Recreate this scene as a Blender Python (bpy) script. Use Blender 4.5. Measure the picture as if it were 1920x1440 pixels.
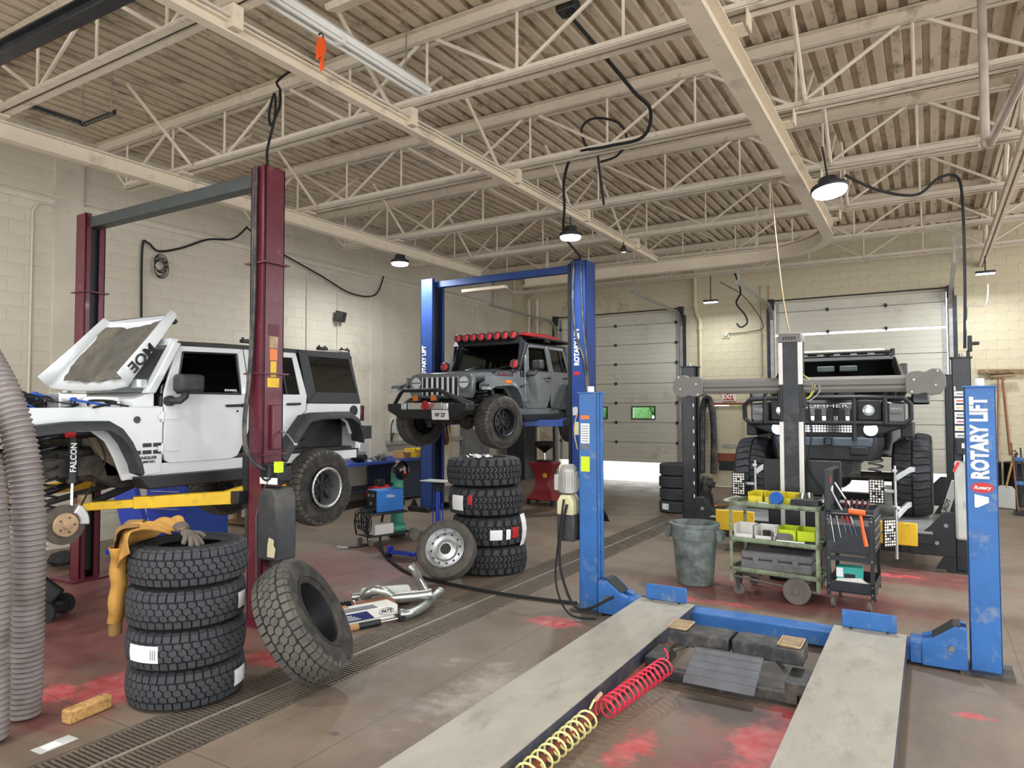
import bpy, bmesh, math, random
from mathutils import Vector, Matrix, Euler
random.seed(7)
S = bpy.context.scene
for o in list(bpy.data.objects): bpy.data.objects.remove(o)
COL = S.collection
R_ = math.radians
pi = math.pi
# ---------------------------------------------------------------- camera
FPX, YAW, PITCH, ROLL, CAMH = 1309.0, R_(30.94), R_(2.09), R_(-0.14), 2.0
cf = Vector((-math.sin(YAW)*math.cos(PITCH), math.cos(YAW)*math.cos(PITCH), math.sin(PITCH)))
cr = Vector((math.cos(YAW), math.sin(YAW), 0)); cu = cr.cross(cf)
cr, cu = cr*math.cos(ROLL)+cu*math.sin(ROLL), cu*math.cos(ROLL)-cr*math.sin(ROLL)
cd = bpy.data.cameras.new('camera'); cam = bpy.data.objects.new('camera', cd); COL.objects.link(cam)
cam.matrix_world = Matrix(((cr.x, cu.x, -cf.x, 0), (cr.y, cu.y, -cf.y, 0), (cr.z, cu.z, -cf.z, CAMH), (0, 0, 0, 1)))
cd.sensor_width = 36; cd.lens = FPX/1920*36; cd.clip_start = .05; cd.clip_end = 300
S.camera = cam
def project(p):
    d = Vector(p)-Vector((0, 0, CAMH)); z = d.dot(cf)
    if z < .05: return None
    return 960+FPX*d.dot(cr)/z, 720-FPX*d.dot(cu)/z, z
# ---------------------------------------------------------------- world, exposure
S.view_settings.view_transform = 'Standard'; S.view_settings.look = 'None'
S.view_settings.gamma = 1; S.view_settings.use_curve_mapping = False
S.view_settings.exposure = 0.0
W = bpy.data.worlds.new('overcast_sky'); S.world = W; W.use_nodes = True
bg = W.node_tree.nodes['Background']; bg.inputs[0].default_value = (.97, .985, 1.0, 1); bg.inputs[1].default_value = 3.5
# ---------------------------------------------------------------- materials
def lin(c):
    if isinstance(c, str):
        c = tuple(int(c[i:i+2], 16)/255 for i in (0, 2, 4))
    return tuple((x/12.92 if x <= .04045 else ((x+.055)/1.055)**2.4) for x in c[:3])
M = {}
def mat(name, col, rough=.5, metal=0, var=.12, scale=6, bump=0, bscale=60, dirt=None, damt=.35, dscale=3, emit=0, alpha=1, trans=0, coat=0, spec=.5, stretch=None, ior=None):
    m = bpy.data.materials.new(name); m.use_nodes = True; nt = m.node_tree; N = nt.nodes; L = nt.links
    b = N['Principled BSDF']; c = lin(col)
    b.inputs['Roughness'].default_value = rough; b.inputs['Metallic'].default_value = metal
    b.inputs['Specular IOR Level'].default_value = spec
    if coat: b.inputs['Coat Weight'].default_value = coat; b.inputs['Coat Roughness'].default_value = .06
    if trans: b.inputs['Transmission Weight'].default_value = trans
    if ior: b.inputs['IOR'].default_value = ior
    if alpha < 1: b.inputs['Alpha'].default_value = alpha
    if emit:
        b.inputs['Emission Color'].default_value = (*c, 1); b.inputs['Emission Strength'].default_value = emit
    tc = N.new('ShaderNodeTexCoord'); mp = N.new('ShaderNodeMapping'); L.new(tc.outputs['Object'], mp.inputs[0])
    if stretch: mp.inputs['Scale'].default_value = stretch
    nz = N.new('ShaderNodeTexNoise'); nz.inputs['Scale'].default_value = scale; nz.inputs['Detail'].default_value = 5
    L.new(mp.outputs[0], nz.inputs['Vector'])
    rp = N.new('ShaderNodeMix'); rp.data_type = 'RGBA'
    rp.inputs[6].default_value = (*[x*(1-var) for x in c], 1); rp.inputs[7].default_value = (*[min(1, x*(1+var)) for x in c], 1)
    mr = N.new('ShaderNodeMapRange'); mr.inputs[1].default_value = .35; mr.inputs[2].default_value = .65
    L.new(nz.outputs[0], mr.inputs[0]); L.new(mr.outputs[0], rp.inputs[0]); out = rp.outputs[2]
    if dirt:
        n2 = N.new('ShaderNodeTexNoise'); n2.inputs['Scale'].default_value = dscale; n2.inputs['Detail'].default_value = 8; n2.inputs['Roughness'].default_value = .7
        L.new(mp.outputs[0], n2.inputs['Vector'])
        m2 = N.new('ShaderNodeMapRange'); m2.inputs[1].default_value = .62-damt*.5; m2.inputs[2].default_value = .75-damt*.3; m2.inputs[4].default_value = .85
        L.new(n2.outputs[0], m2.inputs[0])
        x2 = N.new('ShaderNodeMix'); x2.data_type = 'RGBA'; L.new(m2.outputs[0], x2.inputs[0]); L.new(out, x2.inputs[6]); x2.inputs[7].default_value = (*lin(dirt), 1); out = x2.outputs[2]
    L.new(out, b.inputs['Base Color'])
    if bump:
        n3 = N.new('ShaderNodeTexNoise'); n3.inputs['Scale'].default_value = bscale; n3.inputs['Detail'].default_value = 4; L.new(mp.outputs[0], n3.inputs['Vector'])
        bp = N.new('ShaderNodeBump'); bp.inputs['Strength'].default_value = bump; bp.inputs['Distance'].default_value = .01
        L.new(n3.outputs[0], bp.inputs['Height']); L.new(bp.outputs[0], b.inputs['Normal'])
    M[name] = m; return m
# ---------------------------------------------------------------- mesh builder
def rotm(r):
    return Euler([R_(a) for a in r]).to_matrix() if r else Matrix.Identity(3)
class B:
    def __init__(s): s.v = []; s.f = []
    def add(s, vs, fs, m=None):
        n = len(s.v)
        s.v += [tuple(m @ Vector(p)) for p in vs] if m is not None else [tuple(p) for p in vs]
        s.f += [tuple(i+n for i in q) for q in fs]; return s
    def box(s, c, d, rot=None, taper=1, m=None):
        x, y, z = (k/2 for k in d); t = taper
        vs = [(-x, -y, -z), (x, -y, -z), (x, y, -z), (-x, y, -z), (-x*t, -y*t, z), (x*t, -y*t, z), (x*t, y*t, z), (-x*t, y*t, z)]
        r = rotm(rot); vs = [r @ Vector(p)+Vector(c) for p in vs]
        return s.add(vs, [(3, 2, 1, 0), (4, 5, 6, 7), (0, 1, 5, 4), (1, 2, 6, 5), (2, 3, 7, 6), (3, 0, 4, 7)], m)
    def bb(s, a, b, m=None):
        return s.box([(a[i]+b[i])/2 for i in range(3)], [abs(b[i]-a[i]) for i in range(3)], m=m)
    def cyl(s, p0, p1, r, n=14, r1=None, caps=True, m=None):
        p0, p1 = Vector(p0), Vector(p1); r1 = r if r1 is None else r1; d = (p1-p0).normalized()
        u = d.orthogonal().normalized(); w = d.cross(u); vs = []; fs = []
        for i in range(n):
            a = 2*pi*i/n; e = u*math.cos(a)+w*math.sin(a); vs += [p0+e*r, p1+e*r1]
        for i in range(n):
            j = (i+1) % n; fs.append((2*i, 2*j, 2*j+1, 2*i+1))
        if caps: fs += [tuple(2*i for i in range(n))[::-1], tuple(2*i+1 for i in range(n))]
        return s.add(vs, fs, m)
    def tube(s, pts, r, n=8, closed=False, m=None, caps=True):
        P = [Vector(p) for p in pts]; k = len(P); rr = r if isinstance(r, (list, tuple)) else [r]*k
        T = []
        for i in range(k):
            a = P[(i-1) % k] if (closed or i) else P[i]; b = P[(i+1) % k] if (closed or i < k-1) else P[i]
            t = (b-a); T.append(t.normalized() if t.length > 1e-9 else Vector((0, 0, 1)))
        u = T[0].orthogonal().normalized(); vs = []; fs = []
        for i in range(k):
            u = (u-T[i]*u.dot(T[i])); u = u.normalized() if u.length > 1e-6 else T[i].orthogonal().normalized(); w = T[i].cross(u)
            for j in range(n):
                a = 2*pi*j/n; vs.append(P[i]+(u*math.cos(a)+w*math.sin(a))*rr[i])
        for i in range(k if closed else k-1):
            i2 = (i+1) % k
            for j in range(n):
                j2 = (j+1) % n; fs.append((i*n+j, i*n+j2, i2*n+j2, i2*n+j))
        if caps and not closed: fs += [tuple(range(n))[::-1], tuple((k-1)*n+j for j in range(n))]
        return s.add(vs, fs, m)
    def prism(s, poly, ax, a0, a1, m=None, poly1=None):
        q = poly1 or poly
        def P(p, a): return {'x': (a, p[0], p[1]), 'y': (p[0], a, p[1]), 'z': (p[0], p[1], a)}[ax]
        n = len(poly); vs = [P(p, a0) for p in poly]+[P(p, a1) for p in q]
        fs = [tuple(range(n)), tuple(range(n, 2*n))[::-1]]+[(i, (i+1) % n, n+(i+1) % n, n+i) for i in range(n)]
        return s.add(vs, fs, m)
    def lathe(s, prof, n=32, m=None, closed=False):
        k = len(prof); vs = []; fs = []
        for i in range(n):
            a = 2*pi*i/n
            for r, h in prof: vs.append((r*math.cos(a), r*math.sin(a), h))
        for i in range(n):
            j = (i+1) % n
            for q in range(k if closed else k-1):
                q2 = (q+1) % k; fs.append((i*k+q, j*k+q, j*k+q2, i*k+q2))
        return s.add(vs, fs, m)
    def disc(s, c, r, n=24, ax='z', m=None):
        vs = []
        for i in range(n):
            a = 2*pi*i/n; x, y = r*math.cos(a), r*math.sin(a)
            vs.append(Vector(c)+Vector({'z': (x, y, 0), 'x': (0, x, y), 'y': (x, 0, y)}[ax]))
        return s.add(vs, [tuple(range(n))], m)
    def sph(s, c, r, n=12, sc=(1, 1, 1), m=None):
        prof = [(max(1e-4, math.sin(pi*i/(n//2)))*1, -math.cos(pi*i/(n//2))) for i in range(n//2+1)]
        mm = Matrix.Translation(Vector(c)) @ Matrix.Diagonal((r*sc[0], r*sc[1], r*sc[2], 1))
        return s.lathe(prof, n, (m @ mm) if m is not None else mm)
    def mesh(s, name, smooth=True, ang=35):
        me = bpy.data.meshes.new(name); me.from_pydata([tuple(p) for p in s.v], [], s.f)
        bm = bmesh.new(); bm.from_mesh(me); bmesh.ops.recalc_face_normals(bm, faces=bm.faces); bm.to_mesh(me); bm.free()
        if smooth:
            me.polygons.foreach_set('use_smooth', [True]*len(me.polygons)); me.set_sharp_from_angle(angle=R_(ang))
        return me
    def make(s, name, m, parent=None, bevel=0, smooth=True, ang=35, loc=None, rot=None, label=None, kind=None, seg=2):
        o = bpy.data.objects.new(name, s.mesh(name, smooth, ang)); COL.objects.link(o)
        o.data.materials.append(M[m] if isinstance(m, str) else m)
        if parent: o.parent = parent
        if loc: o.location = loc
        if rot: o.rotation_euler = [R_(a) for a in rot]
        if bevel:
            bv = o.modifiers.new('bevel', 'BEVEL'); bv.width = bevel; bv.segments = seg; bv.limit_method = 'ANGLE'; bv.angle_limit = R_(40)
        if label: o['label'] = label
        if kind: o['kind'] = kind
        return o
def thing(name, label, cat, loc=(0, 0, 0), rot=(0, 0, 0), group=None):
    o = bpy.data.objects.new(name, None); COL.objects.link(o); o.empty_display_size = .1
    o.location = loc; o.rotation_euler = [R_(a) for a in rot]; o['label'] = label; o['category'] = cat
    if group: o['group'] = group
    return o
def tag(o, label, cat, group=None):
    o['label'] = label; o['category'] = cat
    if group: o['group'] = group
    return o
def struct(o): o['kind'] = 'structure'; return o
def inst(name, me, parent, loc=(0, 0, 0), rot=(0, 0, 0), kind=None, label=None):
    o = bpy.data.objects.new(name, me); COL.objects.link(o); o.parent = parent; o.location = loc; o.rotation_euler = [R_(a) for a in rot]
    if kind: o['kind'] = kind
    if label: o['label'] = label
    return o
def copy_tree(src, loc, rot=None, label=None, group=None):
    r = src.copy(); COL.objects.link(r); r.location = loc
    if rot: r.rotation_euler = [R_(a) for a in rot]
    if label: r['label'] = label
    if group: r['group'] = group
    for c in src.children:
        d = c.copy(); COL.objects.link(d); d.parent = r
        for g in c.children:
            e = g.copy(); COL.objects.link(e); e.parent = d
    return r
def text(s, size, m, parent, loc, rot, name='lettering', shear=0, off=0, ext=.0015, sx=1, align='CENTER'):
    c = bpy.data.curves.new(name, 'FONT'); c.body = s; c.size = size; c.align_x = align; c.align_y = 'CENTER'; c.shear = shear; c.offset = off; c.extrude = ext; c.resolution_u = 3
    t = bpy.data.objects.new(name, c); COL.objects.link(t)
    bpy.context.view_layer.update()
    me = bpy.data.meshes.new_from_object(t.evaluated_get(bpy.context.evaluated_depsgraph_get()))
    bpy.data.objects.remove(t); me.materials.clear(); me.materials.append(M[m])
    if sx != 1:
        for v in me.vertices: v.co.x *= sx
    o = bpy.data.objects.new(name, me); COL.objects.link(o)
    if parent: o.parent = parent
    o.location = loc
    if isinstance(rot, Matrix): o.matrix_local = Matrix.Translation(Vector(loc)) @ rot.to_4x4()
    else: o.rotation_euler = [R_(a) for a in rot]
    return o
def smoothpath(pts, n=8):
    P = [Vector(p) for p in pts]; out = []
    for i in range(len(P)-1):
        a = P[max(i-1, 0)]; b = P[i]; c = P[i+1]; d = P[min(i+2, len(P)-1)]
        for k in range(n):
            t = k/n; out.append(.5*((2*b)+(c-a)*t+(2*a-5*b+4*c-d)*t*t+(3*b-a-3*c+d)*t**3))
    out.append(P[-1]); return out
# ================================================================ materials
mat('wall_paint', 'cbc3b2', .75, var=.06, scale=1.2, bump=.15, bscale=40, dirt='a89f90', damt=.12, dscale=.9)
mat('wall_mortar', 'c6beac', .85, var=.06, scale=3, bump=.2, bscale=50)
mat('backwall_paint', 'cdc3a6', .7, var=.07, scale=1.4, bump=.12, bscale=40, dirt='8d8068', damt=.16, dscale=1.3)
mat('deck_cream', 'd2c3ab', .6, var=.06, scale=1.5, dirt='6b5e50', damt=.2, dscale=7, stretch=(1, .4, 1))
mat('joist_cream', 'ded2bf', .55, var=.07, scale=3, dirt='9b8d7b', damt=.15, dscale=3)
mat('beam_cream', 'ddd0ba', .5, var=.05, scale=2, dirt='a89a86', damt=.12, dscale=2)
mat('soot', '3a3836', .9, var=.2)
mat('dark_steel', '34373b', .45, metal=.4, var=.15, dirt='57544f', damt=.2)
mat('door_panel', 'd6d3c5', .45, var=.04, scale=1, dirt='b5b0a0', damt=.14, dscale=1.5)
mat('door_lit', 'e6dcc8', .45, var=.04, scale=1)
mat('black_plastic', '17181a', .45, var=.2)
mat('black_rubber', '1b1c1e', .8, var=.2, bump=.1)
mat('galv', 'a9aaa8', .42, metal=.75, var=.12, scale=12)
mat('conduit', 'cfc6b6', .5, var=.05)
mat('glass_clear', 'f0f6f4', .03, trans=1, var=0, ior=1.1)
mat('lamp_white', 'f6f8ff', .4, emit=9, var=0)
mat('white_plastic', 'e8e8e4', .4, var=.04)
mat('orange_plastic', 'ee5a22', .45, var=.06)
mat('sign_red', 'b5382f', .5, var=.05)
mat('sign_white', 'f2ece2', .5, var=.02)
mat('rust_red', '8d4a34', .7, var=.15)
mat('outside_ground', 'b9b6b0', .8, var=.05, scale=.6)
mat('foliage', '4f7d45', .8, var=.3, scale=9)
XL, YB, ZC = -10.94, 18.26, 6.1
# ---------------------------------------------------------------- floor
def floor_material():
    m = bpy.data.materials.new('shop_floor'); m.use_nodes = True; nt = m.node_tree; N = nt.nodes; L = nt.links; b = N['Principled BSDF']
    tc = N.new('ShaderNodeTexCoord'); P = tc.outputs['Object']
    def noise(sc, det=6, ro=.6, src=P):
        n = N.new('ShaderNodeTexNoise'); n.inputs['Scale'].default_value = sc; n.inputs['Detail'].default_value = det; n.inputs['Roughness'].default_value = ro; L.new(src, n.inputs['Vector']); return n.outputs[0]
    def rng(x, a, c, lo=0, hi=1):
        r = N.new('ShaderNodeMapRange'); r.inputs[1].default_value = a; r.inputs[2].default_value = c; r.inputs[3].default_value = lo; r.inputs[4].default_value = hi; L.new(x, r.inputs[0]); return r.outputs[0]
    def mix(f, a, c):
        x = N.new('ShaderNodeMix'); x.data_type = 'RGBA'
        L.new(f, x.inputs[0])
        for k, v in ((6, a), (7, c)):
            if isinstance(v, str): x.inputs[k].default_value = (*lin(v), 1)
            else: L.new(v, x.inputs[k])
        return x.outputs[2]
    def mth(op, a, c):
        x = N.new('ShaderNodeMath'); x.operation = op
        for k, v in ((0, a), (1, c)):
            if isinstance(v, (int, float)): x.inputs[k].default_value = v
            else: L.new(v, x.inputs[k])
        return x.outputs[0]
    col = mix(rng(noise(.55, 4), .35, .65), '6e6052', '837464')
    mp = N.new('ShaderNodeMapping'); mp.inputs['Scale'].default_value = (1, .35, 1); mp.inputs['Rotation'].default_value = (0, 0, .9); L.new(P, mp.inputs[0])
    col = mix(rng(noise(1.6, 8, .65, mp.outputs[0]), .56, .72, 0, .55), col, '54493f')
    col = mix(rng(noise(5, 8, .7), .6, .75, 0, .4), col, '9a8f82')
    sp = N.new('ShaderNodeSeparateXYZ'); L.new(P, sp.inputs[0])
    # lighter worn bay between the drain and the drive-on lift
    edge = noise(2.2, 8, .7)
    def blobs(lst):
        acc = None
        for (x, y, rx, ry, k) in lst:
            v = N.new('ShaderNodeVectorMath'); v.operation = 'SUBTRACT'; L.new(P, v.inputs[0]); v.inputs[1].default_value = (x, y, 0)
            w = N.new('ShaderNodeVectorMath'); w.operation = 'MULTIPLY'; L.new(v.outputs[0], w.inputs[0]); w.inputs[1].default_value = (1/rx, 1/ry, 0)
            l = N.new('ShaderNodeVectorMath'); l.operation = 'LENGTH'; L.new(w.outputs[0], l.inputs[0])
            d = rng(l.outputs['Value'], 0, 1.5, k, 0)
            acc = d if acc is None else mth('MAXIMUM', acc, d)
        return acc
    # faded dark red bay paint, then fresh red paint scraped to shapes of its own
    old = blobs([(-7.2, 4.2, 2.6, 2.6, 1), (-6.6, 6.2, 1.8, 1.6, .75), (-5.2, 2.6, .8, 1.2, .7), (-1.3, 8.0, 1.6, .75, 1), (-1.1, 4.0, .75, 1.6, .55), (-.2, 9.6, 1.2, .6, .8), (2.4, 13, 1.3, 2.6, .9), (-6.8, 7.8, .7, .6, .6)])
    om = rng(mth('ADD', mth('MULTIPLY', old, .75), mth('MULTIPLY', edge, .75)), .58, .82)
    col = mix(mth('MULTIPLY', om, .8), col, mix(rng(noise(3, 6), .35, .65), '70393c', '8c4e4c'))
    new = blobs([(-5.05, 3.0, .42, .5, 1), (-5.35, 2.65, .25, .2, .9), (-3.1, 5.9, .45, .22, .85), (-2.3, 7.3, .5, .22, .8), (-1.75, 7.35, .35, .2, .7), (-.85, 4.5, .35, .8, .85), (-1.55, 4.0, .3, .6, .6), (-4.6, 3.9, .35, .3, .8), (-4.2, 2.8, .25, .15, .55), (-.2, 7.1, .5, .12, .7), (0.2, 5.5, .2, .12, .7), (0.05, 4.4, .2, .2, .75), (-.4, 9.6, .6, .2, .7), (-5.5, 5.7, .3, .3, .5), (-3.0, 7.6, .5, .1, .4), (-5.6, 2.45, .25, .2, .85)])
    nm = rng(mth('ADD', mth('MULTIPLY', new, .8), mth('MULTIPLY', noise(3.4, 9, .72), .8)), .74, .85)
    col = mix(mth('MULTIPLY', nm, .85), col, mix(rng(noise(9, 6), .4, .7), 'c2474e', 'cf7b77'))
    oil = blobs([(-1.2, 4.75, .6, .35, 1), (-1.25, 5.3, .6, .5, 1), (-1.1, 5.75, .7, .25, 1), (-4.4, 3.45, .3, .3, .6), (-4.5, 5.9, .5, .25, .5), (-6.3, 6.3, .5, .4, .55), (-3.2, 3.2, .1, .06, .9), (-3.5, 4.0, .3, .2, .4), (.5, 5.2, .5, .25, .4), (0.05, 4.9, .3, .12, .6)])
    im = rng(mth('ADD', mth('MULTIPLY', oil, .8), mth('MULTIPLY', noise(4, 8, .7), .7)), .74, .98)
    col = mix(mth('MULTIPLY', im, .8), col, '3f3d3b')
    col = mix(rng(noise(13, 8, .75), .50, .68, 0, .28), col, '5e544a')
    pale = blobs([(-2.75, 4.2, .5, 1.1, .9), (-5.2, 3.3, .35, .3, .9), (-5.0, 6.0, .5, .25, .8), (-1.3, 3.4, .5, .5, .7), (-3.3, 4.6, .25, .3, .7), (-6.2, 7.6, .5, .3, .6)])
    col = mix(mth('MULTIPLY', rng(mth('ADD', mth('MULTIPLY', pale, .7), mth('MULTIPLY', noise(4.2, 10, .75), .9)), .82, 1.05), .55), col, 'bdb5aa')
    col = mix(rng(noise(60, 3, .6), .70, .78, 0, .55), col, 'd8d2c8')
    br = N.new('ShaderNodeTexBrick'); br.offset = 0; br.inputs['Scale'].default_value = 1; br.inputs['Mortar Size'].default_value = .006; br.inputs['Mortar Smooth'].default_value = .3; br.inputs['Brick Width'].default_value = 3.65; br.inputs['Row Height'].default_value = 3.35
    br.inputs['Color1'].default_value = br.inputs['Color2'].default_value = (0, 0, 0, 1); br.inputs['Mortar'].default_value = (1, 1, 1, 1)
    mo = N.new('ShaderNodeMapping'); mo.inputs['Location'].default_value = (10.4, .75, 0); L.new(P, mo.inputs[0]); L.new(mo.outputs[0], br.inputs['Vector'])
    bw = N.new('ShaderNodeRGBToBW'); L.new(br.outputs[0], bw.inputs[0])
    col = mix(mth('MULTIPLY', bw.outputs[0], .6), col, '4a433d')
    L.new(col, b.inputs['Base Color'])
    L.new(rng(noise(2.5, 5), .3, .7, .38, .62), b.inputs['Roughness'])
    bp = N.new('ShaderNodeBump'); bp.inputs['Strength'].default_value = .12; bp.inputs['Distance'].default_value = .01; L.new(noise(28, 6, .7), bp.inputs['Height']); L.new(bp.outputs[0], b.inputs['Normal'])
    M['floor'] = m
floor_material()
DX0, DX1, DY0, DY1 = -4.39, -3.77, -1.0, 14.2
b = B()
b.bb((-11.2, -5, -.3), (DX0, 18.5, 0)); b.bb((DX1, -5, -.3), (8, 18.5, 0)); b.bb((DX0, -5, -.3), (DX1, DY0, 0)); b.bb((DX0, DY1, -.3), (DX1, 18.5, 0)); b.bb((DX0, DY0, -.3), (DX1, DY1, -.12))
floor = struct(b.make('floor', 'floor', smooth=False))
floor['label'] = 'stained grey-brown concrete shop floor with patches of red paint'
# ---------------------------------------------------------------- trench drain grates
mat('grate', '857a6c', .5, metal=.45, var=.2, scale=10, dirt='3c3731', damt=.3, dscale=8)
mat('grate_bar', 'a8a096', .45, metal=.3, var=.1)
slat = B().box((0, 0, -.012), (.262, .013, .024)).mesh('slat', False); slat.materials.append(M['grate'])
sect = 0
y = DY0+.02
while y < DY1-.5:
    L_ = 1.0
    for side, nm in ((-1, 'left'), (1, 'right')):
        cx = (DX0+DX1)/2+side*.152
        near = ['nearest', 'second nearest', 'third', 'fourth', 'fifth', 'sixth', 'seventh', 'eighth', 'ninth', 'tenth', 'eleventh', 'twelfth', 'thirteenth', 'fourteenth', 'fifteenth'][sect]
        vis = y+L_ > 1.7
        if not vis and side == 1 and False: continue
        t = thing('drain_grate', f'slotted steel drain grate {nm} of the bar, {near} along the trench', 'drain grate', (cx, y, 0), group='drain grates in the floor trench')
        fb = B(); fb.bb((-.146, .004, -.03), (-.13, L_-.004, 0)); fb.bb((.13, .004, -.03), (.146, L_-.004, 0)); fb.make('side_rail', 'grate', t, smooth=False)
        n = 31; ys = [.018+i*(L_-.036)/(n-1) for i in range(n)]
        if vis and y < 8.5:
            for q in ys: inst('slat', slat, t, (0, q, 0))
        else:
            sb = B()
            for q in ys: sb.box((0, q, -.012), (.262, .013, .024))
            sb.make('slats', 'grate', t, smooth=False, kind='stuff')
    y += L_; sect += 1
cb = B(); cb.bb((-.0055, 0, -.06), (.0055, DY1-DY0-.3, .004)); o = cb.make('drain_centre_bar', 'grate_bar', None, smooth=False, loc=((DX0+DX1)/2, DY0+.02, 0)); tag(o, 'pale steel bar running down the middle of the floor drain', 'bar')
# ---------------------------------------------------------------- block walls
BW, BH = .4064, .2032
def block_mesh(name, w, m):
    b = B(); h = BH-.008; w = w-.008; t = .004; i = .004
    vs = [(-w/2, -h/2, 0), (w/2, -h/2, 0), (w/2, h/2, 0), (-w/2, h/2, 0), (-w/2+i, -h/2+i, t), (w/2-i, -h/2+i, t), (w/2-i, h/2-i, t), (-w/2+i, h/2-i, t)]
    b.add(vs, [(4, 5, 6, 7), (0, 1, 5, 4), (1, 2, 6, 5), (2, 3, 7, 6), (3, 0, 4, 7)]); me = b.mesh(name, False); me.materials.append(M[m]); return me
def block_wall(parent, m, axis, const, a0, a1, z1, holes, flip):
    full = block_mesh('concrete_block', BW, m); half = block_mesh('concrete_block', BW/2, m)
    items = []
    for r in range(int(z1/BH)):
        z = (r+.5)*BH; a = a0-(BW/2 if r % 2 else 0)
        while a < a1-.01:
            l, rr = max(a, a0), min(a+BW, a1)
            c = (l+rr)/2
            if rr-l > .15 and not any(l < h[1]-.01 and rr > h[0]+.01 and z-BH/2 < h[3]-.01 and z+BH/2 > h[2]+.01 for h in holes):
                p = (const, c, z) if axis == 'x' else (c, const, z)
                q = project(p); sc = -1
                if q and -20 < q[0] < 1940 and -20 < q[1] < 1460: sc = 1/q[2]
                items.append((sc, p, rr-l))
            a += BW
    items.sort(key=lambda t: -t[0]); rest = B()
    rot = (90, 0, 90) if axis == 'x' else (90, 0, 0)
    rm = rotm(rot)
    for k, (sc, p, w) in enumerate(items):
        me = full if w > .3 else half
        if k < 300 and sc > 0: inst('concrete_block', me, parent, p, rot)
        else: rest.add([rm @ v.co+Vector(p) for v in me.vertices], [tuple(f.vertices) for f in me.polygons])
    rest.make('concrete_blocks', m, parent, smooth=False, kind='stuff')
b = B(); b.bb((XL-.2, -5, 0), (XL, YB+.2, ZC+.2)); wl = struct(b.make('wall_left', 'wall_mortar', smooth=False)); wl['label'] = 'left block wall painted cream'
block_wall(wl, 'wall_paint', 'x', XL, 1.0, YB, ZC, [], False)
D1 = (-9.35, -5.72, 0, 4.62); D2 = (-3.3, .36, 0, 4.62); D3 = (-4.95, -4.05, 0, 2.12)
b = B()
def wallseg(x0, x1, z0, z1): b.bb((x0, YB, z0), (x1, YB+.2, z1))
wallseg(XL, D1[0], 0, ZC+.2); wallseg(D1[0], D1[1], D1[3], ZC+.2); wallseg(D1[1], D3[0], 0, ZC+.2); wallseg(D3[0], D3[1], D3[3], ZC+.2); wallseg(D3[1], D2[0], 0, ZC+.2); wallseg(D2[0], D2[1], D2[3], ZC+.2); wallseg(D2[1], 8, 0, ZC+.2)
wb = struct(b.make('wall_back', 'wall_mortar', smooth=False)); wb['label'] = 'back block wall painted yellowed cream'
block_wall(wb, 'backwall_paint', 'y', YB, XL, 4.0, ZC, [D1, D2, D3], True)
# shallow block pilasters on the left wall
for k, (ya, lab) in enumerate(((5.22, 'a'), (11.95, 'b'))):
    struct(B().bb((XL-.01, ya, 0), (XL+.05, ya+.4, 5.7)).make(f'trim_{k+1}', 'wall_paint', None, smooth=False))
struct(B().bb((XL, 1, 5.0), (XL+.04, YB, 5.07)).make('trim_3', 'conduit', None, smooth=False))
# outside ground + hedge
b = B(); b.bb((-30, YB+.15, -.3), (20, YB+22, -.02)); tag(b.make('outside_pavement', 'outside_ground', smooth=False), 'bright pavement outside beyond the half-raised door', 'pavement')
b = B()
for i in range(110): b.sph((random.uniform(-20, -5), YB+14+random.uniform(-.6, .6), random.uniform(.65, 2.6)), random.uniform(.35, .6), 8)
b.bb((-20, YB+13.6, -.02), (-5, YB+14.4, 1.0)); tag(b.make('hedge', 'foliage', ang=60), 'green hedge seen through the small door windows', 'hedge')
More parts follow.
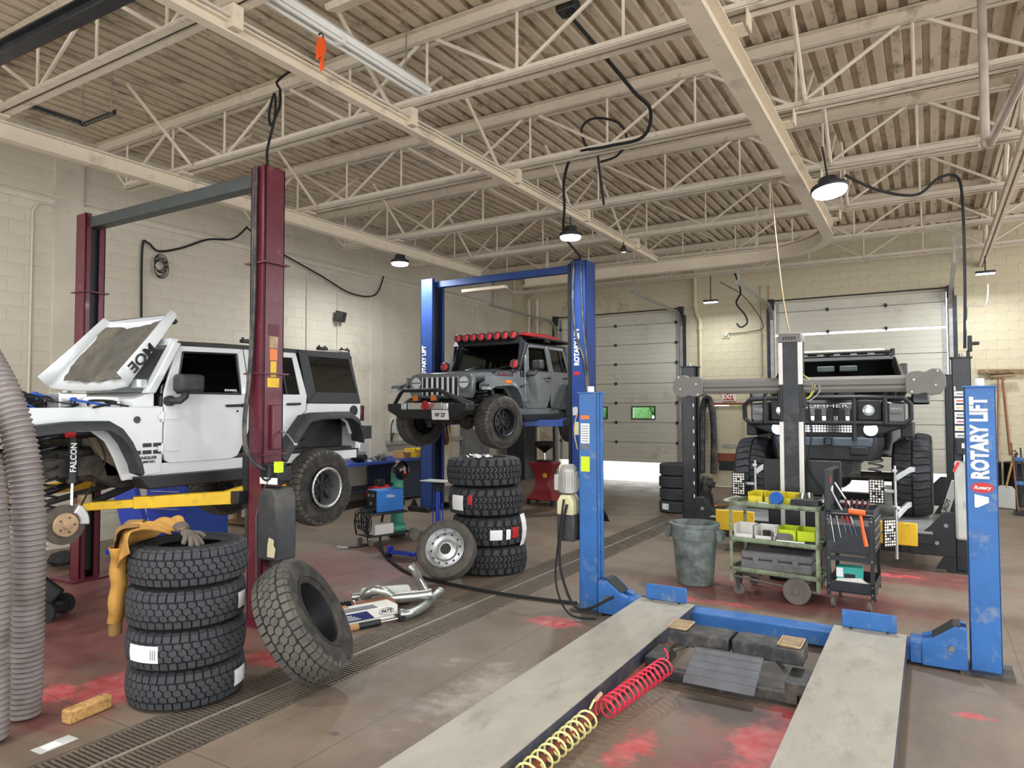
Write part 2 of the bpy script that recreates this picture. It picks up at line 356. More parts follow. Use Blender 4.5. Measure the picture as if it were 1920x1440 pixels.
# ---------------------------------------------------------------- overhead doors
hinge_me = B().box((0, -.012, 0), (.05, .02, .09)).box((0, -.03, 0), (.09, .02, .025)).cyl((-.05, -.03, 0), (.05, -.03, 0), .012, 8).mesh('hinge'); hinge_me.materials.append(M['dark_steel'])
def overhead_door(nm, D, label, z0, gaps, winrow, hinges):
    x0, x1 = D[0]+.02, D[1]-.02; t = thing(nm, label, 'garage door', ((x0+x1)/2, YB+.02, z0)); t['kind'] = 'structure'; del t['category']
    w = x1-x0; ph = .54; k = 0; z = 0
    while z < D[3]-z0-.05:
        h = min(ph, D[3]-z0-z); 
        if k in gaps: z += gaps[k]
        b = B()
        prof = [(.0, .006), (.02, .006)]
        # ribbed sandwich panel
        if k == winrow:
            ww, wh = .62, .30; xs = [-.62, .78]
            cuts = [-w/2, xs[0]-ww/2, xs[0]+ww/2, xs[1]-ww/2, xs[1]+ww/2, w/2]
            za, zb = z+.12, z+.12+wh
            b.bb((-w/2, 0, z+.007), (w/2, .05, za)); b.bb((-w/2, 0, zb), (w/2, .05, z+h-.007))
            for i in (0, 2, 4): b.bb((cuts[i], 0, za), (cuts[i+1], .05, zb))
            b.bb((-w/2, .02, z-.004), (w/2, .046, z+.01)); b.bb((-w/2, .02, z+h-.01), (w/2, .046, z+h+.004))
            p = b.make('door_section', 'door_panel', t, smooth=False)
            for xc in xs:
                f = B(); e = .03
                f.bb((xc-ww/2-e, -.02, za-e), (xc+ww/2+e, .0, za)); f.bb((xc-ww/2-e, -.02, zb), (xc+ww/2+e, 0, zb+e)); f.bb((xc-ww/2-e, -.02, za), (xc-ww/2, 0, zb)); f.bb((xc+ww/2, -.02, za), (xc+ww/2+e, 0, zb))
                fo = f.make('window_frame', 'black_plastic', p, smooth=False)
                B().bb((xc-ww/2, .02, za), (xc+ww/2, .026, zb)).make('pane', 'glass_clear', p, smooth=False)
        else:
            n = 4; a = []
            for i in range(n):
                s0, s1 = z+.007+(h-.014)*i/n, z+.007+(h-.014)*(i+1)/n
                a += [(0.0, s0), (0.0, s1-.012), (.006, s1-.008), (.006, s1-.002)]
            a += [(.05, z+h-.007), (.05, z+.007)]
            b.prism(a, 'x', -w/2, w/2); b.bb((-w/2, .02, z-.004), (w/2, .046, z+h+.004)); p = b.make('door_section', 'door_panel', t, smooth=False)
        if k:
            for xh in hinges: inst('hinge', hinge_me, t, (xh, 0, z))
        for sx in (-1, 1):
            B().bb((sx*(w/2-.09), -.006, z+.01), (sx*(w/2-.0), 0, z+h-.01)).make('end_stile', 'galv', t, smooth=False)
        z += h; k += 1
    return t
overhead_door('door_1', D1, 'half-raised cream overhead door with two small windows behind the blue lift', .55, {}, 2, (-.02, -1.75, 1.72))
overhead_door('door_2', D2, 'cream overhead door with a glowing gap behind the black truck', .55, {6: .06}, None, (-.62, .62))
# door tracks with springs
for (D, lab) in ((D1, 'left'), (D2, 'right')):
    for sx in (-1, 1):
        x = (D[0]-.06) if sx < 0 else (D[1]+.06)
        which = {('left', -1): 'left overhead door, left side', ('left', 1): 'left overhead door, beside the grey wall pipe', ('right', -1): 'right overhead door, left side', ('right', 1): 'right overhead door, beside the shovels'}[(lab, sx)]
        t = thing('door_track', f'galvanised steel door track of the {which}', 'door track', (x, YB-.02, 0), group='overhead door tracks')
        path = [(0, 0, .05), (0, 0, 4.1)]+[(0, -.45+.45*math.cos(a), 4.1+.45*math.sin(a)) for a in [i*pi/12 for i in range(1, 7)]]+[(0, -3.6, 4.62)]
        tb = B()
        for i in range(len(path)-1):
            a, c = Vector(path[i]), Vector(path[i+1]); d = c-a; ang = math.degrees(math.atan2(-d.y, d.z))
            tb.box((a+c)/2, (.075, .055, d.length+.02), (ang, 0, 0))
        tb.make('track_rail', 'galv', t, smooth=False)
        B().bb((-.05, -.04, .0), (.05, .0, 4.5)).make('jamb_angle', 'dark_steel', t, smooth=False, loc=(sx*.07, .015, 0))
        hb = B(); hb.bb((-.02, -3.5, 4.64), (.02, -3.46, 5.3)); hb.make('hanger', 'galv', t, smooth=False)
        B().bb((-.07, -.12, 4.45), (.07, 0, 4.72)).make('shaft_bracket', 'dark_steel', t, smooth=False)
    sh = B().cyl((D[0]-.05, YB-.09, 4.68), (D[1]+.05, YB-.09, 4.68), .016, 10); tag(sh.make('torsion_shaft', 'dark_steel'), f'thin dark spring shaft above the {lab} overhead door', 'shaft')
# man door, exit sign
t = thing('door_3', 'cream personnel door under the exit sign with a dark kick patch', 'door', ((D3[0]+D3[1])/2, YB+.03, 0)); t['kind'] = 'structure'; del t['category']
B().bb((-.44, 0, .01), (.44, .045, 2.08)).make('door_leaf', 'backwall_paint', t, bevel=.004)
b = B(); b.bb((-.46, -.05, 0), (-.44, .1, 2.12)); b.bb((.44, -.05, 0), (.46, .1, 2.12)); b.make('door_frame', 'backwall_paint', t, smooth=False)
B().bb((-.62, -.06, 2.1), (.62, .1, 2.16)).make('lintel', 'rust_red', t, smooth=False)
B().bb((-.12, -.012, 1.0), (.22, 0, 1.1)).make('mail_slot', 'galv', t, bevel=.004)
B().bb((-.25, -.02, .62), (.3, 0, .86)).make('repair_board', 'rust_red', t, smooth=False)
B().bb((-.22, -.03, .42), (.3, -.005, .66)).make('rubber_flap', 'dark_steel', t, smooth=False)
t = thing('exit_sign', 'red and white exit sign above the personnel door', 'sign', (-4.44, YB-.03, 2.31))
B().bb((-.17, -.0, -.11), (.17, .028, .11)).make('housing', 'sign_white', t, bevel=.006)
B().bb((-.135, -.006, -.085), (.135, 0, .085)).make('face', 'sign_red', t, smooth=False)
text('EXIT', .16, 'sign_white', t, (0, -.009, 0), (90, 0, 0), off=.006)
# ---------------------------------------------------------------- roof deck
b = B(); pitch = .19; x = XL; prof = []
while x < 8:
    prof += [(x, 0), (x+.10, 0), (x+.112, .065), (x+.178, .065)]; x += pitch
n = len(prof); ys = (-5, 1, 7, 13, YB+.2)
vs = [(p[0], yy, ZC+p[1]) for yy in ys for p in prof]
fs = [(r*n+i, r*n+i+1, (r+1)*n+i+1, (r+1)*n+i) for r in range(len(ys)-1) for i in range(n-1)]
b.add(vs, fs); b.bb((XL-.2, -5, ZC+.12), (8, YB+.2, ZC+.3))
struct(b.make('ceiling', 'deck_cream', smooth=False))['label'] = 'ribbed cream metal roof deck with grey dirt stains'
# ---------------------------------------------------------------- bar joists
JY = [1.35, 3.6, 5.85, 8.1, 10.35, 12.6, 14.85, 17.1]
ZB, ZT = 5.32, 6.02
JN = ['nearest', 'second nearest', 'third', 'fourth', 'fifth', 'sixth', 'seventh', 'farthest']
def make_joist():
    t = thing('roof_joist', '', 'roof joist', (0, 0, 0), group='roof joists under the deck')
    x0, x1 = XL, 7.5
    for s in (-1, 1):
        b = B(); b.bb((x0, s*.012, ZT-.09), (x1, s*.022, ZT+.06)); b.bb((x0, s*.012, ZT+.052), (x1, s*.085, ZT+.06)); b.bb((x0, s*.012, ZT-.09), (x1, s*.085, ZT-.08)); b.make('top_chord', 'joist_cream', t, smooth=False)
        b = B(); b.bb((x0+.75, s*.012, ZB-.05), (x1, s*.022, ZB+.05)); b.bb((x0+.75, s*.012, ZB-.05), (x1, s*.095, ZB-.04)); b.make('bottom_chord', 'joist_cream', t, smooth=False)
    sb = B(); sb.bb((x0+.75, -.092, ZB-.04), (x1, .092, ZB-.034)); sb.make('soot_layer', 'soot', t, smooth=False, label='black soot lying on the bottom chord')
    vm = B().cyl((0, 0, ZB), (0, 0, ZT), .016, 6).mesh('web_post'); vm.materials.append(M['joist_cream'])
    p = 1.12; dm = {}
    for sg in (1, -1):
        d = B(); d.cyl((0, 0, ZB), (sg*p, 0, ZT), .021, 6); dm[sg] = d.mesh('web_brace'); dm[sg].materials.append(M['joist_cream'])
    inst('web_brace', B().cyl((0, 0, ZT), (.75, 0, ZB), .021, 6).mesh('web_brace'), t, (x0+.02, 0, 0)).data.materials.append(M['joist_cream'])
    x = x0+.78
    while x < 5.5:
        inst('web_post', vm, t, (x, 0, 0)); inst('web_brace', dm[1], t, (x, 0, 0)); inst('web_post', vm, t, (x+p, 0, 0)); inst('web_brace', dm[-1], t, (x+2*p, 0, 0)); x += 2*p
    return t
j0 = make_joist()
for i, yy in enumerate(JY):
    if i == 0: j0.location = (0, yy, 0); j = j0
    else: j = copy_tree(j0, (0, yy, 0))
    j['label'] = f'cream steel roof joist, {JN[i]} to the camera of the row'
# ================================================================ more materials
mat('tire_black_deep', '1c1d1f', .8, var=.15, scale=20)  # casing darker than its tread: shade in the tread gaps put into the colour
mat('tire_dusty_deep', '2c2a27', .85, var=.2, scale=12, dirt='4a453d', damt=.3, dscale=6)  # dusty casing, with the same groove shade painted into its base tone
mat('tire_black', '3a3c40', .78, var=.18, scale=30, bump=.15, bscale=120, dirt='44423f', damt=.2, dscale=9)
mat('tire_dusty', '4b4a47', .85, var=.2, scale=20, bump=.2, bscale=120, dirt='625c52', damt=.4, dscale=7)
mat('tire_muddy', '57554b', .9, var=.15, scale=8, bump=.2, bscale=100, dirt='6c6755', damt=.45, dscale=5)
mat('white_paint', 'd6d9da', .28, var=.015, coat=.5)
mat('grey_paint', '5f6466', .22, var=.03, coat=.8)
mat('black_paint', '0b0c0e', .16, var=.1, coat=.7)
mat('satin_black', '1d1f22', .5, var=.12, scale=10)
mat('flare_black', '2c2e31', .6, var=.12, scale=14, dirt='4b4946', damt=.2)
mat('glass_dark', '0c0e10', .05, var=0, spec=.6)
mat('glass_tint', '76807e', .03, trans=1, var=0, ior=1.15)
mat('chassis', '3b3833', .7, metal=.2, var=.25, scale=7, dirt='5e574b', damt=.35, dscale=6)
mat('chassis_tan', '8d8067', .8, var=.2, scale=6, dirt='5e574b', damt=.3, dscale=7)
mat('steel', '9a9b9b', .32, metal=.9, var=.12, scale=14)
mat('chrome', 'd8dadc', .12, metal=1, var=.04)
mat('alu', 'c4c6c6', .35, metal=.8, var=.08, scale=12)
mat('rotor_iron', '5d564e', .5, metal=.6, var=.2, scale=10)
mat('rust_tan', 'b59a78', .7, metal=.2, var=.15, scale=10)
mat('amber', 'd9701c', .25, var=.05)
mat('tail_red', '47161a', .2, var=.05)
mat('red_plastic', 'd3343c', .45, var=.06)
mat('bright_red', 'b3202b', .4, var=.08)
mat('blue_hose', '1f4fb0', .4, var=.1)
mat('headlight', 'c9d2d6', .1, metal=.3, var=.08, scale=30)
mat('lit_bulb', 'fff7dc', .3, emit=3, var=0)
mat('decal_black', '161616', .4, var=.02)
mat('decal_maroon', '5b1f2c', .5, var=.05)
mat('insulation', '56524b', .95, var=.2, scale=5, bump=.5, bscale=30, dirt='746a58', damt=.25, dscale=3)
mat('paper_white', 'eef0f0', .7, var=.02)
mat('leather_dark', '1a1a1c', .7, var=.15)
# ---------------------------------------------------------------- tires (axis along local z)
def tread_pt(R, W, u, s, h):
    sw = W*.42; r = R-h-.35*s*s/W*1.0
    a = u
    if abs(s) > sw:
        e = abs(s)-sw; sg = 1 if s > 0 else -1
        r = R-h-.35*sw*sw/W-e*.92; z = sg*(sw+e*.38+(-h*.3))
    else: z = s
    return (r*math.cos(a), r*math.sin(a), z)
def tire_meshes(R, W, rim, style, m):
    dep = .016 if style != 'mud' else .021
    Rc = R-dep; sw = W*.42
    cr_ = .35*sw*sw/W
    prof = [(rim, -W*.36), (rim+.02, -W*.43), ((rim+R)/2, -W*.5), (Rc-.06, -W*.485), (Rc-.03, -W*.455), (Rc-cr_, -sw), (Rc-cr_*.3, -sw*.5), (Rc, 0), (Rc-cr_*.3, sw*.5), (Rc-cr_, sw), (Rc-.03, W*.455), (Rc-.06, W*.485), ((rim+R)/2, W*.5), (rim+.02, W*.43), (rim, W*.36),
            (rim+.004, W*.33), (rim+.05, W*.40), (Rc-.035, W*.36), (Rc-.022, 0), (Rc-.035, -W*.36), (rim+.05, -W*.40), (rim+.004, -W*.33)]
    b = B()
    if style == 'road':
        rb = [(rim, -W*.36), (rim+.02, -W*.43), ((rim+R)/2, -W*.5), (R-.03, -W*.46)]
        k = 5
        for i in range(k):
            s0 = -W*.40+i*W*.8/k; s1 = s0+W*.8/k
            rb += [(R-.012, s0), (R-.002, s0+.006), (R-.002, s1-.008), (R-.012, s1-.002)]
        rb += [(R-.03, W*.46), ((rim+R)/2, W*.5), (rim+.02, W*.43), (rim, W*.36), (rim+.05, W*.40), (R-.035, W*.3), (R-.035, -W*.3), (rim+.05, -W*.40)]
        b.lathe(rb, 56, closed=True); c = b.mesh('tire_casing', True, 40); c.materials.append(M[m]); return c, None
    b.lathe(prof, 52, closed=True)
    for rr, hh in ((rim+.035, .006), ((rim+R)/2-.01, .004)):   # bead and sidewall rings
        for sg in (-1, 1): b.lathe([(rr, sg*W*.44), (rr+.004, sg*(W*.47+hh)), (rr+.012, sg*(W*.47+hh)), (rr+.016, sg*W*.45)], 52)
    c = b.mesh('tire_casing', True, 40); c.materials.append(M[m+'_deep'] if m+'_deep' in M else M[m])  # darker casing colour imitates shade between the tread blocks
    t = B()
    def block(poly, ins=.0035, sub=1):
        cx = sum(p[0] for p in poly)/len(poly); cy = sum(p[1] for p in poly)/len(poly); n = len(poly)
        top = []
        for (u, s) in poly:
            du, ds = u-cx, s-cy; l = math.hypot(du*R, ds) or 1; k = max(0, 1-ins/l); top.append((cx+du*k, cy+ds*k))
        vs = [tread_pt(R, W, u, s, dep+.004) for u, s in poly]+[tread_pt(R, W, u, s, 0) for u, s in top]
        t.add(vs, [tuple(range(n, 2*n))]+[(i, (i+1) % n, n+(i+1) % n, n+i) for i in range(n)])
    rnd = random.Random(3)
    if style == 'all':      # all-terrain: interlocking hex blocks and shoulder lugs
        N = 42; p = 2*pi/N
        for i in range(N):
            a = i*p
            for row in (-1, 0, 1):
                o = a+(.5*p if row else 0); c0 = row*.152*W; h = .100*W; q = .462*p; g = .10*p*(1 if row else -1)
                t0, t1 = (h if row < 1 else h*.75), (h if row > -1 else h*.75)
                block([(o+g, c0-t1), (o+q, c0-h*.52), (o+q*.93, c0+h*.40), (o-g, c0+t0), (o-q, c0+h*.52), (o-q*.93, c0-h*.40)], .002)
            for sg in (-1, 1):
                o = a+(.25*p if sg > 0 else 0)
                L1 = .46 if i % 2 else .50
                block([(o-.43*p, sg*.248*W), (o+.41*p, sg*.248*W), (o+.45*p, sg*.41*W), (o-.41*p, sg*.41*W)], .002); block([(o-.43*p, sg*.412*W), (o+.44*p, sg*.412*W), (o+.38*p, sg*(L1+.05)*W), (o-.38*p, sg*(L1+.05)*W)], .002)
    elif style == 'swamp':  # close curved paddles
        N = 30; p = 2*pi/N
        for i in range(N):
            for sg in (-1, 1):
                o = i*p+(.5*p if sg > 0 else 0)
                lo = [(.02, -.40), (.12, -.30), (.24, -.42), (.34, -.52), (.42, -.50)]; up = [(.42, .36), (.34, .34), (.24, .44), (.12, .54), (.02, .44)]
                block([(o+k*p, sg*s*W) for s, k in lo]+[(o+k*p, sg*s*W) for s, k in up], .003); block([(o-.48*p, sg*.424*W), (o+.34*p, sg*.424*W), (o+.30*p, sg*.56*W), (o-.40*p, sg*.56*W)])
    else:                   # mud: chevron centre, long shoulder lugs
        N = 26; p = 2*pi/N
        for i in range(N):
            a = i*p
            for sg in (-1, 1):
                o = a+(.5*p if sg > 0 else 0)
                for h2 in (0, .5):
                    q = o+h2*p
                    block([(q-.24*p, sg*.012*W), (q+.06*p, sg*.012*W), (q+.36*p, sg*.115*W), (q+.10*p, sg*.205*W), (q-.20*p, sg*.205*W), (q+.04*p, sg*.11*W)])
                q = o+.1*p
                block([(q-.38*p, sg*.225*W), (q+.28*p, sg*.225*W), (q+.40*p, sg*.42*W), (q-.28*p, sg*.42*W)]); k = .56 if i % 2 else .51
                block([(q-.28*p, sg*.424*W), (q+.40*p, sg*.424*W), (q+.36*p, sg*k*W), (q-.24*p, sg*k*W)])
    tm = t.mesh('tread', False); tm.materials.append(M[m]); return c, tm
def loose_tire(meshes, label, loc, rot, group=None, name='tire'):
    t = thing(name, label, 'tire', loc, rot, group)
    inst('tire_casing', meshes[0], t)
    if meshes[1]: inst('tread', meshes[1], t, kind='stuff')
    return t
TM_AT = tire_meshes(.390, .268, .225, 'all', 'tire_black')
TM_MT = tire_meshes(.468, .345, .24, 'mud', 'tire_black')
TM_JW = tire_meshes(.45, .31, .225, 'all', 'tire_dusty')
TM_JG = tire_meshes(.435, .32, .225, 'all', 'tire_dusty')
TM_LEAN = tire_meshes(.455, .315, .235, 'all', 'tire_dusty')
TM_HUM = tire_meshes(.545, .50, .26, 'swamp', 'tire_black')
# stack of four all-terrain tires beside the exhaust hoses
pos = [(-4.58, 3.13), (-4.55, 3.11), (-4.54, 3.10), (-4.545, 3.115)]
lab = ['lowest all-terrain tire of the stack in front, small white label', 'all-terrain tire second from the floor in front, long white label', 'all-terrain tire second from the top of the front stack', 'topmost all-terrain tire of the front stack, jacket draped over it']
mat('label_print', '777c80', .7, var=.2)
ST = []
for i in range(4):
    ST.append(loose_tire(TM_AT, lab[i], (*pos[i], .136+.2705*i), (random.uniform(-.15, .15), random.uniform(-.15, .15), i*47), 'all-terrain tires stacked in front'))
def tire_sticker(parent, R, W, ang, s0, s1, wid, m='paper_white', lines=3, name='sticker'):
    b = B(); n = 6; k5 = 5; vs = []
    for i in range(n+1):
        a = ang+(i/n-.5)*wid/R
        for j in range(k5): s = s0+(s1-s0)*j/(k5-1); r = R+.004-.35*s*s/W; vs.append((r*math.cos(a), r*math.sin(a), s))
    b.add(vs, [(k5*i+j, k5*i+j+1, k5*i+k5+j+1, k5*i+k5+j) for i in range(n) for j in range(k5-1)]); o = b.make(name, m, parent, smooth=False)
    if lines:
        c = B()
        for k in range(lines):
            a = ang+(.28+.06*k)*wid/R; vs = []
            for i in range(2):
                for s in (s0*.8+s1*.2, s0*.2+s1*.8): r = R+.0062-.35*s*s/W*.8; aa = a+i*.025*wid/R; vs.append((r*math.cos(aa), r*math.sin(aa), s))
            c.add(vs, [(0, 1, 3, 2)])
        c.make('print', 'label_print', o, smooth=False)
    return o
def cam_ang(x, y, d=0): return math.atan2(-y, -x)+R_(d)
for i, d, wid in ((0, 62, .16), (2, 64, .12), (1, -44, .24)):
    tire_sticker(ST[i], .390, .268, cam_ang(*pos[i], d)-R_(i*47), -.06, .05, wid)
# stack of four mud tires by the drain
pos2 = [(-4.78, 7.42), (-4.77, 7.40), (-4.81, 7.38), (-4.83, 7.37)]
lab2 = ['lowest mud tire of the tall stack by the drain', 'mud tire with red and white stickers, second from the floor', 'mud tire with a torn paper sheet on its left, second from the top', 'topmost mud tire of the tall stack by the drain, plastic scrap on it']
S2 = []
for i in range(4):
    S2.append(loose_tire(TM_MT, lab2[i], (*pos2[i], .177+.354*i), (random.uniform(-.6, .6), random.uniform(-.6, .6), i*33), 'mud tires stacked by the drain'))
for i, d, wid, m_, s0, s1 in ((1, 10, .15, 'paper_white', -.08, .04), (1, 29, .06, 'paper_white', -.08, .04), (1, 42, .10, 'bright_red', -.07, .06), (2, -48, .20, 'paper_white', -.10, .08), (2, -24, .06, 'bright_red', -.02, .09), (1, 68, .16, 'paper_white', -.19, .19)):
    tire_sticker(S2[i], .468, .345, cam_ang(*pos2[i], d)-R_(i*33), s0, s1, wid, m_, 0)
# crumpled clear plastic on top tire
b = B(); rnd = random.Random(5)
for i in range(26): b.box((rnd.uniform(-.13, .13), rnd.uniform(-.08, .08), .006+rnd.uniform(0, .018)), (.05, .03, .004), (rnd.uniform(-30, 30), rnd.uniform(-30, 30), rnd.uniform(0, 180)))
tag(b.make('plastic_wrap', 'paper_white', None, smooth=False, loc=(-4.70, 7.08, 1.424)), 'crumpled clear plastic wrap on top of the mud tire stack', 'plastic wrap')
# leaning muddy tire
aim = Vector((.73, .435, .52)).normalized()   # axis of the leaning tire: visible rim side points right and up
t = loose_tire(TM_LEAN, 'worn muddy tire leaning over beside the front stack', (0, 0, 0), (0, 0, 0), name='tire')
zq = Vector((0, 0, 1)).rotation_difference(aim).to_euler(); t.rotation_euler = zq
t.location = (-3.93, 3.62, .474)
b = B(); b.lathe([(.24, .08), (.245, .118), (.262, .125)], 40); b.make('bead_line', 'chassis_tan', t)
inr = B().lathe([(.235, .12), (.22, .0), (.235, -.12)], 40); inr.make('rim_barrel', 'satin_black', t)
# spare steel wheel leaning on the mud tires
TM_SP = tire_meshes(.345, .21, .222, 'road', 'tire_dusty')
t = thing('spare_tire', 'small road wheel with silver slotted rim leaning on the mud tires', 'wheel', (0, 0, 0))
inst('tire', TM_SP[0], t)
b = B(); b.lathe([(.205, .085), (.212, .095), (.205, .10), (.19, .06), (.185, .02), (.165, .035), (.14, .045), (.11, .03), (.075, .045), (.06, .045), (.055, .02), (.055, -.02)], 40); b.v = [(x*1.1, y_*1.1, z) for x, y_, z in b.v]; b.make('rim', 'alu', t)
hm = B().cyl((0, 0, 0), (0, 0, .006), .016, 12).mesh('vent_hole'); hm.materials.append(M['black_plastic'])
for i in range(12): a = i*pi/6; inst('vent_hole', hm, t, (.168*math.cos(a), .168*math.sin(a), .036))
bm_ = B().cyl((0, 0, 0), (0, 0, .008), .006, 8).mesh('bolt_hole'); bm_.materials.append(M['black_plastic'])
for i in range(8): a = i*pi/4; inst('bolt_hole', bm_, t, (.09*math.cos(a), .09*math.sin(a), .034))
B().disc((0, 0, .0), .056, 20).make('hub_opening', 'black_plastic', t, smooth=False)
ax = Vector((.28, -.84, .46)).normalized(); t.rotation_euler = Vector((0, 0, 1)).rotation_difference(ax).to_euler(); t.location = (-4.86, 6.62, .372)
# dark stack of tires behind the black lift post
TM_RD = tire_meshes(.33, .235, .21, 'road', 'tire_black')
for i in range(4):
    o = loose_tire(TM_RD, f'{["lowest","second lowest","second highest","topmost"][i]} smooth black tire of the stack behind the black post', (-4.30+.012*(i % 2), 13.4, .12+.237*i), (0, 0, 20*i), 'road tires behind the black post')
    if i == 0: tire_sticker(o, .33, .235, cam_ang(-4.42, 13.4, -40), -.05, .07, .16)
# ================================================================ wheels for vehicles (part = rim, sub-parts = tire, tread)
def wheel(parent, TM, loc, side, style, steer=0, spin=0):
    # local z of the wheel points outwards
    W = .30
    b = B()
    if style == 'beadlock':
        b.lathe([(.232, .155), (.236, .168), (.218, .172), (.205, .166), (.20, .15), (.196, .06), (.19, -.13)], 40)
        rim = b.make('wheel', 'alu', parent)
        B().lathe([(.19, .045), (.15, .035), (.07, .06), (.0, .06)], 32).make('wheel_disc', 'satin_black', rim)
        sp = B()
        for i in range(8): a = i*pi/4; sp.box((.125*math.cos(a), .125*math.sin(a), .055), (.11, .03, .035), (0, 0, math.degrees(a)))
        sp.cyl((0, 0, .05), (0, 0, .085), .045, 16); sp.make('spokes', 'black_plastic', rim, bevel=.004)
        bo = B()
        for i in range(28): a = 2*pi*i/28; bo.cyl((.219*math.cos(a), .219*math.sin(a), .168), (.219*math.cos(a), .219*math.sin(a), .178), .0075, 6)
        bo.make('beadlock_bolts', 'steel', rim, kind='stuff')
    else:
        b.lathe([(.232, .15), (.236, .16), (.224, .164), (.212, .15), (.205, .06), (.19, -.13)], 40)
        rim = b.make('wheel', 'satin_black', parent)
        B().lathe([(.205, .05), (.15, .04), (.07, .075), (.0, .08)], 32).make('wheel_disc', 'black_plastic', rim)
        sp = B()
        for i in range(9): a = i*2*pi/9; sp.box((.125*math.cos(a), .125*math.sin(a), .065), (.15, .035, .03), (0, 8, math.degrees(a)))
        sp.cyl((0, 0, .07), (0, 0, .10), .045, 16); sp.make('spokes', 'satin_black', rim, bevel=.004)
    inst('tire', TM[0], rim); inst('tread', TM[1], rim, kind='stuff')
    rim.location = loc; rim.rotation_euler = (R_(90), R_(spin) if False else 0, R_(90 if side > 0 else -90)+R_(steer)) 
    return rim
def arc(cx, cy, r, a0, a1, n=8): return [(cx+r*math.cos(R_(a0+(a1-a0)*i/n)), cy+r*math.sin(R_(a0+(a1-a0)*i/n))) for i in range(n+1)]
def coil(c0, c1, r, wire, turns, n=12):
    c0, c1 = Vector(c0), Vector(c1); d = (c1-c0); u = d.orthogonal().normalized(); w = d.normalized().cross(u); k = int(turns*n)
    return [c0+d*i/k+(u*math.cos(2*pi*i/n)+w*math.sin(2*pi*i/n))*r for i in range(k+1)]
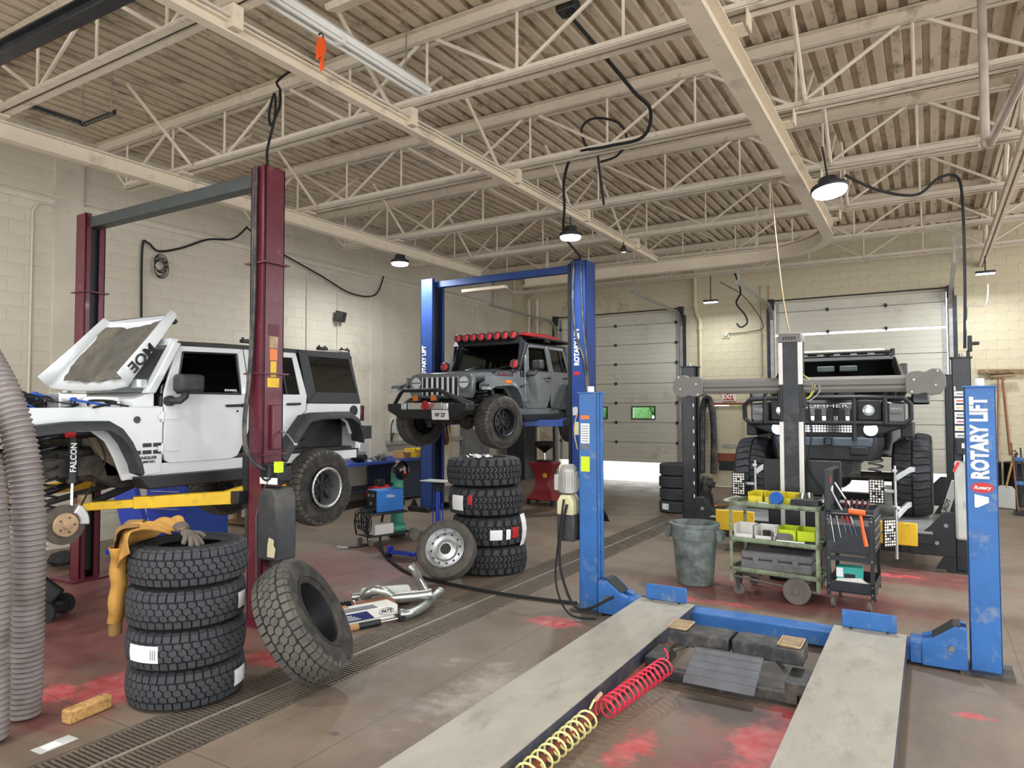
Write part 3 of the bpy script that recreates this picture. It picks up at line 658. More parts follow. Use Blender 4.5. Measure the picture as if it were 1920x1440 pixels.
# ================================================================ boxy off-road wagon, front towards -y, origin on its centre line
def jeep(kind, loc):
    wh = kind == 'white'
    paint = 'white_paint' if wh else 'grey_paint'
    t = thing('off_road_wagon', 'white off-road wagon on the maroon lift with its hood open and a front wheel off' if wh else 'grey off-road wagon raised on the blue lift with red light covers on its roof', 'car', loc)
    HW = .80
    for sx in (-1, 1):
        # ---- front fender side
        b = B(); o_, i_ = sx*HW, sx*(HW-.03)
        b.prism([(-1.78, 1.22), (-.545, 1.235), (-.55, .62), (-.92, .57), (-1.0, .78), (-1.08, .93), (-1.2, 1.02), (-1.78, 1.02)], 'x', i_, o_)
        b.make('front_fender', paint, t, bevel=.008)
        # ---- front door
        d = B(); d.prism([(-.535, 1.375), (-.54, .79), (-.525, .73), (-.48, .70), (.20, .70), (.28, .73), (.40, .95), (.415, 1.0), (.415, 1.375)], 'x', i_, o_+sx*.006)
        fo = sx*(HW-.10); 
        def bar(bb_, p, q, r, s_):   # quad in (y,z) leaning inwards with height
            f = lambda z: (HW if z < 1.38 else HW-(z-1.38)*.22)
            vs = []
            for th in (.004, -.03):
                for (yy, zz) in (p, q, r, s_): vs.append((sx*(f(zz)+th), yy, zz))
            bb_.add(vs, [(0, 1, 2, 3), (4, 5, 6, 7), (0, 1, 5, 4), (1, 2, 6, 5), (2, 3, 7, 6), (3, 0, 4, 7)])
        bar(d, (-.535, 1.37), (-.42, 1.37), (-.30, 1.77), (-.355, 1.83)); bar(d, (-.355, 1.83), (-.30, 1.77), (.32, 1.79), (.41, 1.85)); bar(d, (.31, 1.37), (.415, 1.37), (.41, 1.85), (.32, 1.79))
        d = d.make('front_door', paint, t, bevel=.006)
        g = B(); bar(g, (-.42, 1.37), (.31, 1.37), (.32, 1.79), (-.30, 1.77)); 
        g.v = [(x-sx*.012, y_, z_) for x, y_, z_ in g.v]; g.make('window_glass', 'glass_tint', d, smooth=False)
        s_ = B()   # black seal round the glass
        for p, q in (((-.42, 1.37), (.31, 1.37)), ((.31, 1.37), (.32, 1.79)), ((.32, 1.79), (-.30, 1.77)), ((-.30, 1.77), (-.42, 1.37))):
            f = lambda z: sx*((HW if z < 1.38 else HW-(z-1.38)*.22)+.006); s_.tube([(f(p[1]), *p), (f(q[1]), *q)], .011, 6)
        s_.make('window_seal', 'black_plastic', d)
        h = B(); h.tube([(o_+sx*.012, .13, 1.245), (o_+sx*.045, .15, 1.245), (o_+sx*.045, .30, 1.25), (o_+sx*.012, .32, 1.25)], .014, 8); h.sph((o_+sx*.03, .32, 1.25), .022, 8); h.make('door_handle', 'black_plastic', d)
        B().cyl((o_, .27, 1.19), (o_+sx*.012, .27, 1.19), .012, 10).make('key_lock', 'black_plastic', d)
        for zz in (1.14, .84):
            hb = B(); hb.bb((o_, -.60, zz-.025), (o_+sx*.02, -.545, zz+.03)); hb.bb((o_, -.545, zz-.028), (o_+sx*.014, -.39, zz+.022)); hb.cyl((o_+sx*.016, -.56, zz-.05), (o_+sx*.016, -.56, zz+.05), .013, 8); hb.make('door_hinge', paint, d, bevel=.003)
        # ---- rear door
        d = B(); d.prism([(.435, 1.375), (.435, .74), (.47, .70), (.74, .70), (.80, .74), (1.02, 1.02), (1.20, 1.20), (1.215, 1.375)], 'x', i_, o_+sx*.006)
        bar(d, (.435, 1.37), (.52, 1.37), (.51, 1.79), (.43, 1.85)); bar(d, (.43, 1.85), (.51, 1.79), (1.08, 1.80), (1.14, 1.86)); bar(d, (1.12, 1.37), (1.215, 1.37), (1.14, 1.86), (1.08, 1.80))
        d = d.make('rear_door', paint, t, bevel=.006)
        g = B(); bar(g, (.52, 1.37), (1.12, 1.37), (1.08, 1.80), (.51, 1.79)); g.v = [(x-sx*.012, y_, z_) for x, y_, z_ in g.v]; g.make('window_glass', 'glass_dark', d, smooth=False)
        s_ = B(); s_.tube([(sx*(HW+.002), .92, 1.38), (sx*(HW-.086), .90, 1.79)], .010, 6); s_.make('window_divider', 'black_plastic', d)
        h = B(); h.tube([(o_+sx*.012, .92, 1.265), (o_+sx*.045, .94, 1.265), (o_+sx*.045, 1.08, 1.27), (o_+sx*.012, 1.10, 1.27)], .014, 8); h.make('door_handle', 'black_plastic', d)
        # ---- rear quarter, sill
        b = B(); b.prism([(1.23, 1.275), (1.22, 1.20), (1.05, 1.02), (1.12, 1.06), (1.25, 1.12), (1.72, 1.12), (1.86, 1.04), (1.92, .90), (2.10, .90), (2.12, 1.275)], 'x', i_, o_); b.make('rear_quarter', paint, t, bevel=.006)
        B().bb((i_, -.92, .575), (o_-sx*.004, .80, .705)).make('sill', paint, t, bevel=.008)
        B().bb((sx*(HW-.05), -.5, .7), (sx*(HW-.2), 2.0, .75)).make('inner_sill', 'satin_black', t, smooth=False)
        # ---- flares (swept shelf outside the body)
        def flare(pts, m, w=.20, th=.05, nm='fender_flare'):
            f = B(); n = len(pts); vs = []
            for (yy, zz, oy, oz) in pts:
                vs += [(o_-sx*.01, yy+oy, zz+oz), (o_+sx*(w-.03), yy+oy, zz+oz), (o_+sx*w, yy+oy*.3, zz+oz*.3-.01), (o_+sx*w, yy, zz-.03), (o_+sx*(w-.03), yy-oy*.2, zz-.02*(oz > 0)), (o_-sx*.01, yy, zz)]
            fs = []
            for i in range(n-1):
                for k in range(6): k2 = (k+1) % 6; fs.append((i*6+k, i*6+k2, (i+1)*6+k2, (i+1)*6+k))
            fs += [tuple(range(6)), tuple((n-1)*6+k for k in range(6))]
            f.add(vs, fs); return f.make(nm, m, t, ang=50)
        if wh: flare([(-1.80, 1.02, 0, .05), (-1.40, 1.06, 0, .05), (-1.15, 1.06, .01, .05), (-1.05, 1.0, .03, .04), (-.97, .90, .04, .02), (-.88, .72, .04, .01), (-.86, .64, .04, 0)], 'flare_black')
        else:
            flare([(-1.95, 1.0, 0, .08), (-1.80, 1.07, 0, .06), (-1.30, 1.10, 0, .06), (-1.12, 1.05, .02, .05), (-1.0, .92, .04, .02), (-.90, .72, .04, .01)], paint)
            B().bb((o_+sx*.05, -1.97, .985), (o_+sx*.19, -1.94, 1.03)).make('running_light', 'headlight', t, bevel=.005)
            B().bb((o_+sx*.165, -1.50, 1.095), (o_+sx*.205, -1.33, 1.15)).make('side_marker', 'amber', t, bevel=.006)
        flare([(.76, .66, -.05, .02), (.95, .92, -.04, .03), (1.10, 1.09, -.02, .05), (1.25, 1.12, 0, .05), (1.74, 1.13, 0, .05), (1.88, 1.06, .03, .03), (1.95, .92, .04, .0), (1.96, .82, .04, .0)], 'flare_black')
        # ---- mirror
        mp = B(); mo = -.52 if wh else -.50
        mp.box((o_+sx*.17, mo+.12, 1.455), (.16, .25, .17) if wh else (.20, .12, .17)); m_ = mp.make('side_mirror', 'flare_black', t, bevel=.035, seg=3)
        ar = B(); ar.cyl((o_, mo+.02, 1.29), (o_+sx*.05, mo+.02, 1.29), .05, 16); ar.tube([(o_+sx*.03, mo+.02, 1.29), (o_+sx*.12, mo+.06, 1.29), (o_+sx*.14, mo+.10, 1.33), (o_+sx*.15, mo+.11, 1.40)], .035, 10); ar.make('mirror_arm', 'flare_black', m_)
        # ---- windshield pillar
        b = B(); b.prism([(-.69, 1.36), (-.60, 1.36), (-.345, 1.86), (-.42, 1.87)], 'x', sx*(HW-.13), sx*(HW-.03), poly1=[(-.69, 1.36), (-.60, 1.36), (-.345, 1.85), (-.42, 1.86)]); b.make('windshield_pillar', paint if wh else 'satin_black', t, bevel=.012)
        # ---- hardtop side
        b = B()
        def hb_(p, q, r, s2):
            f = lambda z: HW+.002-(z-1.28)*.13; vs = []
            for th in (0, -.03):
                for (yy, zz) in (p, q, r, s2): vs.append((sx*(f(zz)+th), yy, zz))
            b.add(vs, [(0, 1, 2, 3), (4, 5, 6, 7), (0, 1, 5, 4), (1, 2, 6, 5), (2, 3, 7, 6), (3, 0, 4, 7)])
        hb_((1.235, 1.28), (2.11, 1.28), (2.05, 1.41), (1.37, 1.41)); hb_((1.235, 1.28), (1.37, 1.41), (1.30, 1.83), (1.16, 1.90)); hb_((1.16, 1.90), (1.30, 1.83), (1.96, 1.835), (2.0, 1.92)); hb_((2.05, 1.41), (2.11, 1.28), (2.0, 1.92), (1.96, 1.835))
        hs = b.make('hardtop_side', 'satin_black' if wh else paint, t, bevel=.004)
        b = B(); hb_((1.37, 1.41), (2.05, 1.41), (1.96, 1.835), (1.30, 1.83)); b.v = [(x-sx*.008, y_, z_) for x, y_, z_ in b.v]; b.make('quarter_glass', 'glass_dark', hs, smooth=False)
        # ---- tail lamp
        B().bb((sx*(HW-.13), 2.10, 1.06), (sx*(HW+.01), 2.17, 1.26)).make('tail_lamp', 'tail_red', t, bevel=.012)
        # ---- step bar
        b = B(); b.prism([(-.84, .60), (.50, .60), (.72, .62), (.66, .50), (.45, .485), (-.76, .485)], 'x', sx*(HW-.06), sx*(HW+.13)); b.make('rock_slider', 'satin_black', t, bevel=.012)
        # ---- seats
        st = B(); st.box((sx*.36, .12, .98), (.46, .48, .16)); st.box((sx*.36, .38, 1.30), (.44, .13, .58), (-10, 0, 0)); st.box((sx*.36, .45, 1.67), (.26, .10, .17), (-8, 0, 0)); st.make('front_seat', 'leather_dark', t, bevel=.045, seg=3)
        # ---- inner wheel well
        B().prism([(-1.75, 1.0), (-1.1, 1.0), (-.95, .75), (-.9, .6), (-.55, .6), (-.55, 1.2), (-1.75, 1.2)], 'x', sx*.46, sx*.52).make('inner_fender', 'chassis_tan', t, smooth=False)
        b = B(); b.prism([(1.0, .7), (1.0, 1.15), (2.08, 1.15), (2.08, .7)], 'x', sx*.50, sx*.54); b.make('rear_inner_wheelhouse', 'satin_black', t, smooth=False)
        # ---- frame rail, arms, shock, coil
        fr = B(); fr.prism([(-1.95, .74), (-1.0, .80), (-.75, .62), (2.1, .62), (2.1, .50), (-.80, .48), (-1.05, .62), (-1.95, .60)], 'x', sx*.40, sx*.52); fr.make('frame_rail', 'chassis', t, bevel=.008)
        hz = .25 if wh else .48; hz2 = .30 if wh else .46
        ca = B(); ca.cyl((sx*.50, -1.38, hz+.0), (sx*.46, -.60, .50), .035, 10); ca.make('control_arm', 'satin_black', t)
        sp = B(); sp.tube(coil((sx*.52, -1.40, hz+.10), (sx*.50, -1.40, .98), .07, .012, 7, 12), .011, 6); sp.make('coil_spring', 'satin_black', t)
        sa = Vector((sx*.64, -1.27, hz+.02)); sb_ = Vector((sx*.56, -1.22, 1.0)); sm = sa+(sb_-sa)*.42
        sh = B(); sh.cyl(sa, sm, .014, 10); s1 = sh.make('shock_rod', 'chrome', t); sh = B(); sh.cyl(sm, sb_, .037, 14); sh.cyl(sm-(sb_-sm)*.02, sm+(sb_-sm)*.06, .042, 14); s2 = sh.make('shock_body', 'satin_black', t)
        if wh and sx > 0:
            dz = (sb_-sm).normalized(); rm = Matrix((dz, Vector((0, 0, 0)), Vector((1, 0, 0)))).transposed()
            xx = dz; zz_ = Vector((1, -.35, 0)); zz_ = (zz_-xx*zz_.dot(xx)).normalized(); yy_ = zz_.cross(xx)
            text('FALCON', .065, 'paper_white', s2, (sm+sb_)/2+zz_*.039, Matrix((xx, yy_, zz_)).transposed(), off=.001)
            rv = B(); rv.cyl((sx*.60, -1.24, 1.0), (sx*.60, -.82, 1.03), .034, 14); r_ = rv.make('shock_reservoir', 'satin_black', t); text('FALCON', .05, 'paper_white', r_, (sx*.60+.036, -1.0, 1.017), (90, 0, 90), off=.001)
            cc = B().cyl((sx*.60, -1.30, 1.0), (sx*.60, -1.24, 1.0), .036, 14).make('reservoir_cap', 'bright_red', r_)
        ck = B(); ck.tube(coil((sx*.50, 1.40, hz2+.08), (sx*.48, 1.40, .85), .065, .012, 5, 12), .011, 6); ck.make('rear_coil_spring', 'satin_black', t)
    # ---- body floor, firewall, dash, cowl, roof
    b = B(); b.bb((-HW+.04, -.6, .60), (HW-.04, 2.08, .70)); b.bb((-HW+.04, -.62, .65), (HW-.04, -.56, 1.24)); b.bb((-HW+.03, 2.05, .72), (HW-.03, 2.12, 1.28)); b.make('tub_floor', paint, t, smooth=False)
    B().bb((-HW+.05, -.55, 1.05), (HW-.05, -.36, 1.36)).make('dashboard', 'black_plastic', t, bevel=.03)
    sw_ = B(); sw_.tube([(.36+.18*math.cos(a), -.24+.05*math.sin(a), 1.36+.17*math.sin(a)) for a in [i*2*pi/20 for i in range(20)]], .015, 6, closed=True); sw_.make('steering_wheel', 'black_plastic', t)
    rc = B()
    for sx in (-1, 1): rc.tube([(sx*.62, .45, .75), (sx*.60, .45, 1.72), (sx*.58, .42, 1.78), (sx*.57, -.30, 1.79)], .03, 8); rc.tube([(sx*.60, .45, 1.78), (sx*.58, 1.9, 1.74), (sx*.6, 2.0, 1.0)], .03, 8)
    rc.tube([(-.6, .45, 1.77), (.6, .45, 1.77)], .03, 8); rc.make('roll_cage', 'satin_black', t)
    rs = B(); rs.box((0, 1.05, .98), (1.2, .45, .16)); rs.box((0, 1.33, 1.28), (1.2, .14, .55), (-8, 0, 0)); rs.make('rear_seat', 'leather_dark', t, bevel=.04)
    cw = B(); cw.prism([(-.80, 1.30), (-.60, 1.38), (-.60, 1.20), (-.80, 1.20)], 'x', -.74, .74); cw.make('cowl', paint, t, bevel=.008)
    ws = B(); ws.add([(-.66, -.655, 1.375), (.66, -.655, 1.375), (.60, -.40, 1.83), (-.60, -.40, 1.83)], [(0, 1, 2, 3)]); ws.make('windshield', 'glass_tint', t, smooth=False)
    b = B(); b.prism([(-.44, 1.83), (-.36, 1.83), (-.32, 1.90), (-.42, 1.90)], 'x', -.70, .70); b.make('windshield_header', paint if wh else 'satin_black', t, bevel=.01)
    b = B()
    secs = [(-.40, .655, 1.865, 1.90), (.35, .665, 1.87, 1.925), (1.15, .70, 1.89, 1.935), (1.98, .70, 1.90, 1.94), (2.03, .69, 1.86, 1.90)]
    vs = []
    for (yy, w, ze, zc) in secs: vs += [(-w, yy, ze-.03), (-w, yy, ze), (-w*.6, yy, zc), (w*.6, yy, zc), (w, yy, ze), (w, yy, ze-.03)]
    fs = []
    for i in range(len(secs)-1):
        for k in range(6): fs.append((i*6+k, i*6+(k+1) % 6, (i+1)*6+(k+1) % 6, (i+1)*6+k))
    fs += [(0, 1, 2, 3, 4, 5), tuple(24+k for k in range(6))]; b.add(vs, fs)
    rf = b.make('roof', 'satin_black', t, ang=25)
    b = B(); b.bb((-.66, 2.04, 1.28), (.66, 2.09, 1.88)); b.make('tailgate_glass', 'glass_dark', t, smooth=False)
    # roof rack feet
    for sx in (-1, 1):
        for yy in ((.52, 1.62, 2.0) if wh else (.6, 1.7)):
            f = B(); f.box((sx*.62, yy, 1.95), (.07, .13, .04)); f.cyl((sx*.62, yy-.05, 1.965), (sx*.62, yy-.05, 1.99), .014, 8); f.cyl((sx*.62, yy+.05, 1.965), (sx*.62, yy+.05, 1.99), .014, 8); f.make('roof_rack_foot', 'black_plastic', rf, bevel=.006)
        if wh: B().bb((sx*.66, 1.66, 1.925), (sx*.685, 2.0, 1.945)).make('roof_trim', 'chrome', rf, bevel=.004)
    # ---- axles
    for (yy, hz) in ((-1.40, .25 if wh else .48), (1.36, .30 if wh else .46)):
        b = B(); b.cyl((-.68, yy, hz), (.68, yy, hz), .042, 12); b.sph((.18 if yy < 0 else 0, yy, hz), .14, 14, (1, .9, .95)); b.cyl((-.55, yy-.13, hz+.02), (.55, yy-.13, hz+.06), .018, 8)
        for sx in (-1, 1): b.cyl((sx*.60, yy, hz-.10), (sx*.60, yy, hz+.12), .05, 10)
        b.make('axle', 'chassis', t)
    b = B(); b.bb((-.28, -.75, .50), (.22, .25, .68)); b.bb((-.2, .25, .50), (.2, .7, .64)); b.cyl((.05, .6, .55), (0, 1.25, .36), .04, 10); b.cyl((.1, -.5, .5), (.17, -1.3, .36 if wh else .5), .03, 10); b.bb((-.35, -1.6, .62), (.35, -.7, .85)); b.make('drivetrain', 'chassis', t, bevel=.03)
    b = B(); b.cyl((-.35, -.4, .50), (-.35, 1.2, .50), .035, 10); b.cyl((-.35, .7, .50), (-.35, 1.2, .50), .09, 14); b.make('exhaust_pipe', 'rust_tan', t)
    # ---- hood as a loft; hinge at y=-.74
    hb = B(); secs = [(-1.86, .585, 1.185, 1.215, 1.235), (-1.82, .60, 1.12, 1.24, 1.265), (-1.3, .655, 1.15, 1.29, 1.32), (-.74, .715, 1.17, 1.345, 1.385)]
    vs = []
    for (yy, w, zl_, ze, zc) in secs: vs += [(-w, yy, zl_), (-w, yy, ze-.03), (-w+.05, yy, ze), (-w*.45, yy, zc), (0, yy, zc+.005), (w*.45, yy, zc), (w-.05, yy, ze), (w, yy, ze-.03), (w, yy, zl_)]
    k9 = 9; fs = [(i*k9+k, i*k9+k+1, (i+1)*k9+k+1, (i+1)*k9+k) for i in range(3) for k in range(8)]
    fs += [(0, 1, 2, 3, 4, 5, 6, 7, 8)]
    hb.add([(x, yy+.74, z-1.30) for x, yy, z in vs], fs)
    hood = hb.make('hood', paint, t, ang=50, loc=(0, -.74, 1.30))
    so = hood.modifiers.new('thick', 'SOLIDIFY'); so.thickness = .02; so.offset = 1 if False else -1
    if wh:
        hood.rotation_euler = (R_(-135), 0, 0); hood.location = (0, -.84, 1.45); hood.scale = (1.0, .80, 1.0)
        ib = B(); gx, gy = 14, 14; vs = []; rr = random.Random(2)
        for j in range(gy+1):
            for i in range(gx+1):
                u, v = i/gx*2-1, j/gy; yy = -.10-.86*v; w = .60-.10*v; ed = 1 if (i in (0, gx) or j in (0, gy)) else 0
                cut = .12 if (v < .2 and abs(u) > .6) else 0
                vs.append((u*w*(1-ed*rr.random()*.10-cut), yy+ed*rr.uniform(-.03, .03), (.035-.115*v)-.045*u*u-.008*rr.random()))
        ib.add(vs, [(j*(gx+1)+i, j*(gx+1)+i+1, (j+1)*(gx+1)+i+1, (j+1)*(gx+1)+i) for j in range(gy) for i in range(gx)])
        ib.make('hood_insulation', 'insulation', hood, ang=80, label='torn grey sound insulation under the hood')
        text('MOE', .135, 'decal_black', hood, (.700, -.34, -.075), (90, 0, 84.5), off=.004, sx=1.5, ext=.001)
        lt = B(); lt.box((.58, -1.03, -.07), (.05, .06, .05)); lt.make('hood_latch', 'black_plastic', hood, bevel=.01)
    else:
        sl = B()
        for sx in (-1, 1): sl.bb((sx*.63, -.58, -.03), (sx*.65, -.52, .03))
        sl.make('hood_latch', 'black_plastic', hood, bevel=.006)
        text('RUBICON', .10, 'decal_maroon', hood, (.712, -.26, -.05), (90, 0, 84.5), off=.003, sx=1.2)
    # ---- grille
    gr = B(); gr.prism([(-.58, .86), (.58, .86), (.63, .95), (.64, 1.15), (.60, 1.24), (.45, 1.275), (-.45, 1.275), (-.60, 1.24), (-.64, 1.15), (-.63, .95)], 'y', -1.90, -1.80)
    gr = gr.make('grille', paint, t, bevel=.02, seg=3)
    sl = B()
    for i in range(7):
        x = (i-3)*.105; sl.prism([(x-.035, .91), (x+.035, .91), (x+.035, 1.20-abs(i-3)*.004), (x-.035, 1.20-abs(i-3)*.004)], 'y', -1.906, -1.89)
    sl.make('grille_slots', 'satin_black', gr, bevel=.01)
    for i in range(7):
        x = (i-3)*.105; e = B(); e.tube([(x-.04, -1.906, .905), (x+.04, -1.906, .905), (x+.04, -1.906, 1.205), (x-.04, -1.906, 1.205)], .007, 6, closed=True); e.make('slot_surround', 'alu', gr)
    for sx in (-1, 1):
        hl = B(); hl.cyl((sx*.475, -1.92, 1.115), (sx*.475, -1.86, 1.115), .095, 28); hl = hl.make('headlight', 'headlight', gr)
        B().tube([(sx*.475+.098*math.cos(a), -1.915, 1.115+.098*math.sin(a)) for a in [i*2*pi/24 for i in range(24)]], .010, 6, closed=True).make('headlight_ring', paint, hl)
        B().bb((sx*.475-.085, -1.924, 1.108), (sx*.475+.085, -1.918, 1.122)).make('light_bar_led', 'satin_black', hl, smooth=False)
    # ---- engine bay
    if wh:
        e = B(); e.bb((-.55, -1.70, .95), (.55, -.8, 1.17)); e.make('engine', 'satin_black', t, bevel=.05)
        e = B(); e.box((.30, -1.15, 1.26), (.22, .24, .20)); e.make('battery', 'alu', t, bevel=.012)
        e = B(); e.box((.46, -.95, 1.24), (.26, .26, .17)); e.make('fluid_reservoir', 'white_plastic', t, bevel=.03)
        e = B(); e.box((-.35, -1.3, 1.28), (.34, .4, .16)); e.make('air_box', 'black_plastic', t, bevel=.03)
        rr = random.Random(11)
        for i in range(22):
            x0 = rr.uniform(-.55, .5); y0 = rr.uniform(-1.65, -.9); z0 = rr.uniform(1.22, 1.34)
            pts = smoothpath([(x0, y0, z0-.03), (x0+rr.uniform(-.1, .15), y0+rr.uniform(-.1, .1), z0+.03), (x0+rr.uniform(.1, .3), y0+rr.uniform(-.2, .2), z0+.02), (x0+rr.uniform(.2, .45), y0+rr.uniform(-.2, .25), z0-.03)], 5)
            B().tube(pts, rr.uniform(.005, .011), 6).make('engine_hose', 'blue_hose' if i % 7 == 0 else 'black_rubber', t)
        # brake disc assemblies in place of the front wheels
        for sx in (-1, 1):
            hz = .25; x = sx*.78
            d = B(); d.lathe([(.0, .0), (.03, .0)], 8)
            d = B(); mm = Matrix.Translation((x, -1.40, hz)) @ Matrix.Rotation(R_(90*sx), 4, 'Y')
            d.lathe([(.05, .0), (.165, .0), (.165, .024), (.095, .024)], 44, mm); d = d.make('brake_disc', 'rotor_iron', t)
            h = B(); h.lathe([(.098, .0), (.098, .04), (.094, .055), (.03, .058), (.03, .075), (.0, .078)], 36, mm); h.make('disc_hat', 'rust_tan', d)
            bl = B()
            for i in range(5): a = i*2*pi/5+.3; bl.cyl(mm @ Vector((.062*math.cos(a), .062*math.sin(a), .055)), mm @ Vector((.062*math.cos(a), .062*math.sin(a), .062)), .009, 10)
            bl.make('stud_holes', 'rotor_iron', d)
            cp = B(); cp.add([], [])
            pa = [(.105*math.cos(a), .105*math.sin(a)) for a in [R_(q) for q in range(-28, 40, 11)]]+[(.19*math.cos(a), .19*math.sin(a)) for a in [R_(q) for q in range(39, -30, -11)]]
            m2 = Matrix.Translation((x, -1.40, hz)) @ Matrix.Rotation(R_(90*sx), 4, 'Y') @ Matrix.Rotation(R_(110), 4, 'Z'); cp.prism(pa, 'z', -.02, .055, m2); cp.make('brake_caliper', 'rust_tan' if False else 'alu', t, bevel=.012)
            hl = B().tube(smoothpath([(x-sx*.03, -1.30, hz+.02), (x-sx*.1, -1.15, hz+.25), (x-sx*.12, -1.0, .75), (x-sx*.2, -1.05, 1.0)], 6), .008, 6); hl.make('brake_hose', 'black_rubber', t)
    else:
        bw = B(); bw.bb((-.52, -1.7, .95), (.52, -.8, 1.12)); bw.make('engine', 'satin_black', t)
    # ---- fascia and bumpers
    b = B(); b.box((0, 2.22, .72), (1.5, .16, .14)); 
    for sx in (-1, 1): b.box((sx*.62, 2.24, .70), (.14, .12, .16))
    rb_ = b.make('rear_bumper', 'satin_black' if not wh else 'alu', t, bevel=.015)
    if wh:
        sp = thing_spare(t)
        B().cyl((HW+.0, 1.98, 1.19), (HW+.012, 1.98, 1.19), .065, 24).make('fuel_door', 'black_plastic', t)
        b = B(); b.bb((.74, 2.16, .83), (.80, 2.32, 1.0)); b.make('mud_guard', 'satin_black', t, bevel=.01)
        o_ = HW+.004
        for (yy, zz, n) in ((-.86, .88, 2), (-.86, .815, 3)):
            for i in range(n): 
                y0 = -.60-.10*i; dd = B(); dd.bb((o_, y0-.042, zz-.018), (o_+.002, y0+.042, zz+.018)); dd.make('decal_plate', 'decal_black', t, bevel=.006); 
        text('WRANGLER', .036, 'decal_black', t, (o_+.001, -.74, .763), (90, 0, 90), off=.0012, sx=1.35, shear=.2)
        text('UNLIMITED', .027, 'decal_black', t, (o_+.001, -.72, .725), (90, 0, 90), off=.0008, sx=1.4, shear=.2)
        B().cyl((o_, -.80, 1.115), (o_+.004, -.80, 1.115), .032, 20).make('trail_badge', 'dark_steel', t)
        text('SAHARA', .03, 'paper_white', t, (HW-.012, .20, 1.405), (90, 0, 90), off=.001, sx=1.3)
        lb = B(); lb.box((.66, -.70, 1.45), (.10, .10, .08)); lb.make('pod_light', 'lit_bulb' if False else 'headlight', t, bevel=.008)
    else:
        b = B(); b.prism([(-.78, .66), (-.50, .53), (.50, .53), (.78, .66), (.78, .78), (-.78, .78)], 'y', -2.28, -2.04); b.bb((-.49, -2.26, .54), (.49, -1.9, .77)); bp_ = b.make('front_bumper', 'satin_black', t, bevel=.02)
        b = B(); b.tube([(-.70, -2.20, .76), (-.52, -2.27, .93), (-.45, -2.28, .985), (.24, -2.28, .985), (.32, -2.27, .96), (.70, -2.16, .76)], .032, 10); b.make('bull_bar', 'satin_black', bp_)
        b = B(); b.tube([(.30, -2.26, .965), (.76, -2.05, .77)], .022, 10); b.make('bull_bar_brace', 'satin_black', bp_)
        b = B(); b.bb((-.34, -2.31, .68), (.34, -2.26, .79)); b.make('winch_plate', 'alu', bp_, bevel=.01)
        for xx in (-.42, .40): B().bb((xx-.05, -2.315, .68), (xx+.05, -2.28, .78)).make('bumper_light', 'headlight', bp_, bevel=.012)
        b = B(); b.tube(smoothpath([(-.02, -2.33, .76), (.06, -2.37, .71), (.12, -2.37, .76), (.04, -2.36, .80), (.0, -2.36, .72), (.1, -2.36, .70)], 6), .022, 8); b.make('winch_hook', 'bright_red', bp_)
        for xx in (-.20, .16):
            f = B(); f.box((xx, -2.25, .86), (.12, .07, .10)); f = f.make('cube_light', 'satin_black', bp_, bevel=.012); B().bb((xx-.048, -2.292, .82), (xx+.048, -2.284, .90)).make('cube_lens', 'amber', f, smooth=False)
        pl_ = B().box((.30, -2.30, .60), (.32, .006, .15), (8, 0, 0)).make('licence_plate', 'paper_white', bp_, smooth=False)
        text('VF 27', .085, 'decal_black', pl_, (.30, -2.308, .595), (82+16, 0, 0), off=.002)
        text('RUBICON', .035, 'decal_maroon', pl_, (.30, -2.302, .655), (82+16, 0, 0))
        # roof light bar with red covers
        lb = B(); lb.tube([(-.66, -.52, 1.92), (.66, -.52, 1.92)], .022, 8)
        for sx in (-1, 1): lb.prism([(-.62, 1.36), (-.56, 1.36), (-.44, 1.93), (-.52, 1.95)], 'x', sx*.685, sx*.70)
        lb = lb.make('light_bar', 'satin_black', t)
        B().prism([(-.60, 1.83), (-.44, 1.84), (-.44, 1.95), (-.52, 1.95)], 'x', -.68, .68).make('light_bar_backing', 'satin_black', lb, smooth=False)
        def round_light(c, r):
            h = B(); h.cyl((c[0], c[1]-.03, c[2]), (c[0], c[1]+.05, c[2]), r, 20); h = h.make('round_light', 'black_plastic', t, bevel=.008)
            cv = B(); cv.cyl((c[0], c[1]-.042, c[2]), (c[0], c[1]-.029, c[2]), r*.86, 20); cv.make('light_cover', 'red_plastic', h, bevel=.003)
            k = B(); q = c[1]-.045   # dark curved stripes of the cover
            k.tube([(c[0]+r*.78*math.cos(a), q, c[2]+r*.78*math.sin(a)) for a in [R_(i) for i in range(60, 311, 25)]], .006, 6)
            k.tube([(c[0]-r*.25, q, c[2]-r*.55), (c[0]-r*.25, q, c[2]+r*.55)], .008, 6); k.tube([(c[0]+r*.05, q, c[2]+r*.5), (c[0]-r*.15, q, c[2]), (c[0]+r*.05, q, c[2]-r*.5)], .007, 6)
            k.make('cover_print', 'decal_black', h)
        for i in range(8): round_light((-.585+i*.167, -.56, 1.975), .078)
        for sx in (-1, 1): round_light((sx*.735, -.78, 1.45), .085)
        rk = B(); rk.bb((-.58, .35, 1.99), (.58, 1.75, 2.03)); rk.make('roof_rack_tray', 'satin_black', rf, bevel=.01)
        bd = B(); bd.prism([(-.1, 2.03), (1.5, 2.03), (1.35, 2.10), (.9, 2.12), (.1, 2.09)], 'x', .02, .48); bd.make('traction_board', 'bright_red', rf, bevel=.02)
        wp = B(); wp.tube([(.2, -.665, 1.37), (.62, -.60, 1.45)], .010, 6); wp.tube([(-.45, -.665, 1.37), (-.05, -.61, 1.44)], .010, 6); wp.make('wipers', 'black_plastic', t)
        b = B(); b.bb((HW+.002, -.72, 1.06), (HW+.01, -.60, 1.09)); b.make('fender_vent', 'satin_black', t, bevel=.004)
    return t
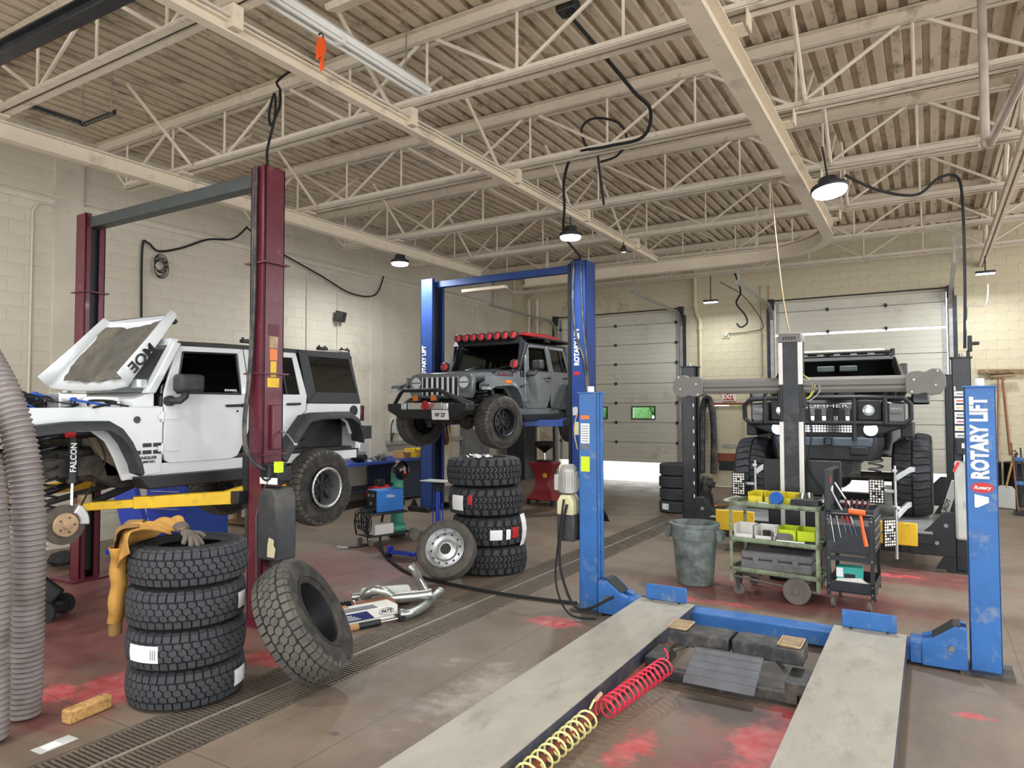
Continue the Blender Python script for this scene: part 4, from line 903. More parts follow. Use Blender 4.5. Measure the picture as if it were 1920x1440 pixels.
def thing_spare(t):
    w = wheel(t, TM_JW, (0, 2.35, 1.15), 1, 'black'); w.rotation_euler = (R_(-90), 0, 0); w.name = 'spare_wheel'; return w
JW = jeep('white', (-7.0, 4.5, .80))
for sx in (-1, 1): wheel(JW, TM_JW, (sx*.83, 1.36, .30), sx, 'beadlock')
JG = jeep('grey', (-6.79, 10.97, 1.32))
for sx in (-1, 1):
    wheel(JG, TM_JG, (sx*.80, -1.40, .48), sx, 'black', steer=-14); wheel(JG, TM_JG, (sx*.80, 1.36, .46), sx, 'black')
# ================================================================ lifts
mat('maroon', '5c1b2c', .38, var=.12, scale=4, coat=.2, dirt='8a4a55', damt=.08, dscale=9)
mat('lift_blue', '22407f', .5, var=.1, scale=4)
mat('drive_blue', '2f67aa', .42, var=.1, scale=5, dirt='7d8da0', damt=.14, dscale=7)
mat('yellow_paint', 'e3b91f', .4, var=.08, scale=6, dirt='8a7a3a', damt=.12, dscale=14)
mat('bellows', '5a5c60', .6, var=.15, scale=8)
mat('lift_black', '15181d', .35, var=.2, scale=4, coat=.15, dirt='4c4a44', damt=.08, dscale=20)
mat('beam_charcoal', '3e4545', .45, var=.12)
mat('runway_top', 'a19c90', .7, var=.08, scale=3, bump=.25, bscale=90, dirt='8a8478', damt=.2, dscale=4, stretch=(1.8, .7, 1))
mat('runway_side', '2b3346', .6, var=.2, scale=4, dirt='5a5040', damt=.3, dscale=5)
mat('greasy', '383a3d', .5, metal=.3, var=.2, dirt='6b665a', damt=.35, dscale=6)
mat('rust_pad', '9a8567', .8, var=.2, scale=12)
mat('lime', 'cfe51c', .5, var=.03)
mat('decal_white', 'e6e8e6', .5, var=.03)
mat('oval_red', 'c0282f', .45, var=.05)
mat('tank_grey', 'c3c6c0', .5, var=.06)
mat('oil_tank', '33363a', .5, var=.15, dirt='514e48', damt=.2)
mat('cloudy_plastic', 'd7cfa6', .4, var=.12)
mat('motor_grey', 'b4b4ae', .45, metal=.3, var=.1)
mat('coil_red', 'e23a55', .35, var=.05)
mat('coil_yellow', 'e9e29a', .4, var=.05)
def channel_post(b, x, y_, z0, z1, wx, wy, op, th=.02):
    # C-channel column open towards op (+1 = +x)
    b.bb((x-op*wx/2, y_-wy/2, z0), (x-op*(wx/2-th), y_+wy/2, z1))
    for sy in (-1, 1):
        b.bb((x-wx/2, y_+sy*wy/2, z0), (x+wx/2, y_+sy*(wy/2-th), z1)); b.bb((x+op*wx/2, y_+sy*wy/2, z0), (x+op*(wx/2-th), y_+sy*(wy/2-.07), z1))
    return b
def two_post(nm, label, loc, span, top, wx, wy, paint, beam_m, armm, armz, arms):
    t = thing(nm, label, 'car lift', loc)
    for sx in (-1, 1):
        x = sx*span/2
        p = channel_post(B(), x, 0, .02, top, wx, wy, -sx).make('post', paint, t, bevel=.006)
        B().bb((x-sx*wx*.05, -wy*.32, .1), (x-sx*wx*.2, wy*.32, top-.05)).make('inner_track', 'satin_black', p, smooth=False)
        B().bb((x-.24, -.26, 0), (x+.24, .26, .025)).make('base_plate', 'lift_black' if paint != 'maroon' else 'maroon', t, smooth=False)
        cz = armz
        c = B(); c.bb((x-sx*wx*.55, -wy*.42, cz-.15), (x-sx*(wx*.55+.10), wy*.42, cz+.55)); c.bb((x-sx*(wx*.55+.02), -.20, cz-.10), (x-sx*(wx*.55+.18), .20, cz+.02)); c = c.make('carriage', 'satin_black', t, bevel=.008)
    b = B(); b.bb((-span/2, -.07, top-.17), (span/2, .07, top-.04)); b.make('crossbar', beam_m, t, bevel=.008)
    for (sx, x1, y1) in arms:
        x0 = sx*(span/2-wx*.55-.09); d = Vector((x1-x0, y1, 0)); L_ = d.length; a = math.degrees(math.atan2(d.y, d.x)); m_ = Matrix.Translation((x0, 0, armz-.04)) @ Matrix.Rotation(R_(a), 4, 'Z')
        ar = B(); ar.prism([(-.05, -.07), (L_*.72, -.05), (L_*.72, .055), (.25, .055), (-.05, .13)], 'y', -.055, .055, m_); ar = ar.make('swing_arm', armm, t, bevel=.006)
        e = B(); e.prism([(L_*.45, -.04), (L_, -.04), (L_+.05, 0), (L_+.03, .03), (L_*.45, .035)], 'y', -.04, .04, m_); e.make('arm_extension', armm, ar, bevel=.006)
        B().cyl(m_ @ Vector((L_-.02, 0, .03)), m_ @ Vector((L_-.02, 0, .10)), .055, 16).make('lift_pad', 'rust_pad', ar)
        B().cyl(m_ @ Vector((.0, 0, -.08)), m_ @ Vector((.0, 0, .14)), .045, 14).make('pivot_pin', 'steel', ar)
    return t
# ---- maroon two-post lift
TX, TY, TT = -7.14, 4.6, 4.37
t = two_post('two_post_lift', 'maroon two-post lift with yellow arms carrying the white wagon', (TX, TY, 0), 3.18, TT, .21, .24, 'maroon', 'beam_charcoal', 'yellow_paint', 1.20, [(1, .72, -1.25), (1, .72, 1.1), (-1, -.72, -1.25), (-1, -.72, 1.1)])
x = 1.59
for z, w in ((3.42, .17), (2.35, .17), (1.58, .17)):
    for sx in (-1, 1): B().box((sx*x, 0, z), (.30, .30, .014)).make('stop_ring', 'maroon', t, smooth=False)
B().bb((x+.105, -.04, 1.62), (x+.15, .07, 2.05)).make('lock_box', 'maroon', t, bevel=.008)
lv = B(); lv.tube([(x+.15, .05, 1.80), (x+.25, .06, 1.76), (x+.34, .06, 1.68)], .010, 8); lv.sph((x+.35, .06, 1.67), .024, 10); lv.make('release_lever', 'steel', t)
for (z0, z1, m_, w) in ((2.72, 2.83, 'decal_maroon', .07), (2.60, 2.71, 'rust_tan', .055), (2.48, 2.59, 'amber', .05), (2.32, 2.47, 'yellow_paint', .04), (2.22, 2.31, 'yellow_paint', .075)):
    B().bb((x+.105, -w, z0), (x+.108, w-.01, z1)).make('warning_label', m_, t, smooth=False)
hz_ = smoothpath([(x-.02, -.14, 4.36), (x-.02, -.15, 3.8), (x-.02, -.15, 3.2), (x-.04, -.15, 2.7), (x-.06, -.16, 2.3), (x-.08, -.19, 1.9), (x-.02, -.22, 1.65), (x+.10, -.21, 1.50), (x+.18, -.16, 1.44)], 8)
B().tube(hz_, .016, 8).make('hydraulic_hose', 'greasy', t)
B().tube([(p.x+.03, p.y-.005, p.z) for p in hz_], .013, 8).make('hydraulic_hose', 'greasy', t)
B().tube([(x+.06, -.14, .42), (x+.06, -.145, 1.0), (x+.09, -.14, 1.1), (x+.11, -.13, 1.22), (x+.16, -.12, 1.30)], .009, 6).make('return_pipe', 'steel', t)
pu = B(); pu.cyl((x+.22, -.06, 1.30), (x+.22, -.06, 1.50), .10, 20); pu.box((x+.22, -.06, 1.40), (.26, .16, .14)); pu = pu.make('power_unit', 'satin_black', t, bevel=.012)
B().bb((x+.24, -.17, 1.31), (x+.35, -.15, 1.37)).make('unit_label', 'decal_white', pu, smooth=False); B().bb((x+.13, -.17, 1.31), (x+.22, -.15, 1.37)).make('unit_label', 'decal_white', pu, smooth=False); B().bb((x+.31, -.16, 1.42), (x+.37, -.10, 1.52)).make('unit_label', 'lime', pu, smooth=False)
B().tube([(x+.22+.075*math.cos(a), -.17, 1.42+.075*math.sin(a)) for a in [i*2*pi/24 for i in range(24)]], .011, 6, closed=True).make('cord_loop', 'black_rubber', pu)
tk = B(); tk.prism([(-.13, .60), (.13, .60), (.13, 1.18), (.08, 1.27), (-.08, 1.27), (-.13, 1.18)], 'y', -.13, .11, Matrix.Translation((x+.23, -.04, 0))); tk = tk.make('oil_tank', 'oil_tank', t, bevel=.02)
B().prism([(.02, .64), (.11, .64), (.125, .72), (.10, .75), (.105, .80), (.04, .82), (.02, .74)], 'y', -.135, -.129, Matrix.Translation((x+.23, -.042, 0))).make('torn_label', 'cloudy_plastic', tk, smooth=False)
B().bb((x+.105, -.05, .52), (x+.22, .03, .62)).make('tank_bracket', 'greasy', t, smooth=False)
# ---- blue two-post lift
t = two_post('two_post_lift', 'tall dark blue two-post lift with white lettering holding the grey wagon', (-6.97, 11.3, 0), 3.36, 4.63, .30, .40, 'lift_blue', 'lift_blue', 'lift_blue', 1.80, [(1, .72, -1.15), (1, .72, 1.2), (-1, -.72, -1.15), (-1, -.72, 1.2)])
for sx in (-1, 1):
    text('ROTARY LIFT', .13, 'decal_white', t, (sx*1.68-(.03 if sx > 0 else .06), -.203, 3.10 if sx > 0 else 2.95), Matrix(((0, -1, 0), (0, 0, -1), (1, 0, 0))), off=.006, sx=.85)
B().bb((1.68-.09, -.206, 2.60), (1.68+.02, -.201, 2.66)).make('red_mark', 'oval_red', t, bevel=.002)
B().bb((1.68-.22, -.17, .02), (1.68-.15, .17, 4.6)).make('post_cover', 'satin_black', t, smooth=False)
B().bb((1.60, -.206, 1.55), (1.78, -.201, 1.78)).make('worn_label', 'cloudy_plastic', t, smooth=False)
B().bb((-.9, -.10, 4.30), (.1, .02, 4.36)).make('light_strip', 'beam_cream', t, bevel=.006)
b = B(); b.tube(smoothpath([(1.62, -.24, 4.6), (1.60, -.25, 3.9), (1.66, -.25, 3.3), (1.80, -.26, 2.9), (1.86, -.25, 2.4), (1.87, -.24, 1.9)], 8), .022, 8); b.make('overhead_hose', 'greasy', t); b = B(); b.tube(smoothpath([(1.74, -.22, 4.6), (1.78, -.23, 3.6), (1.86, -.22, 2.7), (1.88, -.22, 2.0)], 8), .018, 8); b.make('overhead_hose', 'greasy', t)
for sx in (-1, 1):
    for yy in (-.33, .33): B().prism([(-.14, 0), (.14, 0), (.02, .22), (-.02, .22)], 'y', yy-.01, yy+.01, Matrix.Translation((sx*1.68+sx*.2, 0, 0))).make('foot_gusset', 'lift_black', t, smooth=False)
    for yy in (-.42, .42): B().box((sx*1.68, yy, .05), (.5, .10, .10)).make('floor_block', 'lift_black', t, bevel=.01)
# ---- drive-on four-post lift in front
t = thing('four_post_lift', 'bright blue four-post drive-on lift with grey runways in the foreground', 'car lift', (-1.31, 6.45, 0))
PX = 1.63; PT = 2.16
for sx in (-1, 1):
    p = channel_post(B(), sx*PX, 0, .02, PT, .20, .16, -sx, .012).make('post', 'drive_blue', t, bevel=.005)
    B().bb((sx*PX-.11, -.09, PT), (sx*PX+.11, .09, PT+.012)).make('post_cap', 'drive_blue', p, smooth=False)
    B().cyl((sx*PX, 0, PT), (sx*PX, 0, PT+.07), .035, 12).make('cable_end', 'decal_white', p)
    B().bb((sx*PX-.17, -.16, 0), (sx*PX+.17, .16, .03)).make('base_plate', 'greasy', t, smooth=False)
    B().box((sx*PX-sx*.055, 0, 1.05), (.03, .06, 2.0)).make('lock_ladder', 'satin_black', p, smooth=False)
    e = B(); s = sx
    e.prism([(s*(PX-.12), .02), (s*(PX-.12), .33), (s*(PX-.20), .34), (s*(PX-.36), .22), (s*(PX-.42), .20), (s*(PX-.42), .02)], 'y', -.13, -.05); e.prism([(s*(PX-.12), .02), (s*(PX-.12), .33), (s*(PX-.20), .34), (s*(PX-.36), .22), (s*(PX-.42), .20), (s*(PX-.42), .02)], 'y', .05, .13); e.bb((s*(PX-.13), -.12, .025), (s*(PX-.5), .12, .185)); e = e.make('crossbeam_end', 'drive_blue', t, bevel=.006)
    B().cyl((s*(PX-.22), -.15, .18), (s*(PX-.22), -.125, .18), .022, 14).make('pivot_bolt', 'steel', e)
    B().prism([(s*(PX-.16), .345), (s*(PX-.21), .345), (s*(PX-.35), .23), (s*(PX-.33), .22)], 'y', -.10, .10).make('latch_cover', 'satin_black', e, smooth=False)
cbm = B(); cbm.bb((-1.15, -.10, .03), (1.15, .12, .155)); cbm.make('crossbeam', 'drive_blue', t, bevel=.008)
for (x0, x1) in ((-1.11, -.59), (.58, 1.11)):
    r = B(); r.bb((x0, -7.5, .045), (x1, -.02, .195)); r = r.make('runway', 'runway_side', t, bevel=.004)
    B().bb((x0, -7.5, .195), (x1, -.02, .201)).make('runway_deck', 'runway_top', r, smooth=False)
    B().bb((x0+.06, -.045, .20), (x1-.07, -.025, .345)).make('wheel_stop', 'drive_blue', t, bevel=.02)
    for q in (.25, .75): B().cyl((x0+(x1-x0)*q, -.075, .20), (x0+(x1-x0)*q, -.075, .215), .012, 8).make('stop_bolt', 'greasy', t)
    B().bb((x0-.006, -.03, .03), (x0+.06, .06, .20)).make('runway_bracket', 'greasy', t, smooth=False)
rail = B(); rail.bb((-.59, -7.3, .05), (-.555, -.5, .085)); rail.make('jack_rail', 'rust_red', t, smooth=False); rail = B(); rail.bb((.545, -7.3, .05), (.58, -.5, .085)); rail.make('jack_rail', 'rust_red', t, smooth=False)
# lettering on the right post, front face
MV = Matrix(((0, -1, 0), (0, 0, -1), (1, 0, 0)))
text('ROTARY LIFT', .15, 'decal_white', t, (PX-.005, -.083, 1.775), MV, off=.007, sx=.69)
ov = B(); ov.lathe([(0, .002), (.05, .002), (.05, 0)], 24, Matrix.Translation((PX, -.080, 1.40)) @ Matrix.Rotation(R_(90), 4, 'X') @ Matrix.Diagonal((1.5, .8, 1, 1))); ov = ov.make('logo_oval', 'oval_red', t)
text('Rotary', .035, 'decal_white', ov, (PX, -.0835, 1.40), (90, 0, 0), off=.001, shear=.2, sx=1.1)
B().prism([(PX-.05, 1.29), (PX+.04, 1.29), (PX+.04, 1.33), (PX-.05, 1.35)], 'y', -.083, -.080).make('white_arrow', 'decal_white', t, smooth=False); B().prism([(PX-.05, 1.25), (PX-.03, 1.25), (PX+.04, 1.29), (PX-.05, 1.29)], 'y', -.083, -.080).make('white_arrow', 'decal_white', t, smooth=False)
# labels on the left post
for (z0, z1, m_) in ((1.90, 1.94, 'amber'), (1.66, 1.86, 'decal_white'), (1.60, 1.65, 'label_print'), (1.38, 1.53, 'lime')):
    B().bb((-PX-.075, -.083, z0), (-PX+.02, -.080, z1)).make('post_label', m_, t, smooth=False)
for i in range(7): B().bb((-PX-.065, -.0845, 1.68+i*.025), (-PX+.01, -.083, 1.687+i*.025)).make('label_line', 'label_print', t, smooth=False)
mo = B(); mo.cyl((-PX-.23, -.05, 1.16), (-PX-.23, -.05, 1.40), .085, 22)
for i in range(20): a = i*2*pi/20; mo.box((-PX-.23+.088*math.cos(a), -.05+.088*math.sin(a), 1.27), (.022, .006, .20), (0, 0, math.degrees(a)))
mo.cyl((-PX-.23, -.05, 1.40), (-PX-.23, -.05, 1.44), .09, 22, .06); mo.bb((-PX-.15, -.03, 1.2), (-PX-.09, .03, 1.3)); mo = mo.make('electric_motor', 'motor_grey', t)
B().bb((-PX-.36, -.12, 1.18), (-PX-.31, -.0, 1.34)).make('terminal_box', 'motor_grey', mo, bevel=.006)
B().prism([(-.09, .0), (.09, .0), (.09, .13), (.05, .2), (-.05, .2), (-.09, .13)], 'y', -.09, .09, Matrix.Translation((-PX-.23, -.05, .94))).make('clear_reservoir', 'cloudy_plastic', mo, bevel=.012)
B().bb((-PX-.32, -.14, .68), (-PX-.13, .05, .94)).make('oil_tank', 'oil_tank', mo, bevel=.012)
for (q, r) in (([(-PX-.23, -.16, 1.1), (-PX-.27, -.2, .7), (-PX-.25, -.3, .3), (-PX-.05, -.42, .06), (-PX+.2, -.35, .03)], .010), ([(-PX-.20, -.15, 1.05), (-PX-.25, -.2, .75), (-PX-.2, -.28, .4), (-PX+.02, -.36, .10), (-PX+.35, -.28, .24)], .014)): B().tube(smoothpath(q, 8), r, 7).make('hydraulic_hose', 'black_rubber', t)
B().tube(smoothpath([(-PX-.10, -.1, 1.98), (-PX-.13, -.12, 1.8), (-PX-.10, -.11, 1.6)], 6), .006, 6).make('release_cable', 'rust_tan', t); B().box((-PX-.13, -.07, 1.98), (.06, .06, .09)).make('air_valve', 'steel', t, bevel=.006)
# rolling jack between the runways
t = thing('rolling_jack', 'greasy black rolling bridge jack with folded bellows between the grey runways', 'jack', (-1.30, 5.27, 0))
b = B(); b.bb((-.48, .0, .20), (-.012, .24, .31)); b.make('top_beam', 'greasy', t, bevel=.008); b = B(); b.bb((.012, .0, .20), (.50, .24, .31)); b.make('top_beam', 'greasy', t, bevel=.008)
for sx in (-1, 1):
    B().bb((sx*.47, .03, .31), (sx*.34, .22, .325)).make('rubber_pad', 'rust_pad', t, smooth=False); B().tube([(sx*.48, .02, .325), (sx*.33, .02, .325), (sx*.33, .23, .325), (sx*.48, .23, .325)], .007, 6, closed=True).make('pad_lip', 'rust_tan', t)
    B().bb((sx*.03, -.012, .19), (sx*.075, .0, .23)).make('lock_tab', 'greasy', t, bevel=.004)
    B().bb((sx*.56, -.26, .09), (sx*.42, .06, .17)).make('roller_box', 'greasy', t, bevel=.006)
    B().tube([(sx*.40, -.10, .19), (sx*.25, .15, .22)], .016, 8).make('link_arm', 'greasy', t)
b = B(); b.bb((-.5, -.26, .03), (.5, -.19, .10)); b.make('lower_beam', 'greasy', t, bevel=.006)
for i in range(5):
    a = Vector((0, -.36+.068*i, .07+.030*i)); B().prism([(a.y, a.z), (a.y+.022, a.z+.042), (a.y+.045, a.z+.046), (a.y+.068, a.z+.026), (a.y+.03, a.z+.006)], 'x', -.245, .245).make('bellows_fold', 'bellows', t, bevel=.004)
def coilhose(label, a, c, r, turns, m_, wire):
    t = thing('coiled_air_hose', label, 'hose', a); B().tube(coil((0, 0, 0), Vector(c)-Vector(a), r, wire, turns, 14), wire, 6).make('hose_coil', m_, t); return t
h = coilhose('red coiled air hose hanging between runway and rolling jack', (-1.67, 4.92, .16), (-1.80, 4.10, .115), .062, 14, 'coil_red', .0065); B().tube([(0, .05, .03), (-.02, .1, .06), (-.05, .12, .08)], .007, 6).make('hose_end', 'coil_red', h)
h = coilhose('pale yellow coiled air hose along the left runway', (-1.83, 3.97, .115), (-1.84, 2.6, .11), .058, 17, 'coil_yellow', .007); B().tube([(0, 0, .05), (0, .06, .08), (0, .10, .07)], .007, 6).make('hose_end', 'coil_yellow', h); B().cyl((0, .08, .075), (0, .17, .085), .013, 10).make('brass_fitting', 'rust_tan', h)
mat('rack_deck', '8b8d8c', .5, var=.1, scale=3)
# ---- black alignment rack
t = thing('alignment_rack', 'black four-post alignment rack with yellow stops carrying the black truck', 'car lift', (-1.37, 10.3, 0))
for sx in (-1, 1):
    x = sx*1.70
    for yy, tp in ((0, 2.62), (5.2, 2.62)):
        p = channel_post(B(), x, yy, .02, tp, .20, .22, -sx, .014).make('post', 'lift_black', t, bevel=.005)
        B().bb((x-.12, yy-.13, tp), (x+.12, yy+.13, tp+.015)).make('post_cap', 'dark_steel', p, smooth=False); B().cyl((x, yy, tp), (x, yy, tp+.06), .02, 10).make('top_nut', 'steel', p)
        f = B(); f.bb((x-.20, yy-.22, 0), (x+.20, yy+.22, .02)); f.prism([(x-sx*.10, .02), (x-sx*.32, .02), (x-sx*.10, .42)], 'y', yy-.12, yy-.10); f.make('post_foot', 'lift_black', t, smooth=False)
        for k in range(9): 
            if yy == 0: B().bb((x-sx*.08, -.113, .7+k*.19), (x-sx*.065, -.108, .75+k*.19)).make('lock_slot', 'decal_white', p, smooth=False)
        e = B(); s = sx; e.prism([(s*1.60, .18), (s*1.60, .72), (s*1.50, .72), (s*1.30, .50), (s*1.10, .34), (s*1.10, .18)], 'y', yy-.15, yy-.06); e.bb((s*1.59, yy-.13, .185), (s*1.0, yy+.13, .33)); e = e.make('crossbeam_end', 'lift_black', t, bevel=.006)
        if yy == 0:
            for (q, z) in ((1.50, .56), (1.40, .34)): B().cyl((s*q, -.165, z), (s*q, -.148, z), .024, 12).make('end_bolt', 'steel', e)
for yy in (0, 5.2): B().bb((-1.15, yy-.10, .18), (1.15, yy+.12, .335)).make('crossbeam', 'lift_black', t, bevel=.006)
for (x0, x1) in ((-1.36, -.56), (.56, 1.36)):
    r = B(); r.bb((x0, -.30, .34), (x1, 5.6, .464)); r = r.make('runway', 'lift_black', t, bevel=.006); B().bb((x0, -.30, .464), (x1, 5.6, .472)).make('runway_deck', 'rack_deck', r, smooth=False)
    B().bb((x0+.12, -.42, .32), (x1-.16, -.395, .60)).make('end_stop', 'yellow_paint', t, bevel=.02)
st = B(); st.prism([(1.42, .55), (1.50, .53), (1.66, 1.06), (1.58, 1.09)], 'y', .22, .28); st = st.make('support_strut', 'tank_grey', t, bevel=.006); text('STURDY', .075, 'decal_black', st, (1.50, .216, .72), Matrix.Rotation(R_(90), 3, 'X') @ Matrix.Rotation(R_(73), 3, 'Z'), off=.001)
B().bb((1.60, -.20, .40), (1.79, -.12, 1.36)).make('expansion_tank', 'tank_grey', t, bevel=.03)
for i in range(4): B().bb((1.68, -.203, .80+i*.02), (1.73, -.2, .805+i*.02)).make('tank_mark', 'label_print', t, smooth=False)
for i in range(7): B().bb((1.62, -.116, 2.15-i*.085), (1.74, -.112, 2.21-i*.085)).make('safety_label', 'decal_white', t, smooth=False); B().bb((1.64, -.118, 2.17-i*.085), (1.72, -.1165, 2.185-i*.085)).make('label_print', ['label_print', 'sign_red', 'yellow_paint'][i % 3], t, smooth=False)
B().bb((1.62, -.26, 1.44), (1.79, -.12, 1.64)).make('control_box', 'satin_black', t, bevel=.01); B().bb((1.68, -.265, 1.52), (1.78, -.26, 1.58)).make('box_label', 'decal_white', t, smooth=False)
B().cyl((1.70, -.22, 1.36), (1.70, -.22, 1.50), .02, 10).make('handle_knob', 'chrome', t); B().prism([(1.58, 1.24), (1.63, 1.36), (1.66, 1.34), (1.60, 1.22)], 'y', -.24, -.225).make('red_tag', 'red_plastic', t, smooth=False)
fr = B(); fr.box((1.80, 0, 2.80), (.05, .05, .20)); fr.box((1.84, 0, 2.80), (.12, .04, .04)); fr.bb((1.76, -.02, 2.60), (1.80, .02, 2.72)); fr.make('air_regulator', 'satin_black', t, bevel=.01)
# ================================================================ overhead steel, crane tracks, lamps
def ibeam(b, p0, p1, h=.26, w=.15, tw=.012, tf=.018):
    p0, p1 = Vector(p0), Vector(p1); d = p1-p0; L_ = d.length; a = math.degrees(math.atan2(d.y, d.x)); c = (p0+p1)/2
    for (dz, sy, sz) in ((h/2-tf/2, w, tf), (-h/2+tf/2, w, tf), (0, tw, h-2*tf)): b.box((c.x, c.y, c.z+dz), (L_, sy, sz), (0, 0, a))
    return b
ZR = 5.12
t = thing('crane_rail', 'long cream steel beam hung under the joists above the white wagon', 'steel beam', (-8.9, 0, 0))
ibeam(B(), (0, -4, ZR+.03), (0, 13.45, ZR+.03), .20, .13).make('rail_beam', 'beam_cream', t, smooth=False)
for yy in JY[:6]: B().box((0, yy, ZB-.062), (.42, .17, .02)).make('seat_plate', 'beam_cream', t, smooth=False)
t = thing('roof_girder', 'cream steel beam running down the middle of the ceiling to the monorail', 'steel beam', (-4.82, 0, 0))
ibeam(B(), (0, -4, ZR-.03), (0, 13.9, ZR-.03), .11, .10).make('girder_beam', 'beam_cream', t, smooth=False)
for yy in JY[1:6]: B().box((0, yy, ZB-.15), (.20, .10, .19)).make('clamp_plate', 'beam_cream', t, smooth=False)
b = B(); b.bb((.055, -3, ZR+.03), (.08, 13.5, ZR+.05)); b.make('electrical_conduit', 'conduit', t, smooth=False)
# curved monorail
def sweep_I(path, h, w):
    b = B()
    for i in range(len(path)-1):
        a, c = Vector((*path[i], ZR)), Vector((*path[i+1], ZR)); d = (c-a).normalized(); ibeam(b, a-d*.004, c+d*.004, h, w)
    return b
path = [(-1.42, -3), (-1.42, 12.6)]+[(-1.42-1.7*(1-math.cos(a)), 12.6+1.7*math.sin(a)) for a in [i*pi/20 for i in range(1, 11)]]+[(-8.2, 14.3)]
t = thing('monorail', 'cream monorail beam that runs down the right and curves across towards the blue lift', 'steel beam', (0, 0, -.10))
sweep_I(path, .25, .17).make('monorail_beam', 'beam_cream', t, smooth=False)
for yy in JY[1:6]:
    b = B(); b.box((-1.42, yy, ZB-.08), (.34, .20, .02)); b.box((-1.22, yy, ZB-.02), (.012, .16, .14)); b.make('hanger_plate', 'beam_cream', t, smooth=False)
for xx in (-2.9, -5.2, -7.6):
    B().bb((xx-.02, 14.28, ZR), (xx+.02, 14.32, ZT+.1)).make('hanger_rod', 'joist_cream', t, smooth=False)
# sway braces between the joists
k = 0
for X0, lab in ((-5.08, 'beside the middle beam'), (-1.15, 'beside the monorail'), (-8.6, 'beside the left beam')):
    for yy, od in zip(JY[1:6], ('nearest', 'second', 'third', 'fourth', 'farthest')):
        t = thing('sway_brace', f'crossed cream angle brace {lab}, {od} of five', 'brace', (X0, yy, 0), group='sway braces between joists')
        B().cyl((0, .04, ZB), (0, .95, ZT+.07), .024, 6).make('brace_bar', 'joist_cream', t); B().cyl((0.05, -.04, ZB), (.05, -.95, ZT+.07), .024, 6).make('brace_bar', 'joist_cream', t)
# light bridging rods
for (yy, od) in ((5.95, 'over the maroon lift'), (8.2, 'over the mud tires'), (10.45, 'over the blue lift')):
    tag(B().cyl((XL+.5, yy+.28, 5.52), (6, yy+.28, 5.52), .018, 8).make('bridging_rod', 'joist_cream'), f'thin cream pipe along a roof joist {od}', 'pipe')
# right hand truss girder
t = thing('truss_girder', 'dirty open truss girder at the upper right', 'truss', (1.02, 0, 0))
for z in (5.12, 5.95):
    b = B(); b.bb((-.06, 3, z-.05), (-.015, YB-.02, z+.05)); b.bb((.015, 3, z-.05), (.06, YB-.02, z+.05)); b.make('chord', 'joist_cream', t, smooth=False)
for i in range(13):
    y0 = 3.2+i*1.1; B().cyl((0, y0, 5.12 if i % 2 else 5.95), (0, y0+1.1, 5.95 if i % 2 else 5.12), .035, 6).make('web_bar', 'joist_cream', t)
# drop pipes at the right
mat('pipe_dirty', 'a2978a', .55, metal=.2, var=.15, scale=5)
t = thing('drop_pipe', 'dull vertical pipe with an elbow hanging at the upper right', 'pipe', (.44, 7.0, 0))
B().tube([(0, 0, 6.08), (0, 0, 4.26), (.03, -.02, 4.21), (.10, -.35, 4.30), (.24, -1.0, 4.5)], .035, 10).make('pipe_run', 'pipe_dirty', t)
B().sph((.0, 0, 4.22), .05, 10).make('elbow', 'pipe_dirty', t)
# dark beam in the upper left corner
o = ibeam(B(), (-9.6, 2.95, 5.30), (-4.5, 3.06, 5.30), .14, .12).make('dark_beam', 'dark_steel', None, smooth=False); tag(o, 'dark grey steel beam crossing the upper left corner', 'steel beam')
# slotted angle frame
t = thing('slotted_frame', 'dark slotted angle frame hung under the deck at the upper left', 'frame', (-8.15, 4.0, 5.34))
b = B(); b.bb((-.33, .31, 0), (.33, .37, .006)); b.bb((-.33, .364, 0), (.33, .37, .06)); b.bb((-.33, -.34, 0), (-.27, .37, .006)); b.bb((-.336, -.34, 0), (-.33, .37, .06)); b.bb((-.33, -.36, 0), (.33, -.30, .006)); b.make('angle_bars', 'dark_steel', t, smooth=False)
for sx in (-1, 1): B().cyl((sx*.3, .33, 0), (sx*.3, .33, .72), .008, 6).make('hanging_rod', 'galv', t)
sb = B()
for i in range(9): sb.bb((-.30+i*.068, .33, -.001), (-.265+i*.068, .345, .0005)); sb.bb((-.308, -.30+i*.068, -.001), (-.293, -.265+i*.068, .0005))
sb.make('slots', 'galv', t, smooth=False, kind='stuff')
# high-bay lamps
def highbay(label, loc, r=.17, power=170, tilt=(0, 0, 0), hang=.5, strip=False):
    t = thing('high_bay_lamp', label, 'lamp', loc, tilt, group='lit LED lamps on the ceiling')
    if strip:
        B().box((0, 0, .04), (.34, .16, .05)).make('housing', 'dark_steel', t, bevel=.01); B().box((0, 0, .008), (.32, .14, .014)).make('lens', 'lamp_white', t, bevel=.004)
    else:
        B().lathe([(r, .0), (r+.012, .02), (r+.005, .055), (r*.62, .09), (r*.55, .16), (r*.2, .17), (0, .17)], 28).make('housing', 'dark_steel', t); B().lathe([(0, -.05), (r*.6, -.048), (r*.88, -.036), (r*.97, -.01), (r*.98, .012)], 28).make('lens', 'lamp_white', t)
    B().cyl((0, 0, .06), (0, 0, hang), .012, 8).make('hanger', 'dark_steel', t)
    ld = bpy.data.lights.new('lamp_light', 'AREA'); ld.shape = 'DISK'; ld.size = r*1.9; ld.energy = power; ld.color = (.93, .97, 1.0); ld.spread = R_(170)
    lo = bpy.data.objects.new('lamp_light', ld); COL.objects.link(lo); lo.parent = t; lo.location = (0, 0, -.06)
    return t
LP = 115
highbay('round lit LED lamp hanging at the end of the left beam', (-8.9, 10.57, 4.88), power=LP, hang=.165)
highbay('round lit LED lamp under the middle beam above the mud tires', (-4.82, 9.85, 4.72), power=LP, hang=.34)
